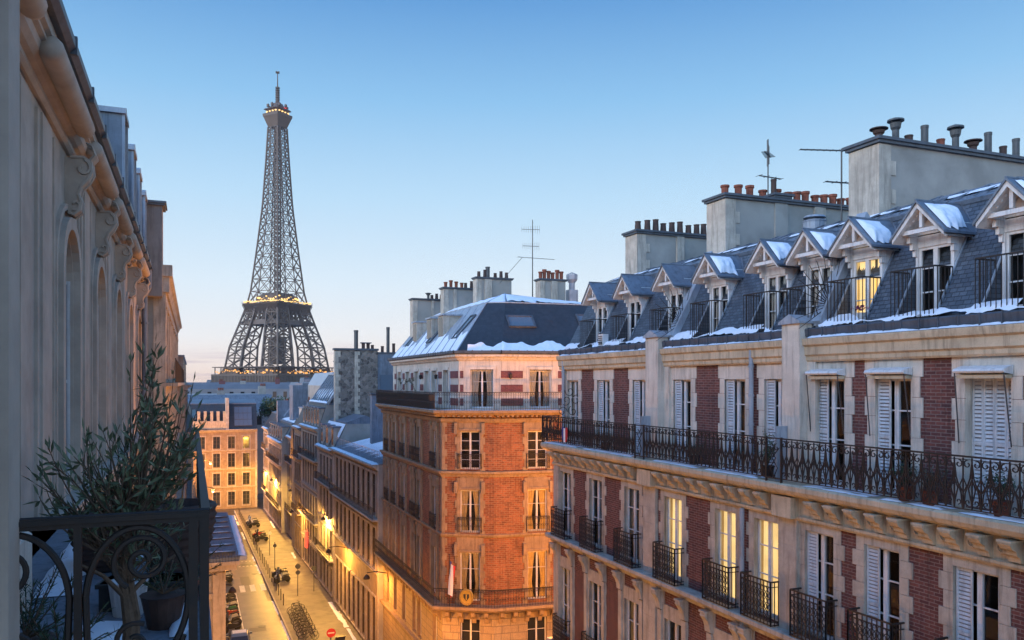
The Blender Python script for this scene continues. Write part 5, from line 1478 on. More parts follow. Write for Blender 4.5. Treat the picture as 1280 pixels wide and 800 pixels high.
r7, L7 = street_building('town_house', 'last stone front of the right row beside the lit end building', (WF(137.5), 137.5), (WF(131), 131), 8, 13.7, [(10.6, 12.7), (7.3, 9.5), (4.0, 6.3), (.6, 2.9)], 4, 'stone_ochre', 'mansard', roofh=2.4, setb=1.3, trim='stone')
rc = random.Random(12)
def cpots(n): return [(.12 + .76 * i / (n - 1), rc.choice((0, 1, 2)), rc.uniform(.35, .6), .13, rc.choice(('terracotta', 'pot_dark', 'terracotta'))) for i in range(n)]
for (r_, L_, spots_, zb, zt) in ((r2, L2, ((.1, .7),), 15.5, 18.2), (r4, L4, ((.1, .7), (L4 - .8, L4 - .2)), 16.5, 19.6), (r5, L5, ((.2, .9), (7.9, 8.5)), 14.8, 18.4), (r6, L6, ((.1, .8), (6.2, 6.9), (13.5, 14.2)), 13.8, 17.6), (r7, L7, ((.2, .9), (4.6, 5.3)), 14.6, 17.6), (r3, L3, ((.1, .8), (L3 - .75, L3 - .1)), 20.5, 23.6)):
    for (a_, b_) in spots_:
        y_ = rc.uniform(2.0, 3.4) + (1.6 if r_ is r3 else 0); chimney(r_, a_, b_, y_, y_ + rc.uniform(1.6, 2.6), zb, zt + rc.uniform(-.5, .5), cpots(4), mats=('stone_grey', rc.choice(('render_grey', 'stone_grey', 'render_dark')), 'lead_dark'), quoin=False)
# blue rendered gable that rises behind the row
mb = MB(); g_ = tag(empty('gable_house', (12.6, 128, 0)), 'blank blue grey gable house rising behind the row before the tower', 'building')
mb.add([(0, 0, 8), (9, 0, 8), (9, 0, 20.9), (3.4, 0, 20.9), (3.4, 0, 19.4), (0, 0, 15.0)], [(0, 1, 2, 3, 4, 5)]); mb.add([(0, 0, 8), (0, 9, 8), (0, 9, 15), (0, 0, 15)], [(0, 1, 2, 3)])
mb.quad((0, 0, 15), (3.4, 0, 19.4), (3.4, 9, 19.4), (0, 9, 15)); mb.box(3.4, 9, .02, 9, 19.0, 20.88); mb.build('wall', 'render_dark', g_)
mb = MB(); mb.tube([(0, -.05, 15.05), (3.4, -.05, 19.45), (3.4, -.05, 20.95), (9, -.05, 20.95)], .14, 4); mb.build('coping', 'zinc_pale', g_)
# ---------------------------------------------------------------- lit building that closes the street
EY = 141.0
eb, Le = street_building('corner_building', 'warmly lit stone building closing the end of the street', (-12.0, EY), (10.2, EY), 12, 13.2, [(10.0, 12.0), (6.9, 9.2), (3.9, 5.9), (.6, 2.8)], 9, 'stone_warm', 'mansard', roofh=4.2, setb=2.4, dorm=0, roofmat='slate_dark', win_w=1.1, rail=False)
mb = MB()
for i in range(6):
    x = 11.8 + i * 1.0; mb.box(x, x + .45, .2, 1.9, 13.3, 16.2, 0)
mb.box(17.2, 17.7, -.1, 4.0, 13.2, 18.4, 1); mb.box(11.2, 17.2, .1, .3, 13.3, 14.6, 0)
mb.build('dormer', ['stone_cream', 'stone'], eb)
mb = MB(); P = lambda x, t: (x, .05 + 2.4 * t - .1, 13.2 + 4.2 * t + .06)
mb.quad(P(18.6, .12), P(21.4, .12), P(21.4, .86), P(18.6, .86), 0)
for k in range(5): mb.tube([P(18.6 + k * .7, .12), P(18.6 + k * .7, .86)], .05, 4, 1)
for k in range(4): mb.tube([P(18.6, .12 + k * .247), P(21.4, .12 + k * .247)], .05, 4, 1)
mb.build('studio_window', ['glass_sky', 'lead_dark'], eb)
# roofs and blocks beyond
def block(name, label, x0, x1, y0, y1, z0, z1, mat, roofm='roof_far', winrows=0, wn=10, rh=0.0, group='blocks far beyond the street'):
    root = tag(empty(name, ((x0 + x1) / 2, y0, 0)), label, 'building', group); w = (x1 - x0) / 2
    mb = MB(); mb.box(-w, w, 0, y1 - y0, z0, z1); mb.build('wall', mat, root)
    rf = MB(); rf.hexa([(-w, 0, z1), (w, 0, z1), (w, y1 - y0, z1), (-w, y1 - y0, z1), (-w + rh * .6, rh * .5, z1 + rh + .1), (w - rh * .6, rh * .5, z1 + rh + .1), (w - rh * .6, y1 - y0, z1 + rh + .1), (-w + rh * .6, y1 - y0, z1 + rh + .1)]); rf.build('roof', roofm, root)
    rc = random.Random(int(x0 * 7 + y0)); nst = int((x1 - x0) / 7) if y0 < 300 else 0
    for i in range(nst):
        cx = -w + 2 * w * (i + .3 + rc.random() * .4) / nst; hh = rc.uniform(.6, 1.7); dd = rc.uniform(2.0, 5.0)
        c_ = MB(); c_.box(cx - rc.uniform(.5, 1.1), cx + rc.uniform(.5, 1.1), dd, dd + .8, z1 + .2, z1 + rh + hh); cs_ = c_.build('chimney_stack', rc.choice(['render_grey', 'stone_grey', 'brick_band']), root)
        for q in range(3): link('chimney_pot', pot_mesh(0, .5, .16, 'terracotta'), cs_, (cx - .35 + q * .35, dd + .4, z1 + rh + hh))
    if winrows:
        me = MB(); me.box(-.5, .5, -.06, .0, 0, 1.6, 1); me.box(-.62, .62, -.04, .0, -.1, 1.75, 0); me = me.mesh('window', [mat, 'glass_dark'])
        for r_ in range(winrows):
            for i in range(wn): link('window', me, root, (-w + 2 * w * (i + .5) / wn, -.01, z1 - 2.4 - r_ * 3))
    return root
block('apartment_block', 'long blue zinc roofed block just behind the lit end building', -24, 16, 158, 176, 0, 15.4, 'wall_far', 'zinc', 1, 14, 3.2)
block('apartment_block', 'pale low block with a row of windows under the tower gallery', -20, 26, 235, 255, 0, 19.2, 'wall_far', 'roof_far', 2, 16, 1.2)
block('apartment_block', 'dark roofed block right of centre below the first tower gallery', 28, 60, 240, 260, 0, 19.4, 'wall_far', 'roof_far', 1, 10, 1.6)
block('apartment_block', 'grey zinc block behind the rubble party wall', 19.5, 32, 96, 110, 0, 22.0, 'render_dark', 'zinc', 1, 4, 1.2)
block('apartment_block', 'grey attic block with snowy roof left of the rubble party wall', 15.5, 21, 101, 118, 0, 20.6, 'render_grey', 'zinc_pale', 1, 3, 1.6)
block('apartment_block', 'dark narrow chimney block in front of the tower gallery', 19.0, 24.5, 150, 156, 0, 21.6, 'render_dark', 'lead_dark', 0, 1, .2)
rnd = random.Random(21)
for k in range(26):
    yy = rnd.uniform(420, 1500); f = rnd.uniform(-.42, .2); x = yy * f; w = rnd.uniform(14, 40)
    if 640 < yy < 770 and 20 < x < 120: continue
    block('distant_block', 'tiny pale block on the hazy skyline beyond the roofs', x - w, x + w, yy, yy + 20, 0, rnd.uniform(19.5, 26) if yy > 800 else 18 + rnd.uniform(0, 3), 'wall_far', 'roof_far', 0, 1, 1.5, group='tiny blocks on the skyline')
# tree clumps between the roofs
def tree(name, loc, h, rad, seed, label, n=900, group=None):
    rnd = random.Random(seed); root = tag(empty(name, loc), label, 'tree', group)
    tr_ = MB(); tr_.tube([(0, 0, 0), (.1, 0, h * .4), (0, .1, h * .7)], .3, 6, r2=.12); tr_.build('trunk', 'bark', root)
    lf = MB(); cl = [Vector((rnd.uniform(-1, 1) * rad * .6, rnd.uniform(-1, 1) * rad * .6, h * .75 + rnd.uniform(-.5, .6) * rad)) for _ in range(14)]
    for _ in range(n):
        c = rnd.choice(cl) + Vector([rnd.gauss(0, rad * .22) for _ in range(3)]); s = rnd.uniform(.12, .28)
        u = Vector([rnd.uniform(-1, 1) for _ in range(3)]).normalized() * s; v = u.cross(Vector([rnd.uniform(-1, 1) for _ in range(3)])).normalized() * s * .7
        lf.quad(c - u, c + v, c + u, c - v)
    lf.build('crown', 'fir_leaf', root)
tree('roof_garden_tree', (13.2, 146, 9), 9.5, 2.4, 3, 'dark evergreen rising behind the end of the right row', 1400)
tree('roof_garden_tree', (15.5, 150, 9), 10, 1.8, 4, 'smaller dark evergreen close to the blue gable', 900)
# snow on the street fronts
sn = MB()
def snow_ledge(root, x0, x1, y0, y1, z, t=.12, sd=1, n=None, rg=.25, z2=None):
    Mx = Matrix.Translation(root.location) @ Matrix.Rotation(root.rotation_euler[2], 4, 'Z')
    A, B, C, D = [Mx @ Vector(v) for v in ((x0, y1, z if z2 is None else z2), (x1, y1, z if z2 is None else z2), (x1, y0, z), (x0, y0, z))]
    snow_patch(sn, A, B, C, D, n or int((x1 - x0) * 2.5) + 2, 4, t, sd, rg)
snow_ledge(r1, 0, L1, -.55, .12, 14.83, .10, 1)
for i in range(28): snow_ledge(r1, .33 + i * .6, .33 + i * .6 + .5, .2, 6.5, 14.95, .07, 10 + i, 3, .25, 16.3)
snow_ledge(r2, 0, L2, -.45, .05, 14.52, .18, 2); snow_ledge(r2, 0, L2, .4, 1.1, 15.6, .1, 3, z2=17.0)
snow_ledge(r3, 0, L3, -.45, .05, 16.12, .15, 4); snow_ledge(r3, 0, L3, .75, 1.15, 18.78, .22, 5, z2=18.85)
for i in range(8): snow_ledge(r3, .6 + i * 1.33, 1.5 + i * 1.33, 1.15, 2.3, 18.95, .12, 50 + i, 5, .3, 20.5)
for r_, L_, z in ((r4, L4, 15.62), (r5, L5, 13.62), (r6, L6, 12.62), (r7, L7, 13.72)): snow_ledge(r_, 0, L_, -.45, .05, z, .16, 7)
snow_ledge(r5, 9.1, 12.1, -.9, -.72, 11.45, .2, 8)
snow_ledge(r6, 0, L6, 1.4, 3.4, 15.3, .12, 9, z2=15.7)
snow_ledge(r5, 0, 4.8, 1.2, 3.4, 16.1, .12, 9, z2=16.5)
snow_ledge(r4, 0, L4, 1.0, 3.4, 17.9, .12, 9, z2=18.3)
sn.smooth = True
tag(sn.build('snow', 'snow'), 'snow on the ledges and flat roofs down the street', 'snow', kind='stuff')

sn = MB(); rnd = random.Random(77)
for k in range(5):
    yy = rnd.uniform(60, 134); side = True
    x = (WF(yy) - rnd.uniform(.35, .7)) if side else KR(yy) + rnd.uniform(.2, .9)
    w = rnd.uniform(.3, .7); l_ = rnd.uniform(2, 7)
    snow_patch(sn, (x - w / 2, yy, .135), (x - w / 2, yy + l_, .135), (x + w / 2, yy + l_, .135), (x + w / 2, yy, .135), 14, 5, .05, 200 + k, .3, .25)
for k in range(10):
    yy = rnd.uniform(62, 130); w = .35; x = KR(yy) - .3; l_ = rnd.uniform(2, 6)
    snow_patch(sn, (x - w / 2, yy, .006), (x - w / 2 - l_ * .02, yy + l_, .006), (x + w / 2 - l_ * .02, yy + l_, .006), (x + w / 2, yy, .006), 16, 4, .04, 300 + k, .4, .3)
sn.smooth = True; tag(sn.build('snow', 'snow'), 'dirty remains of snow along the pavement and kerb of the street', 'snow', kind='stuff')
mb = MB()
for k in range(9):
    yy = 62 + k * 8.3 + rnd.uniform(-2, 2); x = rnd.uniform(4.2, 6.8); w = rnd.uniform(.5, 1.4); l_ = rnd.uniform(1, 5); mb.quad((x, yy, .003), (x + w, yy, .003), (x + w, yy + l_, .003), (x, yy + l_, .003))
o = mb.build('asphalt_patch', 'roof_patch'); o['kind'] = 'structure'
for (x, y) in ((5.6, 72), (6.4, 92), (5.2, 111)):
    mb = MB(); mb.prism([(.35 * math.cos(a), .35 * math.sin(a)) for a in [2 * math.pi * q / 16 for q in range(16)]], .002, .012, 'z')
    tag(mb.build('manhole_cover', 'iron_grey', None, (x, y, 0)), 'round iron manhole cover in the asphalt', 'manhole cover', 'manhole covers in the street')
# ---------------------------------------------------------------- street furniture and vehicles
def car_mesh_parts(parent, body_m):
    prof = [(-2.0, .30), (-2.05, .55), (-1.98, .80), (-1.55, .92), (-1.0, 1.30), (-.55, 1.43), (.55, 1.42), (1.05, 1.12), (1.35, .92), (1.95, .78), (2.05, .52), (2.0, .28)]
    mb = MB(); n = len(prof); secs = []
    for s_, sc_ in ((-.80, .94), (-.72, 1.0), (.72, 1.0), (.80, .94)):
        ring_ = []
        for (x, z) in prof:
            yy = s_ * (1 - max(0, (z - .85)) * .38); ring_.append((x * (1 if abs(s_) < .75 else .985), yy, .28 + (z - .28) * (1 if abs(s_) < .75 else .975)))
        secs.append(ring_)
    for r0, r1_ in zip(secs, secs[1:]): mb.add(r0 + r1_, [(i, (i + 1) % n, n + (i + 1) % n, n + i) for i in range(n)])
    mb.add(secs[0], [tuple(range(n - 1, -1, -1))]); mb.add(secs[-1], [tuple(range(n))]); mb.build('body', body_m, parent)
    g = MB()
    def yw(z, s_): return s_ * (.80 * (1 - max(0, (z - .85)) * .38) + .012)
    for s_ in (-1, 1):
        g.quad((-1.35, yw(.95, s_), .97), (-.1, yw(.95, s_), .97), (-.1, yw(1.36, s_), 1.34), (-.72, yw(1.32, s_), 1.32)); g.quad((0, yw(.95, s_), .97), (1.15, yw(.95, s_), .97), (.65, yw(1.33, s_), 1.34), (0, yw(1.36, s_), 1.34))
    g.quad((1.33, -.66, .965), (1.33, .66, .965), (.64, .58, 1.415), (.64, -.58, 1.415)); g.quad((-1.56, -.66, .945), (-1.56, .66, .945), (-.98, .58, 1.335), (-.98, -.58, 1.335))
    g.build('window', 'glass_dark', parent)
    for x in (-1.28, 1.28):
        for s_ in (-1, 1):
            w_ = MB(); w_.lathe([(.20, -.10), (.31, -.10), (.32, -.05), (.32, .05), (.31, .10), (.20, .10)], n=16); w_.v = [(v[0], v[2], v[1]) for v in w_.v]
            o = w_.build('wheel', 'rubber', parent, (x, s_ * .74, .32)); h_ = MB(); h_.lathe([(.01, .105 * 1), (.19, .10), (.19, -.10), (.01, -.105)], n=10); h_.v = [(v[0], v[2], v[1]) for v in h_.v]; h_.build('rim', 'iron_grey', o)
    for x, m in ((2.0, 'glass_sky'), (-2.0, 'sign_red')):
        for s_ in (-1, 1): l_ = MB(); l_.box(x - .06, x + .04, s_ * .62 - .14, s_ * .62 + .14, .60, .74); l_.build('headlight' if x > 0 else 'tail_light', m, parent)
    for s_ in (-1, 1): l_ = MB(); l_.box(.75, .92, s_ * .90 - .09, s_ * .90 + .09, .95, 1.08); l_.build('mirror', body_m, parent)
c1 = tag(empty('parked_car', (3.45, 66.3, 0), R(88)), 'small blue grey hatchback parked at the left kerb below the motorbikes', 'car'); car_mesh_parts(c1, 'car_blue')
c2 = tag(empty('parked_car', (3.1, 119, 0), R(91)), 'dark hatchback parked far down the left kerb by the lit end building', 'car'); car_mesh_parts(c2, 'car_dark')
snp = MB(); snow_patch(snp, (2.95, 65.9, 1.43), (3.95, 65.9, 1.43), (3.95, 66.8, 1.43), (2.95, 66.8, 1.43), 6, 4, .05, 3, .1); snp.smooth = True
tag(snp.build('snow', 'snow'), 'patch of snow left on the roof of the parked hatchback', 'snow', kind='stuff')
def make_moto(col, scooter):
    root = empty('motorbike')
    wh = MB(); wh.lathe([(.22, -.05), (.29, -.05), (.30, 0), (.29, .05), (.22, .05)], n=14); wh.v = [(v[0], v[2], v[1]) for v in wh.v]; whm = wh.mesh('wheel', 'rubber')
    for x in (-.62, .62): link('wheel', whm, root, (x, 0, .30))
    b = MB()
    if scooter:
        b.prism([(-.75, .45), (-.6, .72), (-.05, .70), (.05, .36), (.35, .34), (.45, .95), (.56, 1.0), (.60, .5), (.35, .24), (-.3, .24)], -.14, .14, 'y')
    else:
        b.prism([(-.70, .62), (-.3, .66), (.0, .74), (.3, .80), (.42, .66), (.25, .35), (-.2, .30), (-.45, .45)], -.12, .12, 'y'); b.tube([(.42, 0, .85), (.62, 0, .30)], .035, 5)
    b.tube([(-.2, .12, .32), (-.8, .14, .40)], .045, 6); b.build('body', col, root)
    s = MB(); s.prism([(-.78, .76), (-.72, .84), (-.1, .80), (.0, .74)], -.12, .12, 'y'); s.build('seat', 'rubber', root)
    h = MB(); h.tube([(.40, -.34, 1.05), (.50, -.1, 1.0), (.50, .1, 1.0), (.40, .34, 1.05)], .02, 5); h.box(.48, .58, -.07, .07, .84, .98); h.build('handlebar', 'iron', root)
    f = MB(); f.prism([(.34, .42), (.42, .60), (.62, .66), (.84, .58), (.9, .40), (.84, .44), (.62, .60), (.42, .52)], -.07, .07, 'y'); f.build('mudguard', col, root)
    if scooter: w = MB(); w.quad((.52, -.2, 1.0), (.52, .2, 1.0), (.40, .17, 1.42), (.40, -.17, 1.42)); w.build('windscreen', 'glass_sky', root)
    return root
mk = [make_moto(c, s) for c, s in (('scooter_white', True), ('scooter_green', True), ('scooter_dark', False), ('scooter_dark', True), ('scooter_red', False))]
kinds = ['white scooter with windscreen', 'green scooter with windscreen', 'black motorbike', 'black scooter with windscreen', 'dark red motorbike']
used_m = set(); cnt = {}
spots = [(3.1, 71.2, 35, 2), (3.2, 72.6, 28, 3), (3.1, 74.0, 33, 0), (3.15, 75.4, 30, 4), (3.1, 76.8, 25, 1), (3.2, 78.3, 34, 0), (3.1, 79.8, 28, 2), (3.15, 81.4, 31, 3), (3.1, 88.8, 15, 2), (3.2, 90.6, 20, 0)]
spots_r = [(8.75, 86.2, 205, 3), (8.8, 87.6, 212, 0), (8.75, 89.0, 200, 2), (8.5, 109.5, 200, 2), (8.45, 111.0, 210, 3), (8.4, 112.6, 196, 4), (8.3, 120.5, 205, 2), (8.25, 122.0, 205, 3), (8.2, 123.6, 200, 0)]
ordn = ['first', 'second', 'third', 'fourth', 'fifth', 'sixth', 'seventh', 'eighth', 'ninth', 'tenth']
for i, (x, y, a, k) in enumerate(spots + spots_r):
    o = mk[k] if k not in used_m else copy_tree(mk[k]); used_m.add(k)
    o.location = (x, y, .0 if i < len(spots) else .13); o.rotation_euler = (0, 0, R(a + (180 if i < len(spots) else 0)))
    if i < len(spots): tag(o, kinds[k] + ', ' + ordn[i] + ' at the left kerb from the hatchback', 'motorbike', 'motorbikes parked at the left kerb')
    else: tag(o, kinds[k] + ', ' + ordn[i - len(spots)] + ' on the right pavement from the crosswalk', 'motorbike', 'motorbikes parked on the right pavement')
def make_bike():
    root = empty('bicycle')
    wh = MB(); wh.tube([(.33 * math.cos(a), 0, .33 * math.sin(a)) for a in [2 * math.pi * k / 16 for k in range(16)]], .022, 4, closed=True)
    for k in range(6): wh.tube([(0, 0, 0), (.33 * math.cos(k * 1.05), 0, .33 * math.sin(k * 1.05))], .005, 3)
    m = wh.mesh('wheel', 'rubber')
    for x in (-.52, .52): link('wheel', m, root, (x, 0, .34))
    f = MB(); P = dict(r=(-.52, 0, .34), b=(-.08, 0, .30), s=(-.2, 0, .78), h=(.34, 0, .80), f=(.52, 0, .34))
    for a, b in ('rb', 'bs', 'sr', 'sh', 'bh', 'hf'): f.tube([P[a], P[b]], .02, 5)
    f.build('frame', 'iron_grey', root); s = MB(); s.box(-.34, -.08, -.06, .06, .86, .92); s.tube([(-.2, 0, .78), (-.22, 0, .88)], .015, 4); s.build('saddle', 'rubber', root)
    h = MB(); h.tube([(.34, 0, .80), (.31, 0, 1.0)], .016, 4); h.tube([(.22, -.26, 1.02), (.34, -.1, 1.0), (.34, .1, 1.0), (.22, .26, 1.02)], .014, 4); h.build('handlebar', 'iron', root)
    return root
bk = make_bike()
for i in range(11):
    o = bk if i == 0 else copy_tree(bk)
    o.location = (8.75, 66.0 + i * .85, .13); o.rotation_euler = (0, R(4 if i % 2 else -3), R(10 + (i * 37) % 11))
    tag(o, 'bicycle in the kerbside rack, ' + (ordn + ['eleventh'])[i] + ' from the no entry sign', 'bicycle', 'bicycles in the kerbside rack')
# rack hoops
for i in range(12):
    mb = MB(); mb.tube([(-.35, 0, 0), (-.35, 0, .7), (-.25, 0, .8), (.25, 0, .8), (.35, 0, .7), (.35, 0, 0)], .025, 5)
    o = mb.build('bicycle_hoop', 'iron_grey', None, (8.75, 65.6 + i * .85, .13)) if i == 0 else None
    if i == 0: hoop0 = o
    else: o = hoop0.copy(); COL.objects.link(o); o.location = (8.75, 65.6 + i * .85, .13)
    tag(o, 'low steel hoop of the kerbside bicycle rack', 'bicycle rack', 'hoops of the kerbside bicycle rack')
bm = MB(); bm.tube([(0, 0, 0), (0, 0, 1.0)], .045, 8); bm.lathe([(.03, 0), (.065, .04), (.03, .09), (.001, .1)], (0, 0, 1.0), 8); bm = bm.mesh('bollard', 'iron')
for i in range(30):
    yy = 77.5 + i * 1.9
    if 83.5 < yy < 84: continue
    o = link('bollard', bm, None, (KR(yy) + .40, yy, .13)); tag(o, 'slim dark bollard along the right kerb of the street', 'bollard', 'bollards along the right kerb')
def sign(loc, label, discs, h=2.7, cat='sign', face_a=0):
    s = tag(empty('street_sign', loc, face_a), label, cat)
    p = MB(); p.tube([(0, 0, 0), (0, 0, h)], .04, 8); p.build('pole', 'iron_grey', s)
    for (z, r, m, bar) in discs:
        d = MB(); d.prism([(r * math.cos(a), z + r * math.sin(a)) for a in [2 * math.pi * k / 20 for k in range(20)]], -.08, -.05, 'y', 0)
        if bar: d.box(-r * .7, r * .7, -.09, -.081, z - r * .14, z + r * .14, 1)
        d.build('sign_disc', [m, 'road_paint'], s)
sign((9.65, 60.6, .13), 'round red no entry sign with white bar on a pole by the pavement', [(2.15, .34, 'sign_red', True)], 2.2)
sign((9.6, 80.4, .13), 'dark backed double sign on a pole above the bicycle rack', [(2.9, .26, 'iron_grey', False), (2.3, .22, 'iron_grey', False)], 3.2)
sign((11.3, 81.5, .13), 'single dark disc sign on a pole beside the house fronts', [(2.3, .24, 'iron_grey', False)], 2.4)
sign((8.7, 100.5, .13), 'thin pole with a small white disc by the second crossing', [(2.7, .2, 'road_paint', False)], 3.0)
sign((8.6, 93.0, .13), 'bare thin pole with a small dark disc between the crossings', [(2.6, .2, 'iron_grey', False)], 3.0)
# advertising panels / utility boxes on the pavement
for (x, y, l_) in ((10.6, 62.2, 'low dark utility cabinet on the pavement below the arched house'), (9.9, 59.6, 'second utility cabinet close to the no entry sign')):
    mb = MB(); mb.box(-.35, .35, -.22, .22, 0, 1.25); mb.box(-.4, .4, -.27, .27, 1.25, 1.32); mb.box(-.3, .3, -.235, -.22, .15, 1.1)
    tag(mb.build('utility_cabinet', 'planter', None, (x, y, .13)), l_, 'cabinet')
mb = MB(); mb.box(-.1, .1, -.5, .5, -.9, .9)
tag(mb.build('shop_sign', 'tail_red', None, (WF(92) - .25, 92, 3.4)), 'small glowing red shop sign on the pale mansard house', 'sign')

# ---------------------------------------------------------------- street lamps
SOD = (1.0, 0.44, 0.075)
def lantern(loc, a, power, label, r=.04, arm=.8, post=False, col=SOD, low=False):
    o = tag(empty('street_lamp', loc, a), label, 'street lamp', 'lit street lamps')
    mb = MB()
    if post: mb.tube([(0, 0, -loc[2] + .13), (0, 0, .2), (0, -arm * .4, .45), (0, -arm, .35)], .06, 8, r2=.04)
    else: mb.tube([(0, 0, -.3), (0, -.1, .2), (0, -arm * .6, .4), (0, -arm, .35)], .035, 6); mb.box(-.08, .08, -.04, .0, -.45, -.15)
    mb.build('bracket', 'iron', o)
    h = MB(); h.lathe([(.04, .30), (.08, .26), (.22, .10), (.24, .02), (.23, -.04)], (0, -arm, -.05), 14, cap=False); h.build('lamp_head', 'iron', o)
    big_ = 3.2 if power > 6500 else 1.0
    g = MB(); g.lathe([(.01, .10), (.06, .08), (.07, .03), (.01, -.02)], (0, -arm, -.05), 10); g.v = [(v[0] * big_, (v[1] + arm) * big_ - arm, (v[2]) * big_) for v in g.v]; g.build('lamp_glass', 'lamp_glow', o)
    ld = bpy.data.lights.new('lamp_light', 'POINT'); ld.energy = power; ld.color = col; ld.shadow_soft_size = r
    l = link('lamp_light', ld, o, (0, -arm, -.55 if low else -.12)); return o
LK = 1.5
W_ = -R(90)
YEL = (1.0, .52, .09); ORG = (1.0, .36, .06)
lantern((WF(55) + .3, 57.5, 6.9), W_, 900 * LK, 'wall lamp low on the brick corner building facing the street', arm=1.6, col=ORG)
lantern((WF(70), 70.5, 6.3), W_, 1300 * LK, 'wall lamp on the long arched house', arm=1.7)
lantern((WF(80), 79.8, 7.6), W_, 3000 * LK, 'bright wall lamp on the narrow house below the rubble gable', arm=.5, col=YEL)
lantern((WF(94), 94.5, 6.2), W_, 1900 * LK, 'wall lamp on the pale mansard house', arm=1.5)
lantern((WF(108) + .8, 108, 6.8), W_, 2600 * LK, 'wall lamp beside the dark turret house', arm=.6, col=YEL)
lantern((WF(121), 121, 6.8), W_, 2800 * LK, 'wall lamp on the long low front', arm=.7, col=YEL)
lantern((WF(134), 134, 6.6), W_, 2600 * LK, 'wall lamp on the last front of the row', arm=.6, col=YEL)
lantern((1.4, 130.0, 8.8), R(90), 4600 * LK, 'very bright street lamp on a post at the far left end of the street', post=True, arm=1.2, col=ORG, low=True)
lantern((-9.0, 130.0, 8.8), R(20), 2600 * LK, 'street lamp on a post in front of the lit end building', post=True, arm=1.2, col=ORG, low=True)
lantern((1.2, 101, 8.2), R(90), 4600 * LK, 'street lamp on the left pavement halfway down the street', post=True, arm=1.1, col=YEL)
lantern((1.2, 76, 8.2), R(90), 4600 * LK, 'street lamp on the left pavement beside the parked motorbikes', post=True, arm=1.1, col=YEL)
lantern((1.2, 52, 8.2), R(90), 2600 * LK, 'street lamp on the left pavement below the bay window', post=True, arm=1.1)
lantern((8.6, 39.6, 7.4), R(180), 2000 * LK, 'street lamp at the corner of the side street', post=True, arm=.8, col=ORG)
lantern((16.5, 27.35, 14.2), R(180), 5200 * LK, 'lamp on the end wall of the brick building over the side street', arm=1.0, col=ORG, low=True)
lantern((22.5, 27.35, 14.2), R(180), 4600 * LK, 'second lamp on the end wall deeper in the side street', arm=1.0, col=ORG, low=True)
lantern((1.2, 24, 8.2), R(90), 1100 * LK, 'street lamp on the near left pavement', post=True, arm=1.1, low=True)
lantern((1.2, 11, 8.2), R(90), 700 * LK, 'street lamp straight below the near balcony', post=True, arm=1.1, low=True)
# ---------------------------------------------------------------- stone facade on the left, just beside the viewpoint
# local frame: x = world Y, -y = towards the street, y=0 at the wall plane X=-1.7
LB = tag(empty('stone_building', (-1.7, 0, 0), R(90)), 'near stone facade on the left with scroll keystones and deep moulded cornice', 'building')
LL = 30.0
ZW = [(13.2 - .75 + 4 * i, 13.2 + .75 + 4 * i) for i in range(5)]
mb = MB(); ops = [(a, b, 19.5, 23.2) for a, b in ZW] + [(a, b, 16.0, 18.6) for a, b in ZW] + [(a, b, 12.3, 15.0) for a, b in ZW]
sheet(mb, -4, LL, 10, 24.4, ops, d=.45); mb.quad((-4, 0, 0), (LL, 0, 0), (LL, 0, 10), (-4, 0, 10))
mb.build('wall', 'stone_left', LB)
mb = MB(); mb.add([(LL, 0, 0), (LL, 11, 0), (LL, 11, 26), (LL, 1.6, 26), (LL, .2, 24.6), (LL, 0, 24.4)], [(0, 1, 2, 3, 4, 5)]); mb.add([(-4, 0, 0), (-4, 11, 0), (-4, 11, 26), (-4, .2, 24.6)], [(0, 1, 2, 3)]); mb.quad((-4, 11, 0), (LL, 11, 0), (LL, 11, 26), (-4, 11, 26)); mb.build('gable_wall', 'render_grey', LB)
# window surrounds with a rounded head and a thin outer moulding
def arch_pts(cx, r, zc, n=14): return [(cx + r * math.cos(math.pi - math.pi * i / n), zc + r * .85 * math.sin(math.pi * i / n)) for i in range(n + 1)]
for a, b in ZW:
    su = MB(); c = (a + b) / 2; w = (b - a) / 2
    for (rr, y0, y1, wd) in ((w + .02, -.10, .05, .20), (w + .34, -.05, .02, .10)):
        inner = arch_pts(c, rr, 23.2 - w * .85); outer = arch_pts(c, rr + wd, 23.2 - w * .85)
        inner = [(inner[0][0], 19.4)] + inner + [(inner[-1][0], 19.4)]; outer = [(outer[0][0], 19.4)] + outer + [(outer[-1][0], 19.4)]
        n = len(inner); vs = [(p[0], y0, p[1]) for p in inner] + [(p[0], y0, p[1]) for p in outer] + [(p[0], y1, p[1]) for p in inner] + [(p[0], y1, p[1]) for p in outer]
        fs = []
        for i in range(n - 1): fs += [(i, i + 1, n + i + 1, n + i), (i, 2 * n + i, 2 * n + i + 1, i + 1), (n + i, n + i + 1, 3 * n + i + 1, 3 * n + i)]
        su.add(vs, fs)
    # spandrels closing the square head of the opening
    r = w; zc = 23.2 - w * .85
    for s_ in (-1, 1):
        pts = [(c + s_ * r, 23.2)] + [(c + s_ * r * math.cos(math.pi / 2 * i / 8), zc + r * .85 * math.sin(math.pi / 2 * i / 8)) for i in range(9)]
        su.prism(pts, .002, .40, 'y')
    su.box(c - .02 - w - .5, c - w - .44, -.03, .02, 19.4, 24.2); su.box(c + w + .44, c + w + .5, -.03, .02, 19.4, 24.2)
    su.build('window_surround', 'stone_left', LB)
for (z0, z1) in ((18.95, 19.35), (15.3, 15.7)):
    mb = MB(); mb.prism([(.02, z0), (-.08, z0), (-.2, z0 + .15), (-.3, z0 + .25), (-.3, z1), (.02, z1)], 4.2, LL, 'x'); mb.build('string_course', 'stone_left', LB)
for k in range(-1, 5):   # flat pilaster strips between the windows
    c = 11.2 + 4 * k + 4.0
    mb = MB()
    for a_, b_, d_ in ((-.52, .52, .035), (-.34, .34, .06)): mb.box(c + a_, c + b_, -d_, .01, 19.38, 24.2)
    if c < 29: mb.build('pilaster', 'stone_left', LB)
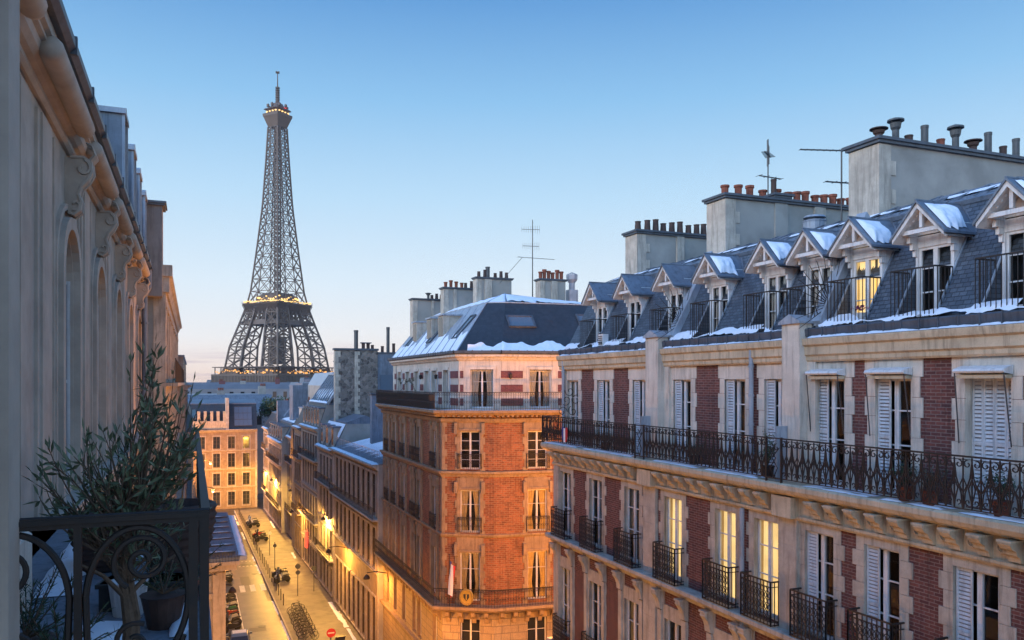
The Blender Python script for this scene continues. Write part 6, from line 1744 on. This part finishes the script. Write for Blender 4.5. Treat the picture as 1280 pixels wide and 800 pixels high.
mb = MB(); mb.box(5.2, 6.0, -.05, .01, 19.38, 24.2); mb.box(7.4, 9.0, -.04, .01, 19.38, 24.2); mb.box(9.6, 10.2, -.05, .01, 19.38, 24.2); mb.build('wall_panel', 'stone_left', LB)
# scroll keystones
def keystone():
    mb = MB(); w = .16
    path = [(-.44, 3.35), (-.50, 3.15), (-.44, 2.92), (-.28, 2.72), (-.22, 2.50), (-.28, 2.34)]
    # outer S curve as a thick bent slab
    front = [(-.10, 3.38), (-.34, 3.40), (-.48, 3.30), (-.50, 3.12), (-.42, 2.96), (-.30, 2.82), (-.25, 2.66), (-.30, 2.52), (-.28, 2.36), (-.16, 2.26), (-.06, 2.30)]
    mb.prism([(p[0], p[1]) for p in front] + [(.05, 2.3), (.05, 3.38)], -w, w, 'x')
    for s_ in (-1, 1):
        mb.tube([(s_ * (w + .01), -.33 + (.17 - .012 * i) * math.cos(i * .5 + 1.8), 3.18 + (.17 - .012 * i) * math.sin(i * .5 + 1.8)) for i in range(13)], .035, 5)
        mb.tube([(s_ * (w + .01), -.19 + (.12 - .010 * i) * math.cos(-i * .5 - 1.2), 2.46 + (.12 - .010 * i) * math.sin(-i * .5 - 1.2)) for i in range(11)], .03, 5)
        mb.tube([(s_ * w, p[0], p[1]) for p in front], .035, 5)
    mb.tube([(-w - .02, -.33, 3.18), (w + .02, -.33, 3.18)], .09, 8)
    # acanthus leaf above
    for k in range(5):
        a = (k - 2) * .07; mb.tube([(a, -.42, 3.28), (a * 1.3, -.56, 3.45), (a * 1.6, -.50, 3.62), (a * 1.7, -.40, 3.66)], .045, 5, r2=.02)
    mb.v = [(v[0] * .8, v[1] * .70, (v[2] - 3.66) * .74 + 24.46) for v in mb.v]
    return mb.mesh('scroll_keystone', 'stone_left')
ks = keystone()
for a, b in ZW: link('scroll_keystone', ks, LB, ((a + b) / 2, 0, 0))
# windows with white frames deep in the openings and half open louvred shutters
key = None
for i, (a, b) in enumerate(ZW):
    o = inst(hero_window(1.5, 3.66, .45, 'curtain' if i % 2 else 'none', trans=(.3, .78)), LB, ((a + b) / 2, 0, 19.5))
    if i >= 0:
        if key is None: key = shutter_leaf(.36, 3.0).mesh('shutter', ['shutter_paint', 'louvre_shade'])
        link('shutter', key, o, (.74, .04, .05), R(93)); 
    inst(far_window(1.5, 2.6, .4), LB, ((a + b) / 2, 0, 16.0)); inst(far_window(1.5, 2.7, .4), LB, ((a + b) / 2, 0, 12.3))
# cornice: mouldings, long half-round rolls between the keystones, gutter
co = MB()
co.prism([(.05, 24.32), (-.05, 24.32), (-.09, 24.36), (-.09, 24.42), (-.15, 24.44), (-.21, 24.50), (-.23, 24.58), (-.28, 24.60), (-.28, 24.64), (-.33, 24.66), (-.33, 24.78), (.05, 24.78)], 3.2, LL, 'x')
co.build('cornice', 'stone_left', LB)
for k in range(-2, 6):
    x0, x1 = 9.2 + 4 * k + .42, 9.2 + 4 * (k + 1) - .42
    if x0 < 3: x0 = 3.3
    x1 = min(x1, LL - .1)
    mb = MB(); mb.lathe([(.001, x0), (.11, x0 + .02), (.135, x0 + .12), (.135, x1 - .12), (.11, x1 - .02), (.001, x1)], n=12); mb.v = [(v[2], -.30 + v[0], 24.56 + v[1]) for v in mb.v]
    mb.smooth = True; mb.build('roll_moulding', 'stone_left', LB)
gt = MB(); gt.prism([(.1, 24.78), (-.40, 24.78), (-.46, 24.84), (-.46, 24.93), (-.42, 24.96), (.1, 24.96)], 3.0, LL + .1, 'x')
for k in range(16): gt.box(3.6 + k * 1.7, 3.66 + k * 1.7, -.475, -.40, 24.77, 24.98)
gt.build('gutter', 'lead_dark', LB)
mr_ = MB(); mr_.quad((-4, -.2, 24.96), (LL, -.2, 24.96), (LL, 1.3, 27.6), (-4, 1.3, 27.6)); mr_.quad((-4, 1.3, 27.6), (LL, 1.3, 27.6), (LL, 11, 28.2), (-4, 11, 28.2)); mr_.build('mansard_roof', 'zinc', LB)
for Yd in (20.5, 23.6, 26.2, 29.2):
    mb = MB(); mb.box(Yd, Yd + 1.0, -.2, 1.5, 25.0, 27.2, 0); mb.box(Yd - .08, Yd + 1.08, -.28, 1.6, 27.2, 27.32, 1); mb.box(Yd + .14, Yd + .86, -.215, -.2, 25.5, 27.0, 2)
    mb.prism([(Yd - .02, 27.32), (Yd + 1.02, 27.32), (Yd + .5, 27.5)], -.26, 1.5, 'y', 1)
    for s_ in (0, .92): mb.box(Yd + s_, Yd + s_ + .08, -.26, -.2, 25.0, 27.2, 1)
    mb.build('dormer', ['zinc', 'zinc_pale', 'glass_dark'], LB)
mb = MB(); mb.tube([(29.6, -.35, 24.8), (29.6, -.35, 24.2), (29.6, -.22, 23.9), (29.6, -.22, .2)], .09, 10)
for k in range(8): mb.lathe([(.12, -.04), (.12, .04)], (29.6, -.22, 2 + k * 3), 10)
mb.build('downpipe', 'zinc', LB)
# projecting pier beside the viewpoint
mb = MB(); mb.box(-1.0, 4.02, -.97, .03, 0, 24.3); mb.box(3.82, 4.05, -1.0, -.92, 0, 24.3)
mb.box(-1.0, 4.0, -.985, -.96, 19.3, 19.5)
mb.build('pier', 'stone_left', LB)
# ---------------------------------------------------------------- next buildings on the left
r, L = street_building('stone_building', 'second stone house on the left with a chimney gable and stepped cornice', (-.97, 31.0), (-.97, 62.0), 10, 25.0, [(21.2, 23.8), (17.6, 20.2), (13.8, 16.6), (10.2, 12.8), (6.4, 9.0), (1, 4.5)], 9, 'stone', 'mansard', trim='stone', roofh=2.4, setb=1.4, corn=.3)
chimney(r, -.6, .5, .0, 4.4, 24.0, 27.3, [(.15, 1, .4, .14, 'pot_dark'), (.4, 1, .4, .14, 'pot_dark'), (.65, 1, .4, .14, 'pot_dark')], mats=('render_grey', 'stone_grey', 'lead_dark'), quoin=False)
mb = MB(); mb.box(-.15, .35, -.22, 1.0, 24.2, 25.1); mb.box(-.25, .4, -.32, 1.0, 24.75, 25.15); mb.box(-.02, .45, -.1, .3, 0, 24.2); mb.build('corner_pier', 'stone', r)
street_building('stone_building', 'third house on the left with a dark curved mansard', (-.5, 62.2), (-.5, 96.0), 10, 20.8, [(17.6, 19.9), (14.2, 16.7), (10.8, 13.2), (7.2, 9.8), (3, 5.8)], 12, 'stone_grey', 'mansard', trim='stone_grey', roofh=3.2, setb=1.2, dorm=6)
street_building('stone_building', 'farthest house on the left before the lit end building', (.0, 96.2), (.0, 126.0), 10, 17.0, [(13.6, 16.0), (10.2, 12.6), (6.8, 9.2), (1, 5)], 12, 'stone_ochre', 'mansard', trim='stone', roofh=2.4, setb=1.2)
# bay with a slatted zinc roof, standing out from the left side below
ob = tag(empty('bay_window', (0, 33.2, 0)), 'cream bay standing out from the left houses with a slatted snowy zinc roof', 'bay')
mb = MB(); mb.box(-1.0, 1.15, 0, 9.5, 4, 13.9, 0); mb.box(.75, 1.22, -.08, .3, 4, 13.6, 0); mb.box(-1.0, 1.2, -.07, .0, 12.6, 12.8, 0); mb.box(.05, .45, -.06, 0, 4, 12.4, 0); mb.build('wall', 'stone_cream', ob)
mb = MB(); mb.box(-1.0, 1.72, -.35, 10.2, 13.9, 14.05); mb.box(-1.0, 1.62, -.25, 10.1, 13.7, 13.9); mb.build('cornice', 'stone_cream', ob)
mb = MB(); mb.box(-1.0, 1.70, -.3, 10.1, 14.05, 14.2, 0)
for k in range(21):
    y = -.25 + k * .5; mb.hexa([(-1.0, y, 14.2), (1.68, y, 14.2), (1.68, y + .4, 14.2), (-1.0, y + .4, 14.2), (-1.0, y, 14.24), (1.68, y, 14.24), (1.68, y + .4, 14.38), (-1.0, y + .4, 14.38)], 0)
for k in range(24): mb.box(-.95 + k * .113, -.93 + k * .113, -.34, -.30, 14.05, 14.42, 1)
mb.build('slatted_roof', ['zinc', 'lead_dark'], ob)
mb = MB(); mb.box(1.15, 1.17, .9, 2.2, 8, 12, 0); mb.box(-.6, -.05, -.02, .0, 9.0, 12.2, 0); mb.build('window', 'glass_dark', ob)
sn = MB()
for k in range(7): snow_patch(sn, (-1 + k * .05, 33.0 + k * 1.45, 14.42), (1.6, 33.0 + k * 1.45, 14.42), (1.6, 33.5 + k * 1.45, 14.30), (-1, 33.5 + k * 1.45, 14.30), 14, 3, .05, k, .4)
snow_patch(sn, (1.68, 33.0, 14.24), (1.68, 43.2, 14.24), (2.0, 43.2, 14.2), (2.0, 33.0, 14.2), 30, 3, .08, 9, .2)
sn.smooth = True; tag(sn.build('snow', 'snow'), 'snow streaks between the slats of the bay roof', 'snow', kind='stuff')
mb = MB(); mb.box(1.73, 2.0, 33.0, 43.2, 14.05, 14.2); o = mb.build('snow_board', 'zinc_pale', ob, (0, -33.2, 0))
# ---------------------------------------------------------------- neighbouring balcony with wrought railing and plants
BF = 19.35
bal = tag(empty('balcony', (0, 4.05, BF)), 'near black wrought iron balcony with heavy scrolls, left corner of the view', 'balcony')
mb = MB(); mb.box(-1.68, .12, 0, 7.0, -.25, 0); mb.build('slab', 'render_dark', bal)
RT = 1.02     # rail height
def flat_bar(mb, pts, w=.016, t=.011, n=None):
    mb.tube(pts, w, 6)
mb = MB()
mb.box(-1.0, .075, -.024, .024, RT, RT + .022); mb.box(-1.0, .07, -.014, .014, RT - .022, RT - .002)
mb.tube([(-1.0, 0, RT + .022), (.075, 0, RT + .022)], .014, 6)
mb.box(-1.0, .05, -.012, .012, .08, .11)
mb.build('handrail', 'iron', bal)
mb = MB()
for x in (.055, .005): mb.box(x - .02, x + .02, -.018, .018, 0, RT)
for x in (-.475, -1.0): mb.box(x - .016, x + .016, -.016, .016, 0, RT)
mb.build('upright', 'iron', bal)
def big_scroll(x0, x1, flip=1):
    mb = MB(); cx = (x0 + x1) / 2; w = (x1 - x0) / 2
    S = lambda cx_, cz_, r0, r1, a0, a1, n=30: scroll(cx_, cz_, r0, r1, a0, a1, n)
    # great C: from spiral eye at top, round the outer side, to a small curl at the bottom
    ex, ez = cx + flip * w * .10, RT - .19
    sp = S(ex, ez, .02, .135, R(0), R(0) + flip * R(600), 44)
    mb.tube(sp, .013, 6)
    big = [(cx + flip * w * .93 * math.cos(a) * 1.0, 0, RT - .36 + .325 * math.sin(a)) for a in [math.pi * .97 - 1.99 * math.pi * .62 * k / 30 for k in range(31)]]
    mb.tube(big, .015, 6)
    mb.tube([(cx - flip * w * .93, 0, RT - .36 + .325 * math.sin(math.pi * .97)), (cx - flip * w * .9, 0, RT - .55), (cx - flip * w * .55, 0, .28), (cx - flip * w * .2, 0, .12)], .015, 6)
    mb.tube(S(cx - flip * w * .08, RT - .56, .09, .02, R(60) if flip > 0 else R(120), (R(60) if flip > 0 else R(120)) + flip * R(420), 26), .012, 6)
    mb.tube([(big[-1][0], 0, big[-1][2]), (cx + flip * w * .35, 0, RT - .67), (cx - flip * w * .02, 0, RT - .655)], .013, 6)
    mb.tube([(cx + flip * w * .85, 0, RT - .55), (cx + flip * w * .5, 0, RT - .78), (cx + flip * w * .1, 0, .10)], .013, 6)
    return mb.build('scrollwork', 'iron', bal)
big_scroll(-.46, .0, 1)
big_scroll(-.99, -.49, -1)
# outer rail running away along the street
mb = MB(); mb.box(.04, .08, .05, 6.95, RT, RT + .03); mb.box(.045, .075, .05, 6.95, .08, .11)
for k in range(12): mb.box(.05, .07, .5 + k * .55 - .01, .5 + k * .55 + .01, 0, RT)
for k in range(11):
    cy = .78 + k * .55
    mb.tube([(.06, cy + .2 * math.cos(a), RT * .62 + .26 * math.sin(a)) for a in [2 * math.pi * q / 14 for q in range(14)]], .01, 4, closed=True)
mb.build('outer_railing', 'iron', bal)
# potted olive
def leafy(root, seed, base, crown, n_br, n_leaf, L=.062, W=.0075, mat='olive_leaf', trunk_r=.03, name_t='trunk', cols=None):
    rnd = random.Random(seed); tk = MB(); lf = MB()
    cx, cy, cz, rx, ry, rz = crown
    def leaf(p, d):
        d = d.normalized(); side = d.cross(Vector((rnd.uniform(-1, 1), rnd.uniform(-1, 1), rnd.uniform(-1, 1)))).normalized()
        l = L * rnd.uniform(.65, 1.25); w = W * rnd.uniform(.8, 1.25); nrm = d.cross(side) * w * .5
        m = p + d * l * .5 + nrm * .6
        lf.add([p, m + side * w, p + d * l, m - side * w, m - nrm * .5], [(0, 1, 4), (1, 2, 4), (2, 3, 4), (3, 0, 4)])
    for b in range(n_br):
        # branch: a bent path from the fork to a random point in the crown ellipsoid
        while True:
            q = Vector([rnd.uniform(-1, 1) for _ in range(3)])
            if .35 < q.length < 1: break
        tip = Vector((cx + q.x * rx, cy + q.y * ry, cz + q.z * rz))
        st_ = Vector(base) + Vector((rnd.uniform(-.02, .02), rnd.uniform(-.02, .02), rnd.uniform(-.12, .05)))
        mid = st_.lerp(tip, .5) + Vector((rnd.uniform(-.12, .12), rnd.uniform(-.12, .12), rnd.uniform(-.08, .03)))
        pts = [st_.lerp(mid, t).lerp(mid.lerp(tip, t), t) for t in [k / 9 for k in range(10)]]
        tk.tube(pts, rnd.uniform(.005, .009), 4, r2=.002)
        m_ = n_leaf // n_br
        for k in range(m_):
            t = rnd.uniform(.30, 1.0); i = min(int(t * 9), 8); p = pts[i].lerp(pts[i + 1], t * 9 - i); ax = (pts[i + 1] - pts[i]).normalized()
            d = (ax * rnd.uniform(.5, 1.1) + Vector([rnd.uniform(-1, 1) for _ in range(3)]) * .9 + Vector((0, 0, .05))); leaf(p, d)
        leaf(tip, tip - pts[-2])
    tk.build('branches', 'bark', root); lf.build('foliage', mat, root)
ol = tag(empty('potted_olive', (-.325, 4.72, BF)), 'bushy potted olive tree growing above the near iron railing', 'plant')
mb = MB(); mb.tube([(.0, 0, .10), (.015, 0, .35), (-.01, .02, .58), (0, 0, .80)], .036, 8, r2=.026); mb.tube([(.045, 0, .12), (.05, .01, .4), (.01, 0, .65)], .018, 6)
for k, (a, b) in enumerate([((0, 0, .6), (-.26, .05, .95)), ((0, 0, .65), (.2, -.03, .98)), ((0, 0, .7), (-.1, .1, 1.15)), ((0, 0, .72), (.08, 0, 1.2)), ((.0, 0, .5), (.26, .02, .72)), ((0, 0, .5), (-.22, .0, .70))]):
    mb.tube([a, tuple((a[i] + b[i]) / 2 + (.03 if i == 2 else 0) for i in range(3)), b], .015, 5, r2=.008)
mb.build('trunk', 'bark', ol)
LQ = dict(L=.075, W=.0085)
leafy(ol, 1, (0, 0, .9), (.03, 0, 1.22, .33, .30, .25), 62, 520, **LQ)
leafy(ol, 2, (.02, 0, 1.0), (.10, 0, 1.58, .10, .14, .34), 18, 230, **LQ)
leafy(ol, 3, (.05, 0, .9), (.27, .0, 1.42, .12, .17, .32), 28, 400, **LQ)
leafy(ol, 4, (-.1, 0, .8), (-.30, .0, 1.18, .18, .2, .16), 16, 200, **LQ)
leafy(ol, 6, (.0, 0, .70), (.02, .05, .90, .36, .22, .10), 40, 240, **LQ)
mb = MB(); mb.lathe([(.13, 0), (.16, .16), (.17, .18), (.15, .18)], n=18); mb.build('pot', 'pot_dark', ol); mb = MB(); mb.lathe([(.001, .15), (.14, .15)], n=14, cap=False); mb.build('soil', 'earth', ol)
def fir(loc, seed, label, s=1.0):
    rnd = random.Random(seed); root = tag(empty('potted_conifer', loc), label, 'plant', 'small conifers on the near balcony'); lf = MB(); tk = MB()
    for b in range(14):
        a = rnd.uniform(0, 6.28); el = rnd.uniform(.3, 1.2); d = Vector((math.cos(a) * math.cos(el), math.sin(a) * math.cos(el), math.sin(el))); Lb = rnd.uniform(.25, .42) * s
        tk.tube([(0, 0, .22), tuple(Vector((0, 0, .22)) + d * Lb)], .006, 4, r2=.002)
        for k in range(46):
            t = rnd.uniform(.15, 1); p = Vector((0, 0, .22)) + d * Lb * t; u = (d + Vector([rnd.uniform(-1, 1) for _ in range(3)]) * 1.1).normalized() * .035 * s; v = u.cross(d).normalized() * .004
            lf.quad(p - v, p + u - v * .3, p + u + v * .3, p + v)
    tk.build('branches', 'bark', root); lf.build('foliage', 'fir_leaf', root)
    mb = MB(); mb.lathe([(.10, 0), (.14, .2), (.15, .22), (.12, .22)], n=14); mb.build('pot', 'pot_dark', root)
fir((-.86, 5.15, BF), 1, 'small dark conifer nearest the stone wall on the near balcony', 1.25)
fir((-.64, 4.75, BF - .02), 2, 'small dark conifer close behind the scrolled railing', 1.1)
fir((-.18, 5.9, BF), 3, 'snow dusted conifer behind the olive trunk', 1.2)
def ribbed_pot(loc, r, h, label):
    mb = MB(); pr = [(r * .55, 0)]; n = 9
    for k in range(n): z = h * (k + .5) / n; rr = r * (.62 + .42 * math.sin(min(1, z / h * 1.1) * 1.5)); pr += [(rr, z - h / n * .35), (rr + .014, z), (rr, z + h / n * .35)]
    pr += [(r * .98, h), (r * .88, h), (r * .8, h * .8)]
    mb.lathe(pr, n=22); mb.smooth = True
    root = tag(empty('ribbed_pot', loc), label, 'pot', 'dark ribbed pots on the near balcony'); mb.build('pot', 'pot_dark', root)
    s = MB(); s.lathe([(.001, h * .86), (r * .84, h * .86)], n=16, cap=False); s.build('soil', 'earth', root)
ribbed_pot((-.12, 7.4, BF), .30, .62, 'large dark ribbed pot by the outer rail of the near balcony')
ribbed_pot((-.72, 7.9, BF), .27, .50, 'dark ribbed pot by the wall at the back of the near balcony')
mb = MB(); mb.box(-.32, .32, -.14, .14, 0, .20); mb.box(-.34, .34, -.16, .16, .17, .20); tag(mb.build('window_box', 'planter', None, (-.28, 6.5, BF), R(-12)), 'long low black planter lying in the snow behind the olive', 'planter')
mb = MB(); mb.lathe([(.10, 0), (.13, .22), (.135, .24), (.11, .24)], n=16); tag(mb.build('white_pot', 'white_paint', None, (-.42, 6.3, BF)), 'small white pot behind the olive trunk', 'pot')
mb = MB(); mb.prism([(-.1, 0), (.34, 0), (.34, .55), (.16, .70), (-.1, .70)], 0, .5, 'y'); tag(mb.build('stone_block', 'stone_pale', None, (-1.42, 6.2, BF)), 'pale sloping stone block at the foot of the wall on the near balcony', 'block')
sn = MB()
for k, (x0, x1, y0, y1) in enumerate([(-.75, -.35, 5.3, 6.1), (-.05, .04, 4.2, 8.5), (-.5, -.1, 6.7, 7.2), (-1.2, -.8, 7.0, 9.5), (-.6, .03, 8.2, 10.8), (-1.0, -.6, 4.6, 5.0), (-.15, .02, 5.6, 6.9)]):
    snow_patch(sn, (x0, y0, BF + .005), (x0, y1, BF + .005), (x1, y1, BF + .005), (x1, y0, BF + .005), int((y1 - y0) * 14) + 4, 7, .05, 400 + k, .25, .2)
sn.smooth = True
tag(sn.build('snow', 'snow'), 'melting patches of snow on the floor of the near balcony', 'snow', kind='stuff')
# ---------------------------------------------------------------- odds and ends on the long balcony of the right building
def tub_plant(lx, yy, h, seed, label, mat='fir_leaf', pot='terracotta', n=500, rad=.22):
    loc = (RX + yy, RY - lx, 18.745); rnd = random.Random(seed)
    root = tag(empty('potted_plant', loc), label, 'plant', 'potted plants on the long balcony')
    mb = MB(); mb.lathe([(.11, 0), (.16, .24), (.18, .27), (.15, .27)], n=14); mb.build('pot', pot, root)
    lf = MB(); br = MB(); tips = [Vector((rnd.gauss(0, rad * .6), rnd.gauss(0, rad * .6), .3 + h * rnd.uniform(.3, 1))) for _ in range(16)]
    for t in tips: br.tube([(0, 0, .25), tuple(t * .5 + Vector((0, 0, .12))), tuple(t)], .007, 3, r2=.003)
    for _ in range(n):
        t = rnd.choice(tips); c = Vector((0, 0, .3)).lerp(t, rnd.uniform(.35, 1.1)) + Vector([rnd.gauss(0, .05) for _ in range(3)])
        u = Vector([rnd.uniform(-1, 1) for _ in range(3)]).normalized() * rnd.uniform(.02, .045); v = u.cross(Vector([rnd.uniform(-1, 1) for _ in range(3)])).normalized() * .014
        lf.quad(c - u, c + v, c + u, c - v)
    br.build('branches', 'bark', root); lf.build('foliage', mat, root)
tub_plant(15.9, -.05, .5, 1, 'dark evergreen in a red clay pot on the balcony below the closed shutters')
tub_plant(16.5, -.12, .42, 2, 'small low plant in a clay pot by the balcony rail under the closed shutters', 'twig_leaf', n=350)
tub_plant(17.9, -.1, .45, 3, 'rounded dark plant at the near end of the balcony', n=450)
tub_plant(11.9, .0, .85, 4, 'tall bushy plant on the balcony beside the second roof pier', 'olive_leaf', 'pot_dark', 500)
tub_plant(8.9, .0, .3, 5, 'short plant in a dark tub on the middle stretch of balcony', 'fir_leaf', 'pot_dark', 300)
tub_plant(3.9, .0, .35, 6, 'low shrub on the balcony near the tricolour shield', 'twig_leaf', 'pot_dark', 300)
mb = MB(); mb.lathe([(.10, 0), (.13, .16), (.14, .18), (.11, .18)], n=12)
fp = tag(empty('flower_pot', (RX + .62, RY - 14.15, 22.31)), 'pot of pink flowers on the sill of the lit dormer', 'flowers')
mb.build('pot', 'white_paint', fp); rnd = random.Random(3); mb = MB()
for _ in range(60):
    c = Vector((rnd.gauss(0, .07), rnd.gauss(0, .09), .24 + rnd.random() * .1)); u = Vector([rnd.uniform(-1, 1) for _ in range(3)]) * .03; v = Vector([rnd.uniform(-1, 1) for _ in range(3)]) * .03
    mb.quad(c - u, c + v, c + u, c - v)
mb.build('petals', 'flower', fp)
# thin white notice board leaning behind the divider panel, low planter boxes along the rail
mb = MB(); mb.box(-.22, .22, -.015, .015, .0, 1.25); tag(mb.build('balcony_divider', 'zinc_pale', None, (RX - .12, RY - 6.7, 18.75)), 'pale blue grey divider screen standing across the balcony at its first break', 'screen')
mb = MB(); mb.box(-.22, .22, -.015, .015, .0, 1.25); tag(mb.build('balcony_divider', 'zinc_pale', None, (RX - .12, RY - 12.6, 18.75)), 'pale blue grey divider screen across the balcony below the second roof pier', 'screen')
# ---------------------------------------------------------------- thin evening air
hz = MB(); hz.box(-700, 1100, -60, 1600, -1.0, 330)
ho = hz.build('haze', 'snow'); ho['kind'] = 'stuff'; ho['label'] = 'thin blue evening air over the rooftops'
ho.data.materials.clear()
hm = bpy.data.materials.new('haze'); hm.use_nodes = True; hm.node_tree.nodes.clear()
pv = hm.node_tree.nodes.new('ShaderNodeVolumePrincipled'); mo = hm.node_tree.nodes.new('ShaderNodeOutputMaterial')
pv.inputs['Color'].default_value = (0.86, 0.88, 0.95, 1); pv.inputs['Density'].default_value = 0.00009
hm.node_tree.links.new(pv.outputs[0], mo.inputs['Volume']); ho.data.materials.append(hm)
